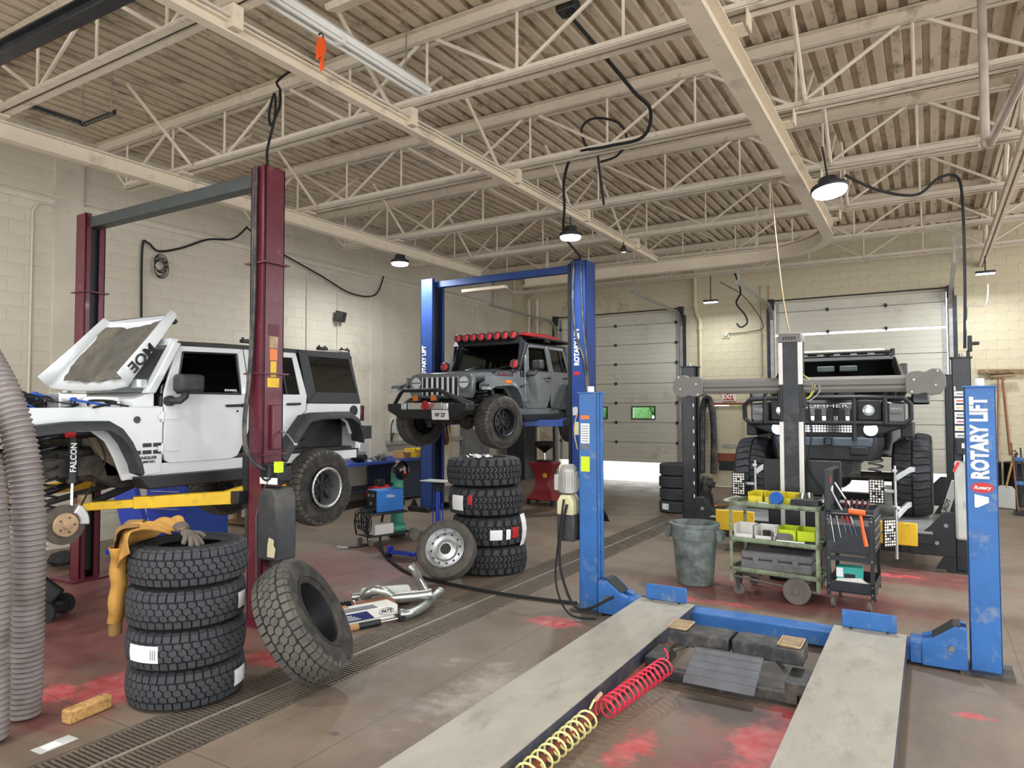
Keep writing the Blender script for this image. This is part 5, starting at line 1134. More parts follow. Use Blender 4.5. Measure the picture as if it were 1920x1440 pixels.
highbay('large tilted round LED lamp at the right beside the monorail', (-1.02, 9.38, 4.70), .21, power=LP*1.1, tilt=(-6, -8, 0), hang=.6)
highbay('small lit strip lamp on the back wall between the two overhead doors', (-4.57, 17.1, 4.60), power=LP*.35, strip=True, hang=.68)
highbay('small lit strip lamp at the far right under the truss', (1.0, 16.9, 4.70), power=LP*.5, strip=True, hang=.37)
for i, (x, y_) in enumerate(((-8.35, 1.6), (-4.77, 1.2), (-1.0, 1.2), (3.0, 5.5), (3.0, 10.5))):
    highbay(['round lit LED lamp above the exhaust hoses', 'round lit LED lamp above the camera, over the drain', 'round lit LED lamp above the drive-on lift', 'round lit LED lamp over the right bay, nearer', 'round lit LED lamp over the right bay, farther'][i], (x, y_, 5.0), power=LP*.7, hang=.3)
t = thing('spot_bulb', 'small lit bulb lamp on the middle beam before the monorail', 'lamp', (-4.75, 11.9, 4.86)); B().lathe([(.05, .0), (.055, .05), (.03, .12)], 16).make('housing', 'dark_steel', t); B().disc((0, 0, .004), .045, 16).make('lens', 'lit_bulb', t)
B().cyl((0, 0, .1), (0, 0, .2), .01, 8).make('hanger', 'dark_steel', t)
# old fluorescent fixture with an orange grip
t = thing('tube_fixture', 'unlit white fluorescent tube fixture hanging at the top beside the middle beam', 'light fixture', (-4.60, 4.55, 5.40))
b = B(); b.prism([(-.05, .0), (.05, .0), (.07, .05), (.03, .10), (-.03, .10), (-.07, .05)], 'y', -1.3, 1.35); b.make('body', 'white_plastic', t, bevel=.004)
for sx in (-1, 1): B().cyl((sx*.045, -1.25, -.03), (sx*.045, 1.30, -.03), .019, 12).make('tube', 'white_plastic', t)
for yy in (-1.28, .05, 1.32): B().box((0, yy, -.015), (.13, .04, .06)).make('tube_socket', 'white_plastic', t, bevel=.004)
for yy in (-1.0, 1.0): B().cyl((0, yy, .09), (0, yy, .66), .008, 6).make('hanging_rod', 'galv', t)
t = thing('orange_grip', 'orange plastic grip hanging from the fluorescent fixture', 'grip', (-4.63, 4.40, 5.335))
b = B(); b.prism([(-.03, .0), (.04, .02), (.06, -.10), (.03, -.14), (.035, -.27), (0, -.30), (-.01, -.17), (-.05, -.22), (-.055, -.10)], 'x', -.012, .012); b.make('grip_body', 'orange_plastic', t, bevel=.006)
B().tube([(0, -.03, .02), (0, .0, .05), (0, .03, .02)], .008, 6).make('hook', 'black_plastic', t)
# heater box seen at the very top
t = thing('unit_heater', 'cream ceiling box with ragged edge at the top of the picture', 'heater', (-4.25, 4.25, 5.75)); B().box((0, 0, .1), (.7, .55, .45)).make('casing', 'beam_cream', t, bevel=.02); B().box((0, .2, -.14), (.6, .18, .06), (20, 0, 0)).make('louvre', 'beam_cream', t, bevel=.006)
B().cyl((.2, 0, .3), (.2, 0, .4), .01, 6).make('hanger', 'galv', t)
# ---------------------------------------------------------------- cables, coils, boxes
def cable(label, pts, r=.012, name='cable', m='black_rubber', cat='cable', n=8):
    return tag(B().tube(smoothpath(pts, n), r, 7).make(name, m), label, cat)
def reelbox(label, loc):
    t = thing('junction_box', label, 'junction box', loc); B().box((0, 0, 0), (.20, .16, .12)).make('box', 'dark_steel', t, bevel=.01); B().box((0, 0, .08), (.08, .08, .08)).make('mount', 'galv', t, smooth=False)
reelbox('grey junction box by the middle beam above the maroon lift', (-6.2, 5.62, 5.98)); reelbox('grey junction box under the deck at the top centre', (-3.0, 6.1, 5.98))
cable('black looped cable dropping from a junction box to the maroon lift', [(-6.25, 5.5, 5.93), (-6.32, 5.35, 5.75), (-6.1, 5.2, 5.55), (-5.98, 5.1, 5.45), (-5.93, 5.05, 5.25), (-6.0, 5.0, 5.05), (-6.03, 5.0, 5.2), (-5.95, 5.0, 5.38), (-5.88, 4.95, 5.1), (-5.75, 4.75, 4.65), (-5.58, 4.62, 4.38)], .014)
cable('thick black cable snaking from the top box down to the blue lift', [(-3.0, 6.1, 5.92), (-2.85, 6.5, 5.7), (-2.62, 6.9, 5.35), (-2.55, 7.2, 5.25), (-2.75, 7.5, 5.1), (-3.3, 7.8, 5.2), (-3.95, 8.2, 5.35), (-4.3, 8.6, 5.2), (-4.6, 9.2, 5.0), (-5.1, 10.2, 4.85), (-5.2, 11.0, 4.66), (-5.42, 11.2, 4.66)], .020)
cable('black loop of cable resting on a joist at the centre', [(-3.75, 8.15, 5.38), (-3.8, 8.1, 5.62), (-3.6, 8.05, 5.70), (-3.3, 8.1, 5.6), (-3.2, 8.15, 5.38), (-3.35, 8.2, 5.22), (-3.6, 8.25, 5.2)], .016)
cable('black drop cable hanging below the centre joist', [(-3.62, 8.2, 5.3), (-3.62, 8.3, 4.95), (-3.58, 8.3, 4.65)], .016)
cable('thick black cable drooping beside the tilted lamp and down the right', [(-.85, 9.5, 4.9), (-.5, 9.9, 4.76), (-.1, 10.2, 4.72), (.15, 10.4, 4.95), (.35, 10.5, 4.96), (.4, 10.45, 4.6), (.40, 10.4, 3.6), (.38, 10.38, 2.75)], .018)
cable('thin tan cord hanging from the ceiling to the aligner mast', [(-1.72, 9.4, 5.0), (-1.64, 9.2, 4.3), (-1.52, 8.95, 3.4), (-1.42, 8.78, 2.90)], .008, m='rust_tan')
cable('black cables running along the left wall to the conduit', [(XL+.05, 6.55, 3.2), (XL+.05, 6.54, 4.6), (XL+.08, 6.62, 4.72), (XL+.08, 6.8, 4.62), (XL+.08, 7.2, 4.75), (XL+.09, 7.7, 5.0), (XL+.1, 8.2, 5.12), (XL+.5, 8.2, 5.28)], .018)
t = thing('cable_coil', 'coil of thin black cable hanging on the left wall', 'cable coil', (XL+.06, 6.83, 4.42))
for i in range(6):
    r = .085+.008*i; B().tube([(.012*i, r*math.cos(a), r*1.35*math.sin(a)-.08*(i % 2)) for a in [k*2*pi/24 for k in range(24)]], .007, 6, closed=True).make('cable_turn', 'black_rubber', t)
cable('black cable sagging along the left wall above the grey wagon', [(XL+.5, 8.2, 5.26), (XL+.2, 9.2, 5.05), (XL+.12, 10.3, 4.80), (XL+.12, 11.2, 4.55), (XL+.1, 12.0, 4.62), (XL+.1, 12.3, 5.1)], .016)
for (yy, z0, lab) in ((4.94, 5.0, 'at the left edge'), (10.05, 5.0, 'behind the white wagon'), (10.92, 5.0, 'under the small wall fan'), (16.2, 4.9, 'in the far left corner')):
    tag(B().tube([(XL+.025, yy, 1.1), (XL+.025, yy, z0-.15), (XL+.04, yy+.06, z0-.03), (XL+.04, yy+.3, z0)], .014, 8).make('wall_conduit', 'conduit'), f'thin painted conduit up the left wall {lab}', 'conduit')
# long ledge conduit
tag(B().tube([(XL+.07, 1, 5.12), (XL+.07, 17, 5.12)], .013, 8).make('ledge_conduit', 'conduit'), 'long thin conduit lying on the ledge of the left wall', 'conduit')
# small wall fan
t = thing('wall_fan', 'small dirty fan box mounted on the left wall above the white wagon', 'fan', (XL+.12, 10.9, 4.0)); B().box((0, 0, 0), (.16, .22, .22), (0, 12, 18)).make('fan_box', 'dark_steel', t, bevel=.01); B().cyl((-.1, 0, .08), (0, 0, .08), .02, 8).make('bracket', 'galv', t); B().cyl((-.08, .05, .1), (-.08, .05, .42), .01, 8).make('fan_conduit', 'conduit', t)
# vertical wall pipes
for (xx, lab) in ((-10.3, 'left'), (-10.02, 'right')):
    tag(B().cyl((xx, YB-.07, 0), (xx, YB-.07, 5.3), .055, 12).make('riser_pipe', 'conduit'), f'cream riser pipe in the far corner, {lab} of the pair', 'pipe')
t = thing('rain_pipe', 'cream bent pipe running down the back wall beside the left overhead door', 'pipe', (-5.2, YB-.08, 0)); B().tube([(-.07, 0, 5.9), (-.07, 0, 4.75), (-.05, 0, 4.55), (.06, 0, 4.3), (.06, 0, 4.1), (.06, 0, .02)], .05, 12).make('pipe_run', 'backwall_paint', t)
for z in (4.72, 4.12, 2.4): B().cyl((-.07 if z > 4.5 else .06, 0, z-.05), (-.07 if z > 4.5 else .06, 0, z+.05), .066, 12).make('coupling', 'backwall_paint', t)
t = thing('alarm_bell', 'small round alarm fitting on the back wall above the exit sign', 'alarm', (-4.5, YB-.02, 3.92)); B().box((0, 0, 0), (.2, .03, .2)).make('plate', 'backwall_paint', t, bevel=.006); B().cyl((0, -.05, 0), (0, 0, 0), .06, 18).make('bell', 'galv', t)
cable('thin dark cord from the alarm fitting up to the ceiling lamp', [(-4.42, YB-.06, 3.93), (-3.9, YB-.06, 3.95), (-3.55, YB-.08, 4.05), (-3.75, YB-.12, 4.5), (-4.05, YB-.3, 4.9), (-4.5, YB-.5, 5.2)], .010)
cable('black looped hose hanging above the personnel door', [(-4.0, 17.1, 5.32), (-3.9, 17.3, 4.85), (-4.05, 17.5, 4.6), (-3.85, 17.5, 4.3), (-3.8, 17.5, 4.1), (-3.95, 17.5, 4.0), (-4.05, 17.5, 4.1)], .022)
for i, xx in enumerate((-3.62, -3.42)):
    tag(B().cyl((xx, YB-.03, .6), (xx, YB-.03, 5.1), .014, 8).make('wall_conduit', 'rust_tan'), f'rusty thin conduit on the back wall, {["left","right"][i]} of two beside the truck door', 'conduit')
# ================================================================ big black truck on the rack, front towards -y, origin under the front axle
t = thing('off_road_truck', 'large black off-road truck with brush guard and huge tires on the alignment rack', 'truck', (-1.31, 11.5, .472))
def hb(a, c, nm, m_='black_paint', bev=.02, par=None): return B().bb(a, c).make(nm, m_, par or t, bevel=bev, seg=3)
Z = -.472
def loft(nm, secs, m_, par=None, bev=.02):
    b = B(); n = len(secs[0][1]); vs = []
    for yy, pts in secs: vs += [(p[0], yy, p[1]+Z) for p in pts]
    fs = [(i*n+k, i*n+(k+1) % n, (i+1)*n+(k+1) % n, (i+1)*n+k) for i in range(len(secs)-1) for k in range(n)]+[tuple(range(n)), tuple((len(secs)-1)*n+k for k in range(n))]
    return b.add(vs, fs).make(nm, m_, par or t, bevel=bev, seg=2)
loft('hood', [(-.62, [(-.72, 1.85), (.72, 1.85), (.72, 2.10), (.55, 2.18), (-.55, 2.18), (-.72, 2.10)]), (.75, [(-.86, 1.85), (.86, 1.85), (.86, 2.26), (.65, 2.36), (-.65, 2.36), (-.86, 2.26)])], 'black_paint')
loft('cabin_lower', [(.75, [(-1.0, 1.25), (1.0, 1.25), (1.0, 2.30), (-1.0, 2.30)]), (3.6, [(-1.0, 1.25), (1.0, 1.25), (1.0, 2.30), (-1.0, 2.30)])], 'black_paint')
b = B()
for sx in (-1, 1):
    b.add([(sx*.96, .78, 2.30+Z), (sx*.80, 1.10, 2.80+Z), (sx*.86, 1.16, 2.80+Z), (sx*1.0, .90, 2.30+Z)], [(0, 1, 2, 3)]); b.tube([(sx*.97, .80, 2.28+Z), (sx*.81, 1.14, 2.80+Z)], .045, 8)
b.make('windshield_pillar', 'black_paint', t)
B().add([(-.93, .80, 2.30+Z), (.93, .80, 2.30+Z), (.79, 1.12, 2.78+Z), (-.79, 1.12, 2.78+Z)], [(0, 1, 2, 3)]).make('windshield', 'glass_tint', t, smooth=False)
loft('roof', [(1.05, [(-.82, 2.77), (.82, 2.77), (.80, 2.86), (-.80, 2.86)]), (3.6, [(-.86, 2.77), (.86, 2.77), (.84, 2.89), (-.84, 2.89)])], 'black_paint')
for sx in (-1, 1):
    b = B(); vs = [(sx*.98, .95, 2.32+Z), (sx*.98, 3.5, 2.32+Z), (sx*.87, 3.5, 2.77+Z), (sx*.84, 1.2, 2.77+Z)]; b.add(vs, [(0, 1, 2, 3)]); b.make('side_glass', 'glass_dark', t, smooth=False)
    B().bb((sx*.25, 1.32, 1.9+Z), (sx*.70, 1.45, 2.55+Z)).make('front_seat', 'leather_dark', t, bevel=.05)
hb((-.95, 3.55, 1.3+Z), (.95, 3.62, 2.85+Z), 'rear_panel')
hb((-.9, .80, 2.15+Z), (.9, 1.0, 2.33+Z), 'dashboard', 'black_plastic')
B().bb((-.30, 1.06, 2.62+Z), (-.04, 1.10, 2.70+Z)).make('sun_visor', 'tank_grey', t, bevel=.01); B().bb((.04, 1.06, 2.62+Z), (.30, 1.10, 2.70+Z)).make('sun_visor', 'tank_grey', t, bevel=.01)
for i in range(5): B().box((-.5+.25*i, 1.10, 2.885+Z), (.10, .06, .03)).make('roof_marker', 'tank_grey', t, bevel=.008)
b = B(); b.cyl((-.70, 1.0, 2.94+Z), (.70, 1.0, 2.94+Z), .022, 10); b.make('roof_light_bar', 'sign_white', t)  # chrome bar coloured white: its bright reflection is put into the colour
b = B(); b.bb((-.80, 1.02, 2.90+Z), (.80, 1.5, 2.93+Z))
for sx in (-1, 1): b.bb((sx*.78, 1.02, 2.84+Z), (sx*.84, 1.10, 2.95+Z))
b.make('roof_rack', 'satin_black', t)
mat('case_grey_lamp', '7d7c78', .4, var=.2, scale=60)
# grille with slots and chrome posts
g = hb((-.72, -.66, 1.80+Z), (.72, -.55, 2.08+Z), 'grille', 'black_paint', .015)
for i in range(6):
    x = -.38+i*.152; B().prism([(x-.045, 1.82+Z), (x+.045, 1.82+Z), (x+.045, 2.0+Z), (x-.045, 2.0+Z)], 'y', -.672, -.655).make('grille_slot', 'black_plastic', g, bevel=.012)
    if i: B().bb((x-.105, -.675, 1.80+Z), (x-.047, -.66, 1.90+Z)).make('chrome_post', 'chrome', g, bevel=.015)
text('HUMMER', .06, 'alu', g, (0, -.665, 2.035+Z), (90, 0, 0), sx=2.6)
for sx in (-1, 1):
    h = hb((sx*.42, -.69, 1.83+Z), (sx*.72, -.62, 2.12+Z), 'headlight_box', 'black_plastic', .02)
    B().lathe([(0, -.01), (.07, .0), (.085, .02)], 24, Matrix.Translation((sx*.57, -.70, 1.975+Z)) @ Matrix.Rotation(R_(90), 4, 'X') @ Matrix.Diagonal((1, 1, -1, 1))).make('headlight', 'headlight', h)
    B().cyl((sx*.57, -.715, 1.975+Z), (sx*.57, -.705, 1.975+Z), .032, 16).make('bulb', 'lit_bulb', h)
    f = loft('fender', [(-.60, [(sx*.72, 1.72), (sx*1.02, 1.74), (sx*1.02, 2.08), (sx*.72, 2.10)]), (.75, [(sx*.80, 1.72), (sx*1.03, 1.74), (sx*1.03, 2.26), (sx*.80, 2.28)])], 'black_paint')
    B().box((sx*.90, -.62, 1.965+Z), (.15, .03, .09)).make('turn_lamp', 'case_grey_lamp', f, bevel=.01)
    hb((sx*.95, -.55, 1.60+Z), (sx*1.10, .65, 1.80+Z), 'fender_lip', 'satin_black')
    mr = hb((sx*1.06, .62, 2.06+Z), (sx*1.30, .78, 2.34+Z), 'side_mirror', 'black_paint', .03); B().cyl((sx*.95, .72, 2.15+Z), (sx*1.1, .70, 2.15+Z), .03, 10).make('mirror_arm', 'black_plastic', mr)
    B().cyl((sx*.60, -.80, 1.715+Z), (sx*.60, -.70, 1.715+Z), .09, 22).make('fog_lamp', 'headlight', t)
# bumper
mat('bumper_slate', '4a5560', .45, var=.1)
bm2 = loft('front_bumper', [(-.78, [(-.62, 1.28), (.62, 1.28), (.66, 1.50), (.66, 1.62), (-.66, 1.62), (-.66, 1.50)]), (-.45, [(-.70, 1.28), (.70, 1.28), (.75, 1.50), (.75, 1.62), (-.75, 1.62), (-.75, 1.50)])], 'satin_black')
loft('bumper_face', [(-.80, [(-.60, 1.47), (.60, 1.47), (.62, 1.60), (-.62, 1.60)]), (-.76, [(-.62, 1.47), (.62, 1.47), (.64, 1.60), (-.64, 1.60)])], 'bumper_slate', bm2)
for sx in (-1, 1):
    loft('bumper_wing', [(-.70, [(sx*.62, 1.60), (sx*.98, 1.74), (sx*.98, 1.82), (sx*.62, 1.80)]), (-.45, [(sx*.62, 1.60), (sx*1.0, 1.74), (sx*1.0, 1.82), (sx*.62, 1.80)])], 'satin_black', bm2)
hb((-.66, -.74, 1.60+Z), (.66, -.55, 1.82+Z), 'bumper_upper', 'satin_black', .01, bm2)
B().tube([(x_, -.83, z_+Z) for x_, z_ in ((.02, 1.50), (.12, 1.50), (.12, 1.59), (.02, 1.59))], .018, 8, closed=True).make('tow_receiver', 'black_plastic', bm2)
B().bb((.34, -.83, 1.36+Z), (.56, -.79, 1.48+Z)).make('winch_hatch', 'black_plastic', bm2, bevel=.015)
lb_ = hb((-.40, -.80, 1.66+Z), (.42, -.74, 1.79+Z), 'led_bar', 'black_plastic', .008)
led = B()
for r in range(3):
    for i in range(22): led.box((-.375+i*.0367, -.803, 1.685+Z+r*.038), (.026, .008, .027))
led.make('led_cells', 'chrome', lb_, smooth=False, kind='stuff')
# brush guard
b = B(); gz = lambda z: z+Z
for (a, zt, zb) in ((1.08, 2.12, 1.82), ):
    b.tube([(-1.08, -.72, gz(1.86)), (-1.08, -.74, gz(2.06)), (-1.0, -.76, gz(2.14)), (-.5, -.80, gz(2.16)), (.5, -.80, gz(2.16)), (1.0, -.76, gz(2.14)), (1.08, -.74, gz(2.06)), (1.08, -.72, gz(1.86)), (1.0, -.74, gz(1.79)), (.5, -.80, gz(1.80)), (-.5, -.80, gz(1.80)), (-1.0, -.74, gz(1.79))], .034, 10, closed=True)
for xx in (-.78, -.40, .40, .78): b.tube([(xx, -.80, gz(2.16)), (xx, -.80, gz(1.79))], .03, 10)
for xx in (-.40, .40): b.tube([(xx, -.80, gz(1.80)), (xx, -.80, gz(1.56))], .035, 10)
b.make('brush_guard', 'satin_black', t)
# running gear
b = B(); b.cyl((-.9, 0, .54), (.9, 0, .54), .07, 12); b.sph((.1, 0, .54), .2, 14); b.bb((-.55, -.4, .85), (-.42, 3.5, 1.05)); b.bb((.42, -.4, .85), (.55, 3.5, 1.05)); b.bb((-.4, -.3, .7), (.4, .6, 1.1)); b.cyl((-.8, -.25, .55), (.8, -.25, .55), .03, 8); b.make('chassis', 'chassis', t, bevel=.02)
hb((-.42, -.55, .55), (.45, -.50, .95), 'skid_plate', 'tank_grey' if False else 'greasy', .01)
for sx in (-1, 1):
    for yy in (0, 3.12):
        w = wheel(t, TM_HUM, (sx*1.07, yy, .545), sx, 'black')
    B().tube(coil((sx*.6, .05, .6), (sx*.6, .05, 1.15), .09, .015, 6, 12), .015, 6).make('coil_spring', 'tank_grey', t)
# wheel alignment targets with clamps
mat('target_black', '0d0d0f', .6, var=.05)
def target(label, loc, rz):
    q = thing('alignment_target', label, 'target', loc, (0, 0, rz), group='dotted alignment targets')
    B().box((0, 0, 0), (.19, .02, .34)).make('board', 'target_black', q, bevel=.004)
    d = B(); rr = random.Random(4)
    for i in range(5):
        for j in range(9):
            if (i, j) in ((1, 3), (3, 2), (2, 6), (4, 5)): continue
            r = .016 if (i in (0, 4) or j in (0, 8)) else rr.choice((.012, .018, .02)); d.cyl((-.07+i*.035, -.0125, -.14+j*.035), (-.07+i*.035, -.0095, -.14+j*.035), r*.85, 10)
    d.make('white_dots', 'sign_white', q, smooth=False, kind='stuff')
    B().cyl((0, .01, .0), (0, .12, .0), .02, 10).make('stub', 'steel', q)
    c = B(); c.cyl((.22, .1, -.35), (.22, .1, .35), .018, 10); c.bb((.19, .06, .26), (.25, .14, .30)); c.prism([(.22, .22), (.40, .34), (.46, .34), (.46, .28), (.40, .26), (.24, .14)], 'y', .08, .11); c.bb((-.02, .09, -.02), (.24, .11, .02)); c.make('wheel_clamp', 'alu', q, bevel=.004)
target('dotted black target on the left front wheel of the black truck', (-2.50, 10.79, .88), 0)
target('dotted black target clamped inside the right front wheel of the black truck', (-.66, 10.79, .87), 0)
target('dotted black target low behind the black tool cart', (-.46, 9.62, .50), 50)
# ================================================================ alignment machine
mat('aligner_grey', '77736e', .5, var=.06)
mat('rail_white', 'e9e6e0', .35, var=.03)
t = thing('wheel_aligner', 'tall wheel alignment machine with a long grey camera beam before the black truck', 'alignment machine', (-1.39, 8.75, 0))
hb((-.28, -.10, .0), (.30, .35, .95), 'cabinet', 'satin_black', .02)
hb((-.09, -.15, .5), (.09, .06, 2.78), 'mast', 'dark_steel', .006)
for sx in (-1, 1):
    for (z0, z1) in ((.6, 1.85), (2.28, 2.78)): hb((sx*.082, -.165, z0), (sx*.128, -.10, z1), 'mast_rail', 'rail_white', .006)
    hb((sx*.075, -.14, .5), (sx*.125, .05, 2.78), 'mast_side', 'satin_black', .006)
cp = B(); cp.prism([(-.13, 2.77), (.13, 2.77), (.125, 2.86), (.11, 2.88), (-.11, 2.88), (-.125, 2.86)], 'y', -.18, .10); cp = cp.make('mast_cap', 'aligner_grey', t, bevel=.01)
for i in range(5): B().bb((-.07+i*.03, -.186, 2.80), (-.055+i*.03, -.178, 2.835)).make('vent_slot', 'black_plastic', cp, smooth=False)
bmz = 2.28
b = B(); b.prism([(-.06, bmz-.095), (-.085, bmz-.06), (-.085, bmz-.03), (-.07, bmz-.02), (-.085, bmz-.01), (-.085, bmz+.05), (-.06, bmz+.085), (.03, bmz+.085), (.03, bmz-.095)], 'x', -1.10, 1.22); bm3 = b.make('camera_beam', 'aligner_grey', t, smooth=False)
for sx in (-1, 1):
    x0 = -1.03 if sx < 0 else 1.16
    hd = [(x0, bmz+.085), (x0+sx*.05, bmz+.12), (x0+sx*.12, bmz+.125), (x0+sx*.18, bmz+.11), (x0+sx*.24, bmz+.145), (x0+sx*.32, bmz+.14), (x0+sx*.37, bmz+.06), (x0+sx*.375, bmz-.04), (x0+sx*.33, bmz-.12), (x0+sx*.24, bmz-.14), (x0+sx*.18, bmz-.11), (x0+sx*.10, bmz-.13), (x0+sx*.04, bmz-.12), (x0, bmz-.095)]
    h = B(); h.prism(hd, 'y', -.12, .03); h = h.make('camera_head', 'aligner_grey', bm3, bevel=.006)
    for (q, z) in ((.08, .03), (.28, -.03), (.06, -.10), (.30, .12)): B().cyl((x0+sx*q, -.13, bmz+z), (x0+sx*q, -.118, bmz+z), .012, 10).make('head_screw', 'steel', h)
for i in range(4): B().tube(smoothpath([(.12, -.05, bmz+.12), (.22+.03*i, -.08, bmz+.02-.02*i), (.2, -.06, bmz-.12-.02*i), (.1, -.03, bmz-.18)], 6), .006, 5).make('wire', ['lime', 'coil_yellow', 'black_rubber', 'tank_grey'][i], t)
hb((-.15, -.13, 2.02), (.15, .05, 2.20), 'beam_carriage', 'satin_black', .01)
hb((-.35, .0, 1.0), (.5, .06, 1.40), 'monitor', 'black_plastic', .01)
B().tube(smoothpath([(.16, -.02, bmz-.1), (.20, -.04, 1.7), (.16, -.04, 1.3), (.35, -.02, 1.0)], 8), .01, 6).make('mast_cable', 'black_rubber', t)
# ================================================================ carts, bins, tools on the floor
mat('bin_grey', '7f8a86', .6, var=.12, scale=5, dirt='4b4f4c', damt=.4, dscale=6)
mat('cart_green', '8b9a7c', .55, var=.1, scale=6, dirt='5b5645', damt=.32, dscale=9)
mat('caster_grey', '6a645c', .75, var=.15)
mat('bin_yellow', 'dfd02c', .45, var=.06, dirt='8d863a', damt=.1)
mat('case_grey', '737272', .6, var=.12, scale=5, dirt='565454', damt=.25)
mat('case_black', '2a2c2f', .5, var=.1)
mat('cardboard', 'b58a58', .8, var=.1)
mat('box_white', 'e6e4de', .7, var=.04)
mat('tool_black', '26292e', .42, var=.12, scale=6, dirt='4a4b4c', damt=.1)
mat('hammer_orange', 'ef6a2e', .45, var=.05)
mat('teal', '35a99a', .5, var=.08)
mat('tape_blue', '2a63b8', .45, var=.06)
mat('wood', 'c0975c', .75, var=.2, scale=4, stretch=(6, 1, 6), dirt='6a4c2a', damt=.25, dscale=9)
mat('wood_old', '8a6f4f', .8, var=.2, scale=5)
mat('suede', 'c08f45', .95, var=.15, scale=6, bump=.3, bscale=80, dirt='93662c', damt=.3, dscale=4)
mat('suede_dark', '8b6a3c', .95, var=.12, bump=.3, bscale=80)
mat('glove_grey', '5d564e', .9, var=.15, bump=.3, bscale=90)
mat('hose_grey', '827a78', .6, var=.1, scale=4, dirt='6b615c', damt=.3, dscale=6)
mat('galv_pipe', 'b9bdb8', .3, metal=.8, var=.1, scale=9, dirt='8b8f88', damt=.15)
mat('catalyst', '8a5f4a', .6, metal=.4, var=.2, scale=12, stretch=(1, 8, 8))
mat('navy', '232a63', .5, var=.04)
mat('welder_blue', '1f6ec0', .4, var=.06)
mat('gas_green', '3f8f76', .45, var=.12, scale=4, dirt='7da394', damt=.2)
mat('gas_cap', '9ec45a', .5, var=.1)
mat('stand_blue', '2340b0', .4, var=.08)
mat('drain_red', '8f1f2a', .35, var=.08, coat=.2)
mat('bench_blue', '22408f', .5, var=.1)
mat('bench_navy', '1c2740', .55, var=.1)
mat('concrete_grey', '9a978e', .85, var=.12)
def part(t, nm, m_, f, bevel=0, **k):
    b = B(); f(b); return b.make(nm, m_, t, bevel=bevel, **k)
# ---- trash can
t = thing('trash_can', 'round grey plastic trash can covered in black smears', 'trash can', (-2.37, 8.05, 0))
B().lathe([(0, .012), (.195, .0), (.205, .01), (.245, .50), (.252, .52), (.262, .52), (.268, .655), (.285, .66), (.287, .69), (.262, .695), (.25, .67), (.235, .50), (.19, .03), (0, .03)], 40).make('bin_body', 'bin_grey', t)
for sx in (-1, 1):
    B().prism([(sx*.262, .64), (sx*.335, .60), (sx*.33, .52), (sx*.30, .50), (sx*.258, .54)], 'y', -.07, .07).make('handle', 'bin_grey', t, bevel=.008)
# ---- green shop cart
t = thing('shop_cart', 'old green three-shelf steel cart with one large wheel in front', 'cart', (-1.45, 7.72, 0), (0, 0, -6))
W2, D2_ = .46, .50
for i, z in enumerate((.99, .61, .29)):
    b = B(); b.bb((-W2, 0, z-.035), (W2, .012, z+.012)); b.bb((-W2, D2_-.012, z-.035), (W2, D2_, z+.012)); b.bb((-W2, 0, z-.035), (-W2+.012, D2_, z+.012)); b.bb((W2-.012, 0, z-.035), (W2, D2_, z+.012)); b.bb((-W2, 0, z-.03), (W2, D2_, z-.022)); b.make('shelf', 'cart_green', t, smooth=False)
for sx in (-1, 1):
    for yy in (0, D2_-.035):
        b = B(); b.bb((sx*W2, yy, .14), (sx*(W2-.035), yy+.006, 1.0)); b.bb((sx*W2, yy, .14), (sx*(W2-.006), yy+.035, 1.0)); b.make('corner_post', 'cart_green', t, smooth=False)
part(t, 'push_handle', 'tank_grey', lambda b: b.tube([(-W2, .06, .99), (-W2-.07, .06, 1.0), (-W2-.07, D2_-.06, 1.0), (-W2, D2_-.06, .99)], .011, 8))
b = B(); b.tube([(-W2+.02, .02, .24), (-W2+.05, .0, .20), (W2-.02, .0, .14)], .012, 6); b.bb((-W2, .2, .17), (-W2+.25, .3, .25)); b.make('axle_brace', 'caster_grey', t)
for yy in (-.02, D2_-.02):
    w = B().lathe([(.0, -.022), (.03, -.024), (.05, -.018), (.085, -.028), (.13, -.028), (.135, -.018), (.135, .018), (.13, .028), (.085, .028), (.05, .018), (.03, .024), (0, .022)], 28, Matrix.Translation((.24, yy, .135)) @ Matrix.Rotation(R_(90), 4, 'X')).make('large_wheel', 'caster_grey', t)
    B().cyl((.24, yy-.035, .135), (.24, yy+.035, .135), .022, 12).make('hub', 'steel', w)
    c = B().cyl((-.37, yy+.06-.018, .062), (-.37, yy+.06+.018, .062), .06, 20).make('caster_wheel', 'caster_grey', t); B().prism([(-.36, .06), (-.38, .06), (-.42, .22), (-.34, .22)], 'y', yy+.03, yy+.09).make('caster_fork', 'greasy', c, smooth=False)
A = Matrix.Translation((-1.45, 7.72, 0)) @ Matrix.Rotation(R_(-6), 4, 'Z')
def on(x, y_, z): return tuple(A @ Vector((x, y_, z)))
def open_box(nm, label, cat, loc, w, d, h, m_, rz=-6, lip=.0, th=.006, group=None):
    t = thing(nm, label, cat, loc, (0, 0, rz), group); b = B()
    b.bb((-w/2, -d/2, 0), (w/2, d/2, th)); b.bb((-w/2, -d/2, 0), (w/2, -d/2+th, h-lip)); b.bb((-w/2, d/2-th, 0), (w/2, d/2, h)); b.bb((-w/2, -d/2, 0), (-w/2+th, d/2, h)); b.bb((w/2-th, -d/2, 0), (w/2, d/2, h)); b.make('tray', m_, t, smooth=False); return t
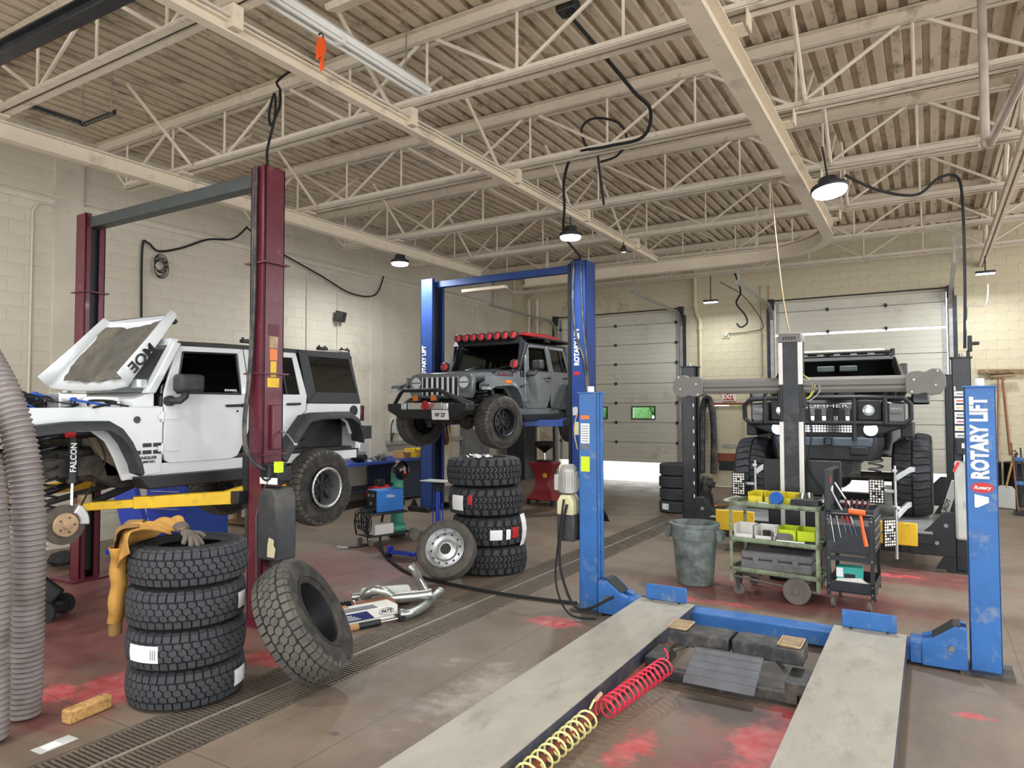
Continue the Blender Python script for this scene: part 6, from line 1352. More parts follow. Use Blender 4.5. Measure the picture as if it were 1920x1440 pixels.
def clutter(t, n, w, d, z, ms, seed, s=.03):
    rr = random.Random(seed)
    for i in range(n):
        x, y_ = rr.uniform(-w/2, w/2), rr.uniform(-d/2, d/2); m_ = rr.choice(ms)
        if i % 3 == 0: B().cyl((x, y_, z+s*.4), (x+rr.uniform(-s, s)*1.4, y_+rr.uniform(-s, s), z+s*.6), s*.35, 10).make('small_fitting', m_, t)
        elif i % 3 == 1: B().lathe([(s*.3, 0), (s*.55, 0), (s*.55, s*.5), (s*.3, s*.5)], 8, Matrix.Translation((x, y_, z)), closed=True).make('nut', m_, t)
        else: B().box((x, y_, z+s*.3), (s*1.2, s*.6, s*.5), (0, 0, rr.uniform(0, 180))).make('small_part', m_, t, bevel=.002)
zt = .97
for i, x in enumerate((-.24, -.06, .10)):
    q = open_box('parts_bin', f'yellow plastic parts bin on the top shelf of the green cart, {["left","middle","right"][i]} of three', 'bin', on(x, .33, zt), .155, .26, .12, 'bin_yellow', lip=.04, group='yellow parts bins on the green cart'); clutter(q, 9, .1, .18, .02, ['steel', 'greasy', 'rust_tan'], i+1)
t = thing('tape_reel', 'blue round tape measure reel lying against the yellow bins', 'reel', on(.0, .13, zt), (62, 0, -6)); B().lathe([(.0, .0), (.07, .0), (.075, .01), (.075, .03), (.07, .04), (.045, .04), (.04, .03), (0, .03)], 28, Matrix.Translation((0, .075, 0))).make('reel_body', 'tape_blue', t); B().tube([(.06, .02, .02), (.12, -.02, .02), (.2, -.03, .02)], .012, 8).make('reel_strap', 'tape_blue', t)
t = thing('plastic_case', 'closed black plastic tool case on the right of the green cart top', 'case', on(.31, .12, zt+.004), (0, 0, -12)); B().bb((-.14, -.075, 0), (.14, .075, .075)).make('case_body', 'case_black', t, bevel=.012); B().bb((-.135, -.07, .074), (.135, .07, .082)).make('lid', 'case_black', t, bevel=.003)
for q in (-.06, .06): B().bb((q-.02, -.082, .03), (q+.02, -.073, .06)).make('latch', 'black_plastic', t, bevel=.003)
t = thing('paper_pile', 'loose papers and cardboard on the left of the green cart top', 'papers', on(-.28, .12, zt))
for i in range(5): B().box((.05*i-.05, -.02+.012*(i % 3), .004+.004*i), (.17, .11, .003), (0, 0, 25*i)).make('sheet', ['paper_white', 'cardboard', 'paper_white', 'sign_red', 'paper_white'][i], t, smooth=False)
t = thing('pipe_fitting', 'grey metal pipe elbows piled at the back right of the green cart', 'fittings', on(.26, .36, zt))
for i, (x, y_, a) in enumerate(((-.10, .0, 40), (.02, .05, 100), (.12, -.02, 10))): B().tube(smoothpath([(x, y_, .035), (x+.05*math.cos(R_(a)), y_+.05*math.sin(R_(a)), .05), (x+.07*math.cos(R_(a)), y_+.07*math.sin(R_(a)), .12)], 5), .033, 12).make('elbow', 'galv_pipe', t)
zm = .59
open_box('white_box', 'open white cardboard box on the middle shelf of the green cart, left one', 'box', on(-.33, .16, zm), .2, .2, .16, 'box_white', lip=.10)
q = open_box('white_box', 'open white cardboard box holding a black motor on the middle shelf', 'box', on(-.10, .16, zm), .21, .2, .16, 'box_white', lip=.10); B().cyl((0, -.04, .05), (0, .06, .05), .04, 14).make('black_motor', 'black_plastic', q); B().box((0, -.03, .095), (.07, .05, .03)).make('motor_cap', 'black_plastic', q, bevel=.004)
for i, x in enumerate((.10, .29)):
    q = open_box('parts_bin', f'yellow-green open bin on the middle shelf of the green cart, {["left","right"][i]} one', 'bin', on(x, .28, zm), .18, .22, .15, 'lime', lip=.02, group='yellow-green bins on the middle shelf'); clutter(q, 6, .1, .1, .02, ['greasy', 'steel'], 7+i)
t = thing('torque_wrench', 'chrome torque wrench lying on the middle shelf edge', 'wrench', on(.12, .06, zm)); B().cyl((-.10, 0, .03), (.30, .02, .022), .012, 10).make('shaft', 'chrome', t); B().cyl((.18, .014, .025), (.32, .02, .022), .017, 12).make('grip', 'satin_black', t); B().cyl((-.12, 0, .0), (-.12, 0, .07), .028, 14).make('ratchet_head', 'steel', t)
t = thing('grey_lid', 'grey worn plastic lid leaning on the yellow-green bins', 'lid', on(.06, .10, zm)); B().box((0, .03, .05), (.22, .012, .10), (-35, 0, 8)).make('panel', 'case_grey', t, bevel=.004)
t = thing('tool_case', 'long grey plastic tool case on the bottom shelf of the green cart', 'case', on(-.02, .25, .27)); B().bb((-.36, -.16, 0), (.36, .16, .11)).make('case_bottom', 'case_grey', t, bevel=.02); B().bb((-.36, -.16, .113), (.36, .16, .20)).make('case_lid', 'case_grey', t, bevel=.025)
for q in (-.2, .0, .2): B().bb((q-.03, -.172, .07), (q+.03, -.16, .15)).make('latch', 'case_grey', t, bevel=.004)
# ---- black tool cart
t = thing('tool_cart', 'black wheeled tool cart with its lid up beside the green cart', 'tool cart', (-.71, 8.02, 0), (0, 0, -2))
w2, d2 = .215, .30
for sx in (-1, 1):
    for sy in (-1, 1):
        b = B(); b.bb((sx*w2, sy*d2, .13), (sx*(w2-.035), sy*(d2-.004), .96)); b.bb((sx*w2, sy*d2, .13), (sx*(w2-.004), sy*(d2-.035), .96)); p = b.make('leg', 'tool_black', t, smooth=False)
        bo = B()
        for z in (.93, .89, .50, .25, .18): bo.cyl((sx*(w2-.018), sy*d2, z), (sx*(w2-.018), sy*(d2+.005), z), .009, 8)
        bo.make('leg_bolts', 'steel', p)
        c = B().cyl((sx*(w2-.05)-.015, sy*(d2-.05), .055), (sx*(w2-.05)+.015, sy*(d2-.05), .055), .055, 18).make('caster_wheel', 'caster_grey', t)
        for k in (-1, 1): B().prism([(sy*(d2-.05)-.012, .05), (sy*(d2-.05)+.012, .05), (sy*(d2-.05)+.03, .13), (sy*(d2-.05)-.03, .13)], 'x', sx*(w2-.05)+k*.02, sx*(w2-.05)+k*.024).make('caster_fork', 'chrome', c, smooth=False)
B().bb((-w2+.005, -d2+.005, .55), (w2-.005, d2-.005, .93)).make('drawer_body', 'tool_black', t, bevel=.004)
for i in range(4):
    dr = B().bb((w2-.004, -d2+.04, .57+i*.085), (w2+.008, d2-.04, .645+i*.085)).make('drawer', 'tool_black', t, bevel=.003); B().bb((w2+.008, -d2+.05, .635+i*.085), (w2+.016, d2-.05, .643+i*.085)).make('drawer_pull', 'alu', dr, smooth=False)
B().bb((-w2+.02, -d2-.004, .57), (w2-.04, -d2, .86)).make('end_panel', 'tool_black', t, bevel=.003)
B().bb((-w2+.02, -d2-.006, .84), (w2-.04, -d2-.002, .90)).make('end_panel_band', 'case_grey', t, smooth=False)
part(t, 'push_rail', 'tool_black', lambda b: b.tube([(-w2-.01, -d2-.05, .95), (w2+.01, -d2-.05, .95)], .013, 8))
b = B(); b.bb((-w2, -d2, .945), (w2, -d2+.012, .985)); b.bb((-w2, d2-.012, .945), (w2, d2, .985)); b.bb((w2-.012, -d2, .945), (w2, d2, .985)); b.bb((-w2, -d2, .93), (w2, d2, .945)); b.make('top_tray', 'tool_black', t, smooth=False)
lid = B(); lid.bb((-w2-.012, -d2, .95), (-w2, d2, 1.38)); lid.bb((-w2-.012, -d2, .95), (-w2+.05, -d2+.012, 1.36)); lid.bb((-w2-.012, d2-.012, .95), (-w2+.05, d2, 1.36)); lid.bb((-w2-.012, -d2, 1.365), (-w2+.05, d2, 1.378)); lid = lid.make('lid', 'tool_black', t, smooth=False)
B().bb((-w2, -.05, 1.22), (-w2+.004, .05, 1.30)).make('lid_sticker', 'orange_plastic', lid, smooth=False); B().bb((-w2, .08, 1.10), (-w2+.004, .18, 1.18)).make('lid_sticker', 'box_white', lid, smooth=False); B().bb((-w2, -.2, 1.12), (-w2+.004, -.1, 1.2)).make('lid_sticker', 'amber', lid, smooth=False)
part(t, 'lid_strut', 'alu', lambda b: b.tube([(-w2+.03, .1, 1.22), (-w2+.20, .1, .94)], .010, 8))
b = B(); b.bb((-w2, -d2, .17), (w2, d2, .18)); b.bb((-w2, -d2, .17), (w2, -d2+.006, .28)); b.bb((-w2, d2-.006, .17), (w2, d2, .28)); b.bb((-w2, -d2, .17), (-w2+.006, d2, .28)); b.bb((w2-.006, -d2, .17), (w2, d2, .28)); b.make('bottom_tray', 'tool_black', t, smooth=False)
B().bb((-w2, -d2+.002, .48), (w2, -d2+.01, .53)).make('cross_rail', 'tool_black', t, smooth=False)
TA = Matrix.Translation((-.71, 8.02, 0)) @ Matrix.Rotation(R_(-2), 4, 'Z')
def tc(x, y_, z): return tuple(TA @ Vector((x, y_, z)))
t = thing('hammer', 'orange dead-blow hammer hooked on the end rail of the black tool cart', 'hammer', tc(.08, -.37, .99)); B().cyl((-.075, 0, .0), (.075, 0, -.01), .028, 16).make('head', 'hammer_orange', t, bevel=.004); B().tube([(.03, 0, -.02), (.045, .0, -.15), (.075, .005, -.33)], [.014, .015, .021], 10).make('handle', 'hammer_orange', t)
for i, x in enumerate((-.16, -.10, -.045, .0, .035)):
    L_ = (.20, .15, .10, .12, .12)[i]; t = thing('screwdriver', f'chrome-shafted tool hanging on the black cart end panel, {["first","second","third","fourth","fifth"][i]} from its left', 'hand tool', tc(x, -.33, .865), (0, -8-2*i, 0), group='hand tools hanging on the cart end'); B().cyl((0, 0, -L_), (0, 0, 0), .006, 8).make('shaft', 'chrome', t); B().cyl((0, 0, 0), (0, 0, .09), .012, 10, .014).make('handle', ['steel', 'steel', 'rust_red', 'bright_red', 'steel'][i], t)
for i in range(5):
    t = thing('screwdriver', f'dark red handled driver standing in the black cart tray, {["first","second","third","fourth","fifth"][i]} from the lid', 'hand tool', tc(-.06+.05*i, -.08+.03*(i % 2), .985), (8*(i % 2), 6, 0), group='drivers standing in the cart tray'); B().cyl((0, 0, -.03), (0, 0, .015), .005, 8).make('shaft', 'steel', t); B().cyl((0, 0, .015), (0, 0, .09), .013, 10, .011).make('handle', 'decal_maroon', t)
t = thing('pry_bar', 'long steel pry bar leaning out of the black cart tray', 'pry bar', tc(-.06, -.25, .95)); B().tube([(0.0, 0, .0), (-.10, .02, .20), (-.115, .02, .235)], .011, 8).make('bar', 'steel', t)
t = thing('supply_carton', 'teal and white printed carton on the black cart bottom tray', 'box', tc(-.02, -.16, .28), (0, 0, 3)); B().bb((-.12, -.07, 0), (.12, .07, .13)).make('carton', 'teal', t, bevel=.003); B().bb((-.121, -.0712, .03), (-.06, -.069, .12)).make('print_panel', 'paper_white', t, smooth=False); B().bb((-.05, -.0712, .02), (.05, -.0705, .065)).make('print_panel', 'black_plastic', t, smooth=False)
t = thing('cardboard_tray', 'white torn cardboard tray leaning in the bottom of the black cart', 'box', tc(.0, -.22, .182)); B().prism([(-.17, 0), (.16, 0), (.16, .09), (.09, .14), (-.12, .12), (-.17, .06)], 'y', -.055, -.050).make('front_flap', 'box_white', t, smooth=False); B().bb((-.17, -.05, 0), (.16, .10, .07)).make('tray_body', 'cardboard', t, bevel=.004)
# ================================================================ left floor area
def corrugated(label, pts, r, pitch=.034):
    t = thing('exhaust_hose', label, 'hose', (0, 0, 0)); P = smoothpath(pts, 60); b = B()
    d = [0]
    for i in range(1, len(P)): d.append(d[-1]+(P[i]-P[i-1]).length)
    n = int(d[-1]/(pitch/6)); Q = []; rr = []; j = 0
    for i in range(n+1):
        s = d[-1]*i/n
        while j < len(d)-2 and d[j+1] < s: j += 1
        k = (s-d[j])/max(1e-6, d[j+1]-d[j]); Q.append(P[j].lerp(P[j+1], min(1, max(0, k)))); ph = (i % 6)/6; rr.append(r*(1+.085*math.cos(2*pi*ph)))
    b.tube(Q, rr, 20); b.make('hose_wall', 'hose_grey', t, ang=70); return t
corrugated('thick grey corrugated exhaust hose hanging at the left edge, right of the two', [(-5.9, 2.05, 2.75), (-5.50, 2.12, 2.50), (-5.22, 2.20, 2.15), (-5.09, 2.27, 1.75), (-5.04, 2.30, 1.3), (-5.06, 2.31, .8), (-5.10, 2.33, .35), (-5.12, 2.33, .02)], .094)
corrugated('thick grey corrugated exhaust hose at the very left edge behind the other', [(-5.75, 1.80, 2.5), (-5.30, 1.92, 2.1), (-5.02, 2.02, 1.7), (-4.93, 2.05, 1.2), (-4.91, 2.05, .6), (-4.90, 2.05, .02)], .094)
t = thing('wood_block', 'short worn wooden block lying on the floor in front of the tire stack', 'wood block', (-4.79, 2.56, 0), (0, 0, 97)); B().box((0, 0, .045), (.30, .09, .09)).make('block', 'wood', t, bevel=.016, seg=2)
t = thing('plastic_sleeve', 'clear plastic sleeve with a white card flat on the floor', 'plastic sleeve', (-4.54, 2.24, .002), (0, 0, 93)); B().box((0, 0, .001), (.22, .105, .002)).make('sleeve', 'tank_grey', t, smooth=False); B().box((-.02, .0, .0028), (.085, .07, .0015)).make('card', 'paper_white', t, smooth=False)
# welding jacket draped over the top tire: a sleeve sheet with folds
t = thing('welding_jacket', 'tan suede welding jacket draped over the top tire of the front stack', 'jacket', (-4.545, 3.115, 1.09))
def cloth(fn, nu, nv, nm, m_, par, th=.012, sub=1):
    b = B(); vs = [fn(i/nu, j/nv) for j in range(nv+1) for i in range(nu+1)]
    b.add(vs, [(j*(nu+1)+i, j*(nu+1)+i+1, (j+1)*(nu+1)+i+1, (j+1)*(nu+1)+i) for j in range(nv) for i in range(nu)]); o = b.make(nm, m_, par, ang=80)
    s = o.modifiers.new('thick', 'SOLIDIFY'); s.thickness = th; s.offset = 1
    if sub: q = o.modifiers.new('sub', 'SUBSURF'); q.levels = sub; q.render_levels = sub
    return o
def over(u, v):
    # v: 0 inside the tire hole, 1 hanging low outside; u across
    ang = R_(155+u*110)                     # around the stack, on its left side as seen from the camera
    r0 = .13+.285*min(1, v/.55); fold = .022*math.sin(u*16+v*3)*(.4+v)+.012*math.sin(u*29)
    if v < .55: z = .01+.055*math.sin(v/.55*pi*.75)+abs(fold)*1.1+.02; r = r0
    else:
        k = (v-.55)/.45; w = 1-.15*k; r = .412+.018*math.sin(u*11)*k+.010*k+abs(fold)*.5; z = .045-.26*k*(.22+math.exp(-((u-.60)/.27)**2))+abs(fold)*.3
    return (r*math.cos(ang), r*math.sin(ang), z)
cloth(over, 26, 22, 'jacket_body', 'suede', t)
def sleeve(u, v):
    ang = 2*pi*u; c = Vector((-.262-.010*v, -.362+.01*math.sin(v*4), -.02-.52*v)); r = .058-.008*v+.010*math.sin(v*17+u*5)
    dx, dy = r*.8*math.cos(ang), r*1.25*math.sin(ang); return (c.x+dx*.707+dy*.707, c.y+dx*.707-dy*.707, c.z)
cloth(sleeve, 16, 14, 'sleeve', 'suede', t, .008)
def cuff(u, v):
    ang = 2*pi*u; dx, dy = .036*math.cos(ang), .056*math.sin(ang); return (-.272+dx*.707+dy*.707, -.366+dx*.707-dy*.707, -.53-.09*v)
cloth(cuff, 14, 4, 'lining_cuff', 'suede_dark', t, .006)
def collar(u, v):
    ang = R_(205+u*48); r = .32+.145*min(1, v*1.6); return (r*math.cos(ang), r*math.sin(ang), .10+.03*math.sin(u*9)-.16*max(0, v-.5)*(1+math.sin(u*pi)))
cloth(collar, 14, 6, 'collar', 'suede_dark', t, .008)
t = thing('work_glove', 'dark grey work glove lying on the jacket at the tire opening', 'glove', (-4.45, 3.03, 1.145), (0, 20, -10))
B().sph((0, 0, 0), .055, 12, (1.1, .8, .45)).make('palm', 'glove_grey', t)
for i, (a, l) in enumerate(((-35, .07), (-14, .10), (2, .11), (18, .10))):
    c_, s_ = math.cos(R_(a)), math.sin(R_(a)); B().tube(smoothpath([(.035*c_, .045*s_, .0), (.06*c_+l*.4*c_, .05*s_+l*.4*s_, .012), (.06*c_+l*c_, .05*s_+l*s_, -.02)], 4), [.017]*8+[.010], 8).make('finger', 'glove_grey', t)
B().tube(smoothpath([(.0, .03, 0), (.03, .075, .005), (.065, .095, -.01)], 4), .016, 8).make('thumb', 'glove_grey', t); B().lathe([(.045, 0), (.05, .06), (.055, .08)], 14, Matrix.Translation((-.04, 0, 0)) @ Matrix.Rotation(R_(-90), 4, 'Y') @ Matrix.Diagonal((.6, 1, 1, 1))).make('cuff', 'glove_grey', t)
# ---- exhaust parts and carton on the floor
t = thing('parts_carton', 'long white and blue printed carton by the leaning tire', 'box', (-4.62, 4.98, 0), (0, 0, 68))
B().bb((-.42, -.11, .055), (.30, .11, .145)).make('carton_body', 'box_white', t, bevel=.004)
B().prism([(-.42, .060), (.06, .060), (-.02, .135), (-.42, .135)], 'y', -.113, -.110).make('blue_print', 'navy', t, smooth=False)
for i in range(4): B().bb((-.40, -.1145, .075+.013*i), (-.08-.03*i, -.113, .080+.013*i)).make('text_line', 'decal_white', t, smooth=False)
el = B(); el.tube([(.18+.075*math.cos(a), -.1125, .10+.032*math.sin(a)) for a in [i*2*pi/28 for i in range(28)]], .003, 6, closed=True); el.make('oval_logo', 'label_print', t); text("PAT'S", .045, 'decal_black', t, (.18, -.1125, .10), (90, 0, 0), shear=.25, off=.001)
B().bb((-.42, -.10, .1455), (.1, .02, .147)).make('grey_stripe', 'label_print', t, smooth=False)
t = thing('shock_absorber', 'black shock absorber in torn packing lying under the printed carton', 'shock absorber', (-4.52, 4.90, 0), (0, 0, 68)); B().cyl((-.45, -.05, .03), (.12, -.05, .03), .03, 16).make('tube', 'satin_black', t); B().cyl((.12, -.05, .03), (.30, -.05, .03), .016, 12).make('rod', 'chrome', t); B().cyl((.34, -.09, .03), (.34, -.01, .03), .03, 14).make('eye', 'black_rubber', t); B().cyl((-.2, -.05, .03), (-.1, -.05, .03), .031, 16).make('paper_band', 'cardboard', t)
B().bb((-.45, .0, 0), (.30, .10, .05)).make('packing_block', 'box_white', t, bevel=.006)
t = thing('flex_pipe', 'brown catalytic pipe with black ribbed flex section behind the carton', 'exhaust pipe', (-4.83, 5.05, 0), (0, 0, 60)); B().cyl((-.02, 0, .085), (.42, .03, .085), .062, 20).make('pipe', 'catalyst', t)
b = B(); Q = [(-.02-.004*i, 0, .085) for i in range(56)]; b.tube(Q, [.068+.009*math.sin(i*1.1) for i in range(56)], 18); b.make('flex_bellows', 'satin_black', t); B().cyl((-.30, 0, .085), (-.24, 0, .085), .055, 18, .066).make('pipe_end', 'chassis_tan', t); B().cyl((.0, 0, .085), (.02, 0, .085), .075, 18).make('clamp_ring', 'alu', t)
t = thing('small_carton', 'small orange-brown carton resting by the flex pipe', 'box', (-4.79, 4.82, .0), (0, 0, 62)); B().bb((-.08, -.05, 0), (.09, .05, .15)).make('carton_body', 'cardboard', t, bevel=.004)
t = thing('muffler', 'silver oval muffler among the exhaust parts on the floor', 'muffler', (-4.86, 5.56, 0), (0, 0, 48)); b = B(); Q = [(-.26+i*.02, 0, .09) for i in range(27)]
m_ = Matrix.Diagonal((1, 1.5, 1, 1)); b.tube([(p[0], 0, 0) for p in Q], [.05 if i in (0, 26) else (.085 if i in (1, 25) else .09) for i in range(27)], 24, m=Matrix.Translation((0, 0, .09)) @ m_); b.make('muffler_can', 'tank_grey', t); B().cyl((-.34, .02, .09), (-.24, .02, .09), .04, 16).make('inlet', 'galv_pipe', t); B().cyl((.26, -.03, .09), (.33, -.03, .09), .035, 16).make('outlet', 'galv_pipe', t)
def bent(label, pts, r, loc=(0, 0, 0), ends=True):
    t = thing('exhaust_elbow', label, 'exhaust pipe', loc); P = smoothpath(pts, 8); B().tube(P, r, 18).make('pipe', 'galv_pipe', t)
    for e, f in ((0, 1), (-1, -2)):
        d = (P[e]-P[f]).normalized(); B().cyl(P[e]-d*.03, P[e]+d*.003, r*1.16, 18).make('collar', 'galv_pipe', t)
    d = (P[-1]-P[-2]).normalized(); B().disc((0, 0, 0), r*.98, 18, m=Matrix.Translation(P[-1]+d*.005) @ Vector((0, 0, 1)).rotation_difference(d).to_matrix().to_4x4()).make('open_end', 'black_plastic', t); return t
bent('silver pipe elbow on the left end of the exhaust parts', [(-4.92, 5.30, .09), (-4.82, 5.28, .19), (-4.72, 5.34, .20), (-4.66, 5.46, .10)], .05)
bent('silver pipe with an open flared end pointing towards the mud tires', [(-4.75, 5.35, .11), (-4.62, 5.45, .12), (-4.47, 5.58, .13), (-4.36, 5.68, .14)], .047)
bent('longest silver pipe lying on the floor beside the trench drain', [(-4.36, 5.20, .06), (-4.31, 5.28, .055), (-4.33, 5.50, .055), (-4.44, 5.80, .06), (-4.47, 5.98, .085)], .042)
bent('silver resonator pipe standing up at the far end of the exhaust parts', [(-4.50, 5.78, .10), (-4.62, 5.88, .13), (-4.74, 5.97, .16), (-4.84, 6.02, .24), (-4.90, 6.02, .29)], .045)
# ---- cable across the floor
cable('thick black cable running across the floor over the drain to the blue post', [(-7.3, 8.5, .85), (-7.28, 8.3, .5), (-7.1, 8.0, .12), (-6.6, 7.5, .022), (-6.0, 7.02, .022), (-5.3, 6.62, .022), (-4.3, 6.46, .022), (-3.6, 6.46, .022), (-3.14, 6.52, .022)], .018)
# ---- welder on its cart
t = thing('welder_cart', 'blue and black welding machine on a black wheeled cart', 'welder', (-7.15, 8.15, 0), (0, 0, 75))
B().bb((-.35, -.17, .12), (.40, .17, .14)).make('cart_deck', 'satin_black', t, smooth=False)
b = B()
for sy in (-1, 1): b.tube([(-.38, sy*.17, .13), (-.42, sy*.17, .35), (-.36, sy*.17, .45), (.30, sy*.17, .45)], .014, 8)
b.tube([(-.42, -.17, .35), (-.42, .17, .35)], .014, 8); b.make('cart_frame', 'satin_black', t)
B().bb((-.30, -.16, .46), (.28, .16, .47)).make('cart_shelf', 'satin_black', t, smooth=False)
mch = B().bb((-.22, -.13, .47), (.26, .13, .80)).make('machine_case', 'welder_blue', t, bevel=.01); B().bb((-.232, -.12, .48), (-.22, .12, .79)).make('control_face', 'black_plastic', mch, smooth=False)
for (y_, z) in ((-.05, .72), (.05, .72), (0, .6)): B().cyl((-.245, y_, z), (-.23, y_, z), .022, 12).make('knob', 'alu', mch)
text('Miller', .07, 'decal_white', mch, (.02, -.132, .70), (90, 0, 0), shear=.25)
for sy in (-1, 1): B().cyl((.40, sy*.20-.02, .095), (.40, sy*.20+.02, .095), .095, 22).make('rear_wheel', 'caster_grey', t); B().cyl((-.33, sy*.15-.012, .045), (-.33, sy*.15+.012, .045), .045, 14).make('front_caster', 'caster_grey', t)
B().bb((-.25, -.13, .14), (.08, .10, .29)).make('carton', 'box_white', t, bevel=.004); B().cyl((.10, -.02, .18), (.34, -.02, .18), .07, 16).make('wire_spool', 'gas_green', t)
rr = random.Random(8)
for i in range(6):
    y0 = -.14+.05*i; B().tube(smoothpath([(-.24, y0, .55), (-.36-.02*i, y0-.04, .48), (-.42, y0-.05, .25), (-.38, y0, .17+.02*i), (-.30, y0+.03, .30), (-.32, y0+.05, .52)], 6), .009, 6).make('welding_lead', 'black_rubber', t)
t = thing('gas_cylinder', 'green welding gas cylinder strapped behind the blue welder', 'gas cylinder', (-7.30, 8.62, 0)); B().lathe([(0, .13), (.095, .13), (.098, .15), (.098, 1.0), (.085, 1.07), (.04, 1.12), (.03, 1.13), (0, 1.13)], 28).make('bottle', 'gas_green', t); B().lathe([(.092, 1.02), (.088, 1.05), (.045, 1.115), (.0, 1.12)], 24).make('shoulder', 'gas_cap', t); B().cyl((0, 0, 1.12), (0, 0, 1.20), .02, 10).make('valve', 'rust_tan', t); B().cyl((.0, -.03, 1.17), (.10, -.06, 1.17), .025, 12).make('regulator', 'steel', t)
B().bb((-.03, -.103, .80), (.03, -.095, .87)).make('diamond_label', 'teal', t, smooth=False); B().tube([(.102*math.cos(a), .102*math.sin(a), .62) for a in [i*2*pi/24 for i in range(24)]], .006, 6, closed=True).make('strap', 'galv', t); B().bb((-.1, -.1, .0), (.1, .1, .13)).make('cylinder_cradle', 'satin_black', t, bevel=.01)
t = thing('welding_helmet', 'dark glossy welding helmet hung on the gas cylinder valve', 'helmet', (-7.12, 8.52, 1.05)); B().sph((0, 0, 0), .135, 18, (.85, 1.0, 1.15)).make('shell', 'black_paint', t); B().box((-.02, -.125, .02), (.13, .03, .10)).make('visor', 'glass_dark', t, bevel=.006); B().sph((.10, -.05, -.02), .025, 10).make('hinge_knob', 'orange_plastic', t); B().tube([(0, .05, .12), (-.08, .08, .10), (-.14, .10, .08)], .012, 6).make('headband', 'satin_black', t)
t = thing('ground_clamp', 'small silver welding clamp on the floor at the end of its lead', 'clamp', (-7.30, 7.42, 0), (0, 0, 30)); B().box((0, 0, .03), (.16, .03, .02), (0, 6, 0)).make('jaw', 'alu', t, bevel=.004); B().box((.0, 0, .012), (.16, .03, .015), (0, -4, 0)).make('jaw', 'alu', t, bevel=.004); B().tube(smoothpath([(.08, 0, .02), (.2, .1, .012), (.3, .3, .012), (.25, .5, .05), (.2, .62, .25)], 6), .009, 6).make('lead', 'black_rubber', t)
# ---- tall stand and low dolly
t = thing('roller_stand', 'bright blue tall support stand with a steel plate on top behind the mud tires', 'stand', (-5.90, 7.85, 0)); B().cyl((0, 0, .06), (-.02, .0, .90), .035, 14).make('column', 'stand_blue', t); B().bb((-.24, -.12, 1.0), (.16, .12, 1.015)).make('top_plate', 'tank_grey', t, bevel=.004); b = B(); b.cyl((-.02, 0, .86), (-.02, 0, 1.0), .05, 14); b.box((0, 0, .95), (.14, .10, .06)); b.make('head', 'satin_black', t, bevel=.01)
b = B(); b.bb((-.36, -.60, .07), (.0, -.55, .12)); b.bb((-.025, -.60, .07), (.025, .35, .12)); b.make('base_leg', 'stand_blue', t, bevel=.006); b = B(); b.bb((-.40, -.62, .07), (-.36, -.53, .17)); b.make('caster_bracket', 'stand_blue', t, bevel=.004)
for (x, y_) in ((-.40, -.57), (.0, .35), (.02, -.45)): B().cyl((x-.015, y_, .055), (x+.015, y_, .055), .055, 16).make('caster', 'black_rubber', t)
for a in (-1, 1): B().tube([(a*.06, 0, .35), (a*.085, -.02, .42), (a*.085, -.02, .62), (a*.05, 0, .70)], .008, 6).make('wire_loop', 'stand_blue', t)
# ---- oil drain
t = thing('oil_drain', 'dark red wheeled waste-oil drain with a black funnel', 'oil drain', (-7.05, 13.1, 0)); m_ = Matrix.Translation((0, 0, 0))
b = B(); secs = [(.10, .34), (.16, .31), (.28, .22), (.45, .17), (.62, .18), (.76, .24), (.86, .29), (.90, .29)]
vs = []; n = 4
for (z, r) in secs: vs += [(-r, -r*.75, z), (r, -r*.75, z), (r, r*.75, z), (-r, r*.75, z)]
b.add(vs, [(i*4+k, i*4+(k+1) % 4, (i+1)*4+(k+1) % 4, (i+1)*4+k) for i in range(len(secs)-1) for k in range(4)]+[(0, 1, 2, 3), tuple(28+k for k in range(4))]); b.make('tank', 'drain_red', t, bevel=.035, seg=3)
for (x, y_) in ((-.28, -.2), (.28, -.2), (-.28, .2), (.28, .2)): B().cyl((x-.02, y_, .06), (x+.02, y_, .06), .06, 14).make('caster', 'black_rubber', t)
B().lathe([(.03, 1.08), (.06, 1.12), (.24, 1.24), (.25, 1.32), (.235, 1.32), (.22, 1.25), (.04, 1.14)], 24).make('funnel', 'black_plastic', t); B().cyl((0, 0, .88), (0, 0, 1.10), .02, 10).make('riser_tube', 'chrome', t); B().cyl((.0, 0, 1.08), (.2, 0, 1.28), .012, 8).make('funnel_brace', 'chrome', t); B().box((0, 0, .91), (.34, .26, .04)).make('tray', 'black_plastic', t, bevel=.01); B().cyl((.10, -.19, .62), (.10, -.165, .62), .05, 16).make('round_label', 'yellow_paint', t)
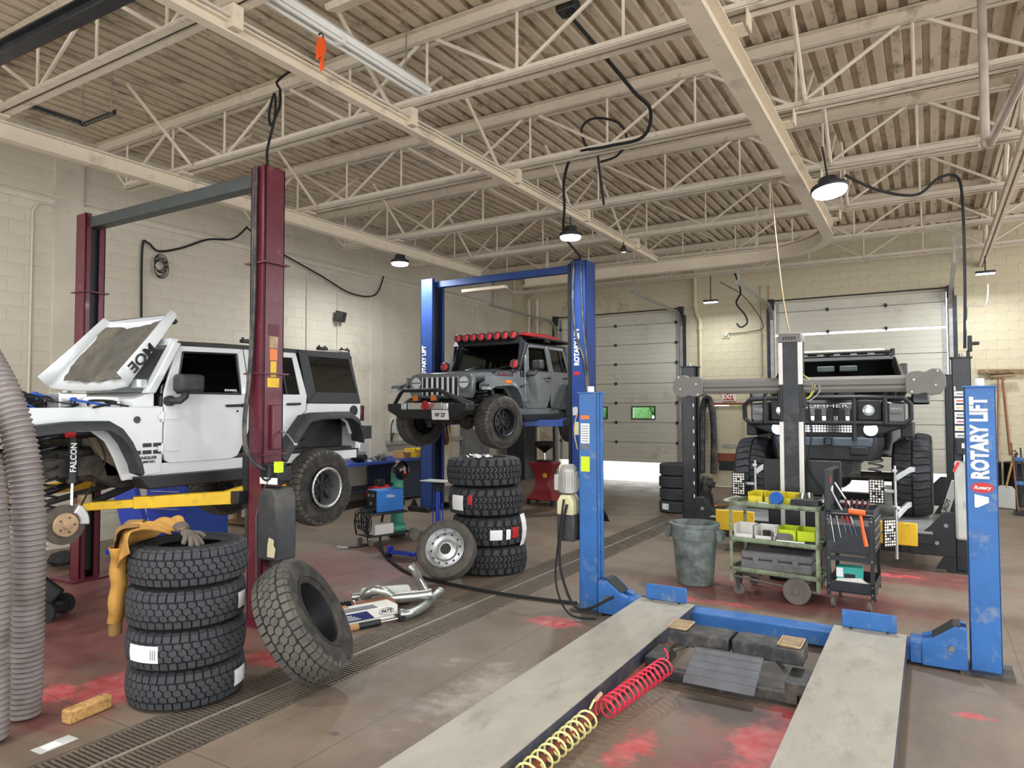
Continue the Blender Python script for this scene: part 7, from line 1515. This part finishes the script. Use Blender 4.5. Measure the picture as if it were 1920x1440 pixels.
# ---- bench along the left wall with things on it
t = thing('workbench', 'blue steel workbench against the left wall behind the white wagon', 'workbench', (-10.35, 11.6, 0)); B().bb((-.5, -1.5, .86), (.42, 1.4, .92)).make('bench_top', 'bench_blue', t, bevel=.006)
for yy in (-1.45, 1.35): B().bb((.34, yy-.03, 0), (.40, yy+.03, .86)).make('leg', 'bench_blue', t, smooth=False)
B().bb((-.5, .2, .05), (.36, 1.35, .86)).make('cabinet', 'bench_navy', t, bevel=.006); B().bb((-.5, -1.4, .30), (.36, .2, .33)).make('lower_shelf', 'bench_navy', t, smooth=False)
for (nm, lab, cat, loc, d, m_) in (('cardboard_box', 'open brown cardboard box on the blue workbench', 'box', (-10.2, 12.2, .92), (.30, .26, .16), 'cardboard'), ('yellow_box', 'yellow box on the blue workbench beside the cardboard box', 'box', (-10.2, 12.62, .92), (.30, .32, .20), 'yellow_paint')):
    q = thing(nm, lab, cat, loc); B().bb((-d[0]/2, -d[1]/2, 0), (d[0]/2, d[1]/2, d[2])).make('box_body', m_, q, bevel=.004)
    B().box((d[0]/2+.04, 0, d[2]-.01), (.10, d[1], .006), (0, 25, 0)).make('flap', m_, q, smooth=False)
t = thing('helmet_bag', 'black round grinder case on the near end of the workbench', 'case', (-10.15, 10.75, .92)); B().sph((0, 0, .12), .15, 14, (1, 1.2, .8)).make('case_body', 'black_plastic', t); B().cyl((.1, 0, .1), (.2, 0, .1), .07, 14).make('nose', 'satin_black', t)
t = thing('bench_vise', 'greasy metal vise among tools on the workbench', 'vise', (-10.15, 11.45, .92)); B().bb((-.1, -.08, 0), (.1, .08, .05)).make('base', 'greasy', t, bevel=.01); B().bb((-.06, -.06, .05), (.06, .1, .13)).make('jaw_block', 'steel', t, bevel=.01); B().cyl((.0, -.2, .08), (.0, -.05, .08), .018, 10).make('screw', 'steel', t)
t = thing('tool_pile', 'heap of rags and metal parts on the workbench', 'tools', (-10.15, 11.15, .92)); clutter(t, 16, .3, .5, 0, ['box_white', 'steel', 'galv_pipe', 'greasy'], 21, .07)
for i, (x, yy, r) in enumerate(((-10.0, 10.9, .16), (-9.95, 11.3, .12))):
    q = thing('floor_compressor', ['red and black air compressor under the workbench', 'small black pump under the workbench'][i], 'compressor', (x+.3, yy, 0)); B().cyl((0, -.22, r+.14), (0, .22, r+.14), r, 18).make('tank', ['bright_red', 'satin_black'][i], q); B().bb((-.08, -.1, 2*r+.12), (.08, .1, 2*r+.26)).make('pump', 'satin_black', q, bevel=.02); B().bb((-.12, -.2, 0), (.12, .2, .15)).make('feet', 'satin_black', q, smooth=False)
t = thing('wall_phone', 'small grey box with a black cord on the left wall above the bench', 'phone', (XL+.06, 12.75, 1.62)); B().bb((-.06, -.12, -.18), (.04, .12, .18)).make('box', 'tank_grey', t, bevel=.01); B().tube(smoothpath([(.05, -.1, .15), (.07, -.2, 0), (.06, -.18, -.35), (.05, -.1, -.15)], 6), .014, 6).make('cord', 'black_rubber', t)
tag(B().bb((XL, 12.5, 1.18), (XL+.10, 16.5, 1.28)).make('wall_ledge', 'concrete_grey', None, bevel=.01), 'grey concrete ledge along the left wall under the grey wagon', 'ledge')
# ---- blue tool chest beneath the white wagon
t = thing('tool_chest', 'royal blue tool chest standing behind the yellow lift arm', 'tool chest', (-9.6, 6.55, 0), (0, 0, 15)); B().bb((-.35, -.45, .0), (.35, .45, .92)).make('chest_body', 'bench_blue', t, bevel=.008)
for i in range(3): dr = B().bb((-.33, -.463, .14+i*.25), (.33, -.45, .36+i*.25)).make('drawer', 'stand_blue', t, bevel=.006); B().cyl((-.25, -.475, .33+i*.25), (.25, -.475, .33+i*.25), .008, 8).make('drawer_pull', 'alu', dr)
B().bb((-.36, -.46, .92), (.36, .46, .95)).make('chest_top', 'satin_black', t, smooth=False)
t = thing('engine_crane', 'blue folded floor crane frame behind the front brake disc', 'floor crane', (-9.3, 5.55, 0), (0, 0, 20)); B().box((0, 0, .45), (.34, .10, .95), (0, -18, 0)).make('mast', 'stand_blue', t, bevel=.01); B().bb((-.4, -.06, .04), (.35, .06, .12)).make('base', 'stand_blue', t, bevel=.008); B().cyl((.12, -.08, .5), (.12, .08, .5), .03, 12).make('pin', 'steel', t)
t = thing('scrap_pile', 'dark heap of rubber scraps on the floor at the far maroon post', 'scraps', (-9.75, 4.75, 0))
rr = random.Random(12)
for i in range(10): B().sph((rr.uniform(-.3, .3), rr.uniform(-.2, .2), .06+rr.uniform(0, .08)), rr.uniform(.06, .12), 8, (1.3, 1, .6)).make('scrap', rr.choice(['black_rubber', 'satin_black', 'leather_dark']), t)
t = thing('wooden_bench', 'low wooden bench behind the maroon lift with a grey drum on it', 'bench', (-10.3, 9.0, 0)); B().bb((-.4, -.9, .36), (.4, .9, .42)).make('plank_top', 'wood_old', t, bevel=.006); B().bb((-.4, -1.0, .02), (.5, 1.0, .07)).make('plank_shelf', 'wood_old', t, bevel=.006)
for yy in (-.8, .8):
    for xx in (-.32, .32): B().bb((xx-.05, yy-.05, .07), (xx+.05, yy+.05, .36)).make('leg', 'wood_old', t, smooth=False)
t = thing('concrete_pillar', 'stubby mouldy concrete bollard behind the yellow lift arm', 'bollard', (-9.35, 7.55, 0)); B().cyl((0, 0, 0), (0, 0, .80), .15, 20).make('bollard_body', 'concrete_grey', t); B().sph((0, 0, .80), .15, 16, (1, 1, .4)).make('rounded_top', 'concrete_grey', t)
# dark undertray / fabric hanging by the front of the white wagon
t = thing('tire_cart', 'black folded dolly lying on the floor behind the exhaust hoses', 'dolly', (-7.6, 3.35, 0), (0, 0, 35)); B().box((0, 0, .40), (.9, .08, .35), (0, 38, 0)).make('frame', 'leather_dark', t, bevel=.02); B().box((.28, 0, .10), (.35, .22, .08)).make('foot', 'satin_black', t, bevel=.01)
for yy in (-.16, .16): B().cyl((.38, yy-.02, .10), (.38, yy+.02, .10), .10, 16).make('dolly_wheel', 'black_rubber', t)
# ================================================================ far right and back wall things
t = thing('hanging_rail', 'dark wooden tool rail on the back wall at the far right', 'rail', (1.55, YB-.06, 2.78)); B().box((0, 0, 0), (1.3, .06, .10), (0, 1, 0)).make('rail_board', 'wood_old', t, bevel=.01)
for i in range(6): B().cyl((-.5+.2*i, -.03, -.01), (-.5+.2*i, -.08, .02), .008, 6).make('peg', 'steel', t)
mat('tool_handle', '8d5c3a', .6, var=.15)
for i, (x, a, lab) in enumerate(((1.20, 1.5, 'thin wooden-handled rake hanging from the wall rail'), (1.42, -3.5, 'thick wooden-handled push broom hanging from the wall rail'))):
    q = thing('long_tool', lab, 'garden tool', (x, YB-.16, 1.0), (0, a, 0)); B().cyl((0, 0, 0), (0, 0, 1.68), .016+.010*i, 10).make('handle', 'tool_handle', q)
    if i: B().box((0, 0, 1.69), (.45, .07, .06)).make('broom_head', 'wood_old', q, bevel=.008); B().box((0, 0, 1.73), (.43, .06, .03)).make('bristles', 'black_rubber', q, smooth=False)
    else: B().tube([(-.12, 0, 1.60), (-.06, 0, 1.68), (0, 0, 1.70), (.06, 0, 1.68), (.12, 0, 1.60)], .010, 6).make('rake_head', 'greasy', q); B().tube([(0, 0, .0), (.02, 0, -.12)], .012, 6).make('cord_loop', 'rust_red', q)
t = thing('coal_shovel', 'steel scoop shovel with a wooden handle leaning among the tools at the right', 'shovel', (1.22, 17.0, 0), (-6, 4, 0)); B().prism([(-.17, .02), (.17, .02), (.19, .10), (.18, .36), (.10, .46), (-.10, .46), (-.18, .36), (-.19, .10)], 'y', -.015, 0).make('blade', 'tank_grey', t, bevel=.006); B().cyl((0, .0, .42), (.10, .02, 1.05), .019, 10).make('handle', 'wood', t); B().tube([(.10, .02, 1.05), (.06, .02, 1.12), (.12, .02, 1.18), (.17, .02, 1.11), (.12, .02, 1.06)], .014, 8).make('d_grip', 'black_plastic', t)
for i, (x, yy) in enumerate(((.95, 17.7), (1.55, 17.75))):
    q = thing('steel_drum', f'black steel drum against the back wall at the far right, {["left","right"][i]} of two', 'drum', (x, yy, 0), group='black drums at the far right'); B().lathe([(0, 0), (.28, 0), (.29, .015), (.28, .03), (.28, .29), (.29, .30), (.28, .31), (.28, .58), (.29, .59), (.28, .60), (.28, .86), (.29, .875), (.28, .89), (.26, .87), (0, .87)], 32).make('drum_body', 'satin_black', q); B().cyl((.15, 0, .87), (.15, 0, .90), .035, 12).make('bung', 'steel', q)
t = thing('tool_rack', 'blue and black rack of long-handled tools at the right edge', 'tool rack', (1.62, 16.3, 0)); B().bb((-.30, -.2, 0), (.35, .25, .05)).make('base', 'satin_black', t, bevel=.01)
for (x, z) in ((-.26, 1.15), (.3, 1.15)): B().bb((x-.02, -.02, .05), (x+.02, .02, z)).make('upright', 'satin_black', t, smooth=False)
for z in (.55, 1.0): B().bb((-.28, -.05, z), (.35, .05, z+.07)).make('clip_bar', 'drive_blue', t, bevel=.006)
for i in range(5): B().cyl((-.25+.12*i, -.08, .06), (-.32+.14*i, .02, 1.35-.1*(i % 2)), .014, 8).make('tool_handle', ['tool_handle', 'satin_black', 'bright_red', 'greasy', 'tool_handle'][i], t)
B().prism([(-.36, .02), (-.1, .02), (-.16, .10)], 'y', -.22, -.16).make('foot', 'satin_black', t, smooth=False)
# corrugated hose hung on the back wall
t = thing('wall_hose', 'grey corrugated exhaust hose looped on the back wall beside the personnel door', 'hose', (-4.93, YB-.26, 0)); P = smoothpath([(-.16, 0, .35), (-.15, 0, 1.2), (-.13, 0, 1.9), (-.06, -.02, 2.22), (.0, -.03, 2.28), (.06, -.02, 2.22), (.13, 0, 1.9), (.15, 0, 1.2), (.13, 0, .35)], 16); B().tube(P, [.088 if i % 2 else .076 for i in range(len(P))], 14).make('hose_wall', 'chassis_tan' if False else 'greasy', t, ang=80); B().bb((-.04, -.02, 2.1), (.04, .15, 2.16)).make('hook', 'galv', t, smooth=False)
# engine block pile by the black post
t = thing('transmission', 'dark greasy gearbox standing on the floor behind the black lift post', 'gearbox', (-4.0, 14.2, 0)); B().cyl((0, 0, .0), (0, 0, .28), .24, 18, .20).make('bell_housing', 'greasy', t); B().cyl((0, 0, .28), (.1, 0, .62), .16, 14, .11).make('case', 'greasy', t); B().sph((-.16, -.1, .45), .1, 10).make('solenoid', 'galv_pipe', t); B().box((.18, -.05, .5), (.16, .14, .12), (0, 20, 15)).make('mount', 'greasy', t, bevel=.02); B().tube(smoothpath([(-.1, -.2, .6), (-.22, -.22, .4), (-.2, -.24, .2)], 5), .014, 6).make('harness', 'black_rubber', t)
for i in range(4):
    tag(B().box((-3.55+.12*i, 14.6-.22*i, .02+.035*i), (.9, .10, .03), (0, 0, [12, -8, 25, 3][i])).make('scrap_board', ['wood_old', 'rust_red', 'wood', 'wood_old'][i], None, bevel=.004), f'{["lowest","reddish","pale","topmost"][i]} scrap board lying by the black truck', 'board')
# electrical cabinet and dark shelving in the far corner
t = thing('fuse_panel', 'grey electrical panel with two round meters in the far corner', 'electrical panel', (XL+.12, 16.1, 1.35)); B().bb((-.10, -.6, -.65), (.06, .6, .35)).make('cabinet', 'case_grey', t, bevel=.01)
for yy in (-.15, .15): B().cyl((.06, yy, .15), (.09, yy, .15), .07, 18).make('meter', 'cloudy_plastic', t)
t = thing('dark_cabinet', 'tall dark cabinet in the far corner behind the grey wagon', 'cabinet', (-10.25, 17.6, 0)); B().bb((-.30, -.3, 0), (.30, .3, 1.9)).make('cabinet_body', 'satin_black', t, bevel=.01); B().bb((-.28, -.31, .05), (-.01, -.3, 1.85)).make('cabinet_door', 'satin_black', t, bevel=.004); B().bb((.01, -.31, .05), (.28, -.3, 1.85)).make('cabinet_door', 'satin_black', t, bevel=.004)
t = thing('leaning_pole', 'thin wooden pole leaning in the far left corner', 'pole', (-10.4, 14.6, 0), (0, -10, 0)); B().cyl((0, 0, .0), (0, 0, 1.7), .016, 8).make('shaft', 'wood', t); B().lathe([(.016, 1.7), (.018, 1.71), (0, 1.72)], 8).make('tip', 'wood', t)
t = thing('wall_hoses', 'bundle of dark red hoses on the left wall behind the blue lift', 'hose bundle', (XL+.1, 14.6, 1.5))
for i in range(4): B().tube(smoothpath([(.02*i, -.1+.05*i, .5), (.04, -.15+.06*i, .0), (.05, -.05+.06*i, -.4), (.04, .1+.05*i, -.1), (.03, .08+.05*i, .4)], 6), .018, 7).make('hose_loop', ['black_rubber', 'decal_maroon', 'black_rubber', 'rust_red'][i], t)
cable('thin grey cord looping down the far right wall to the air regulator', [(1.05, 17.0, 4.5), (.95, 16.2, 4.0), (.55, 13, 3.6), (.42, 10.6, 3.2), (.40, 10.4, 2.9)], .008, m='galv')
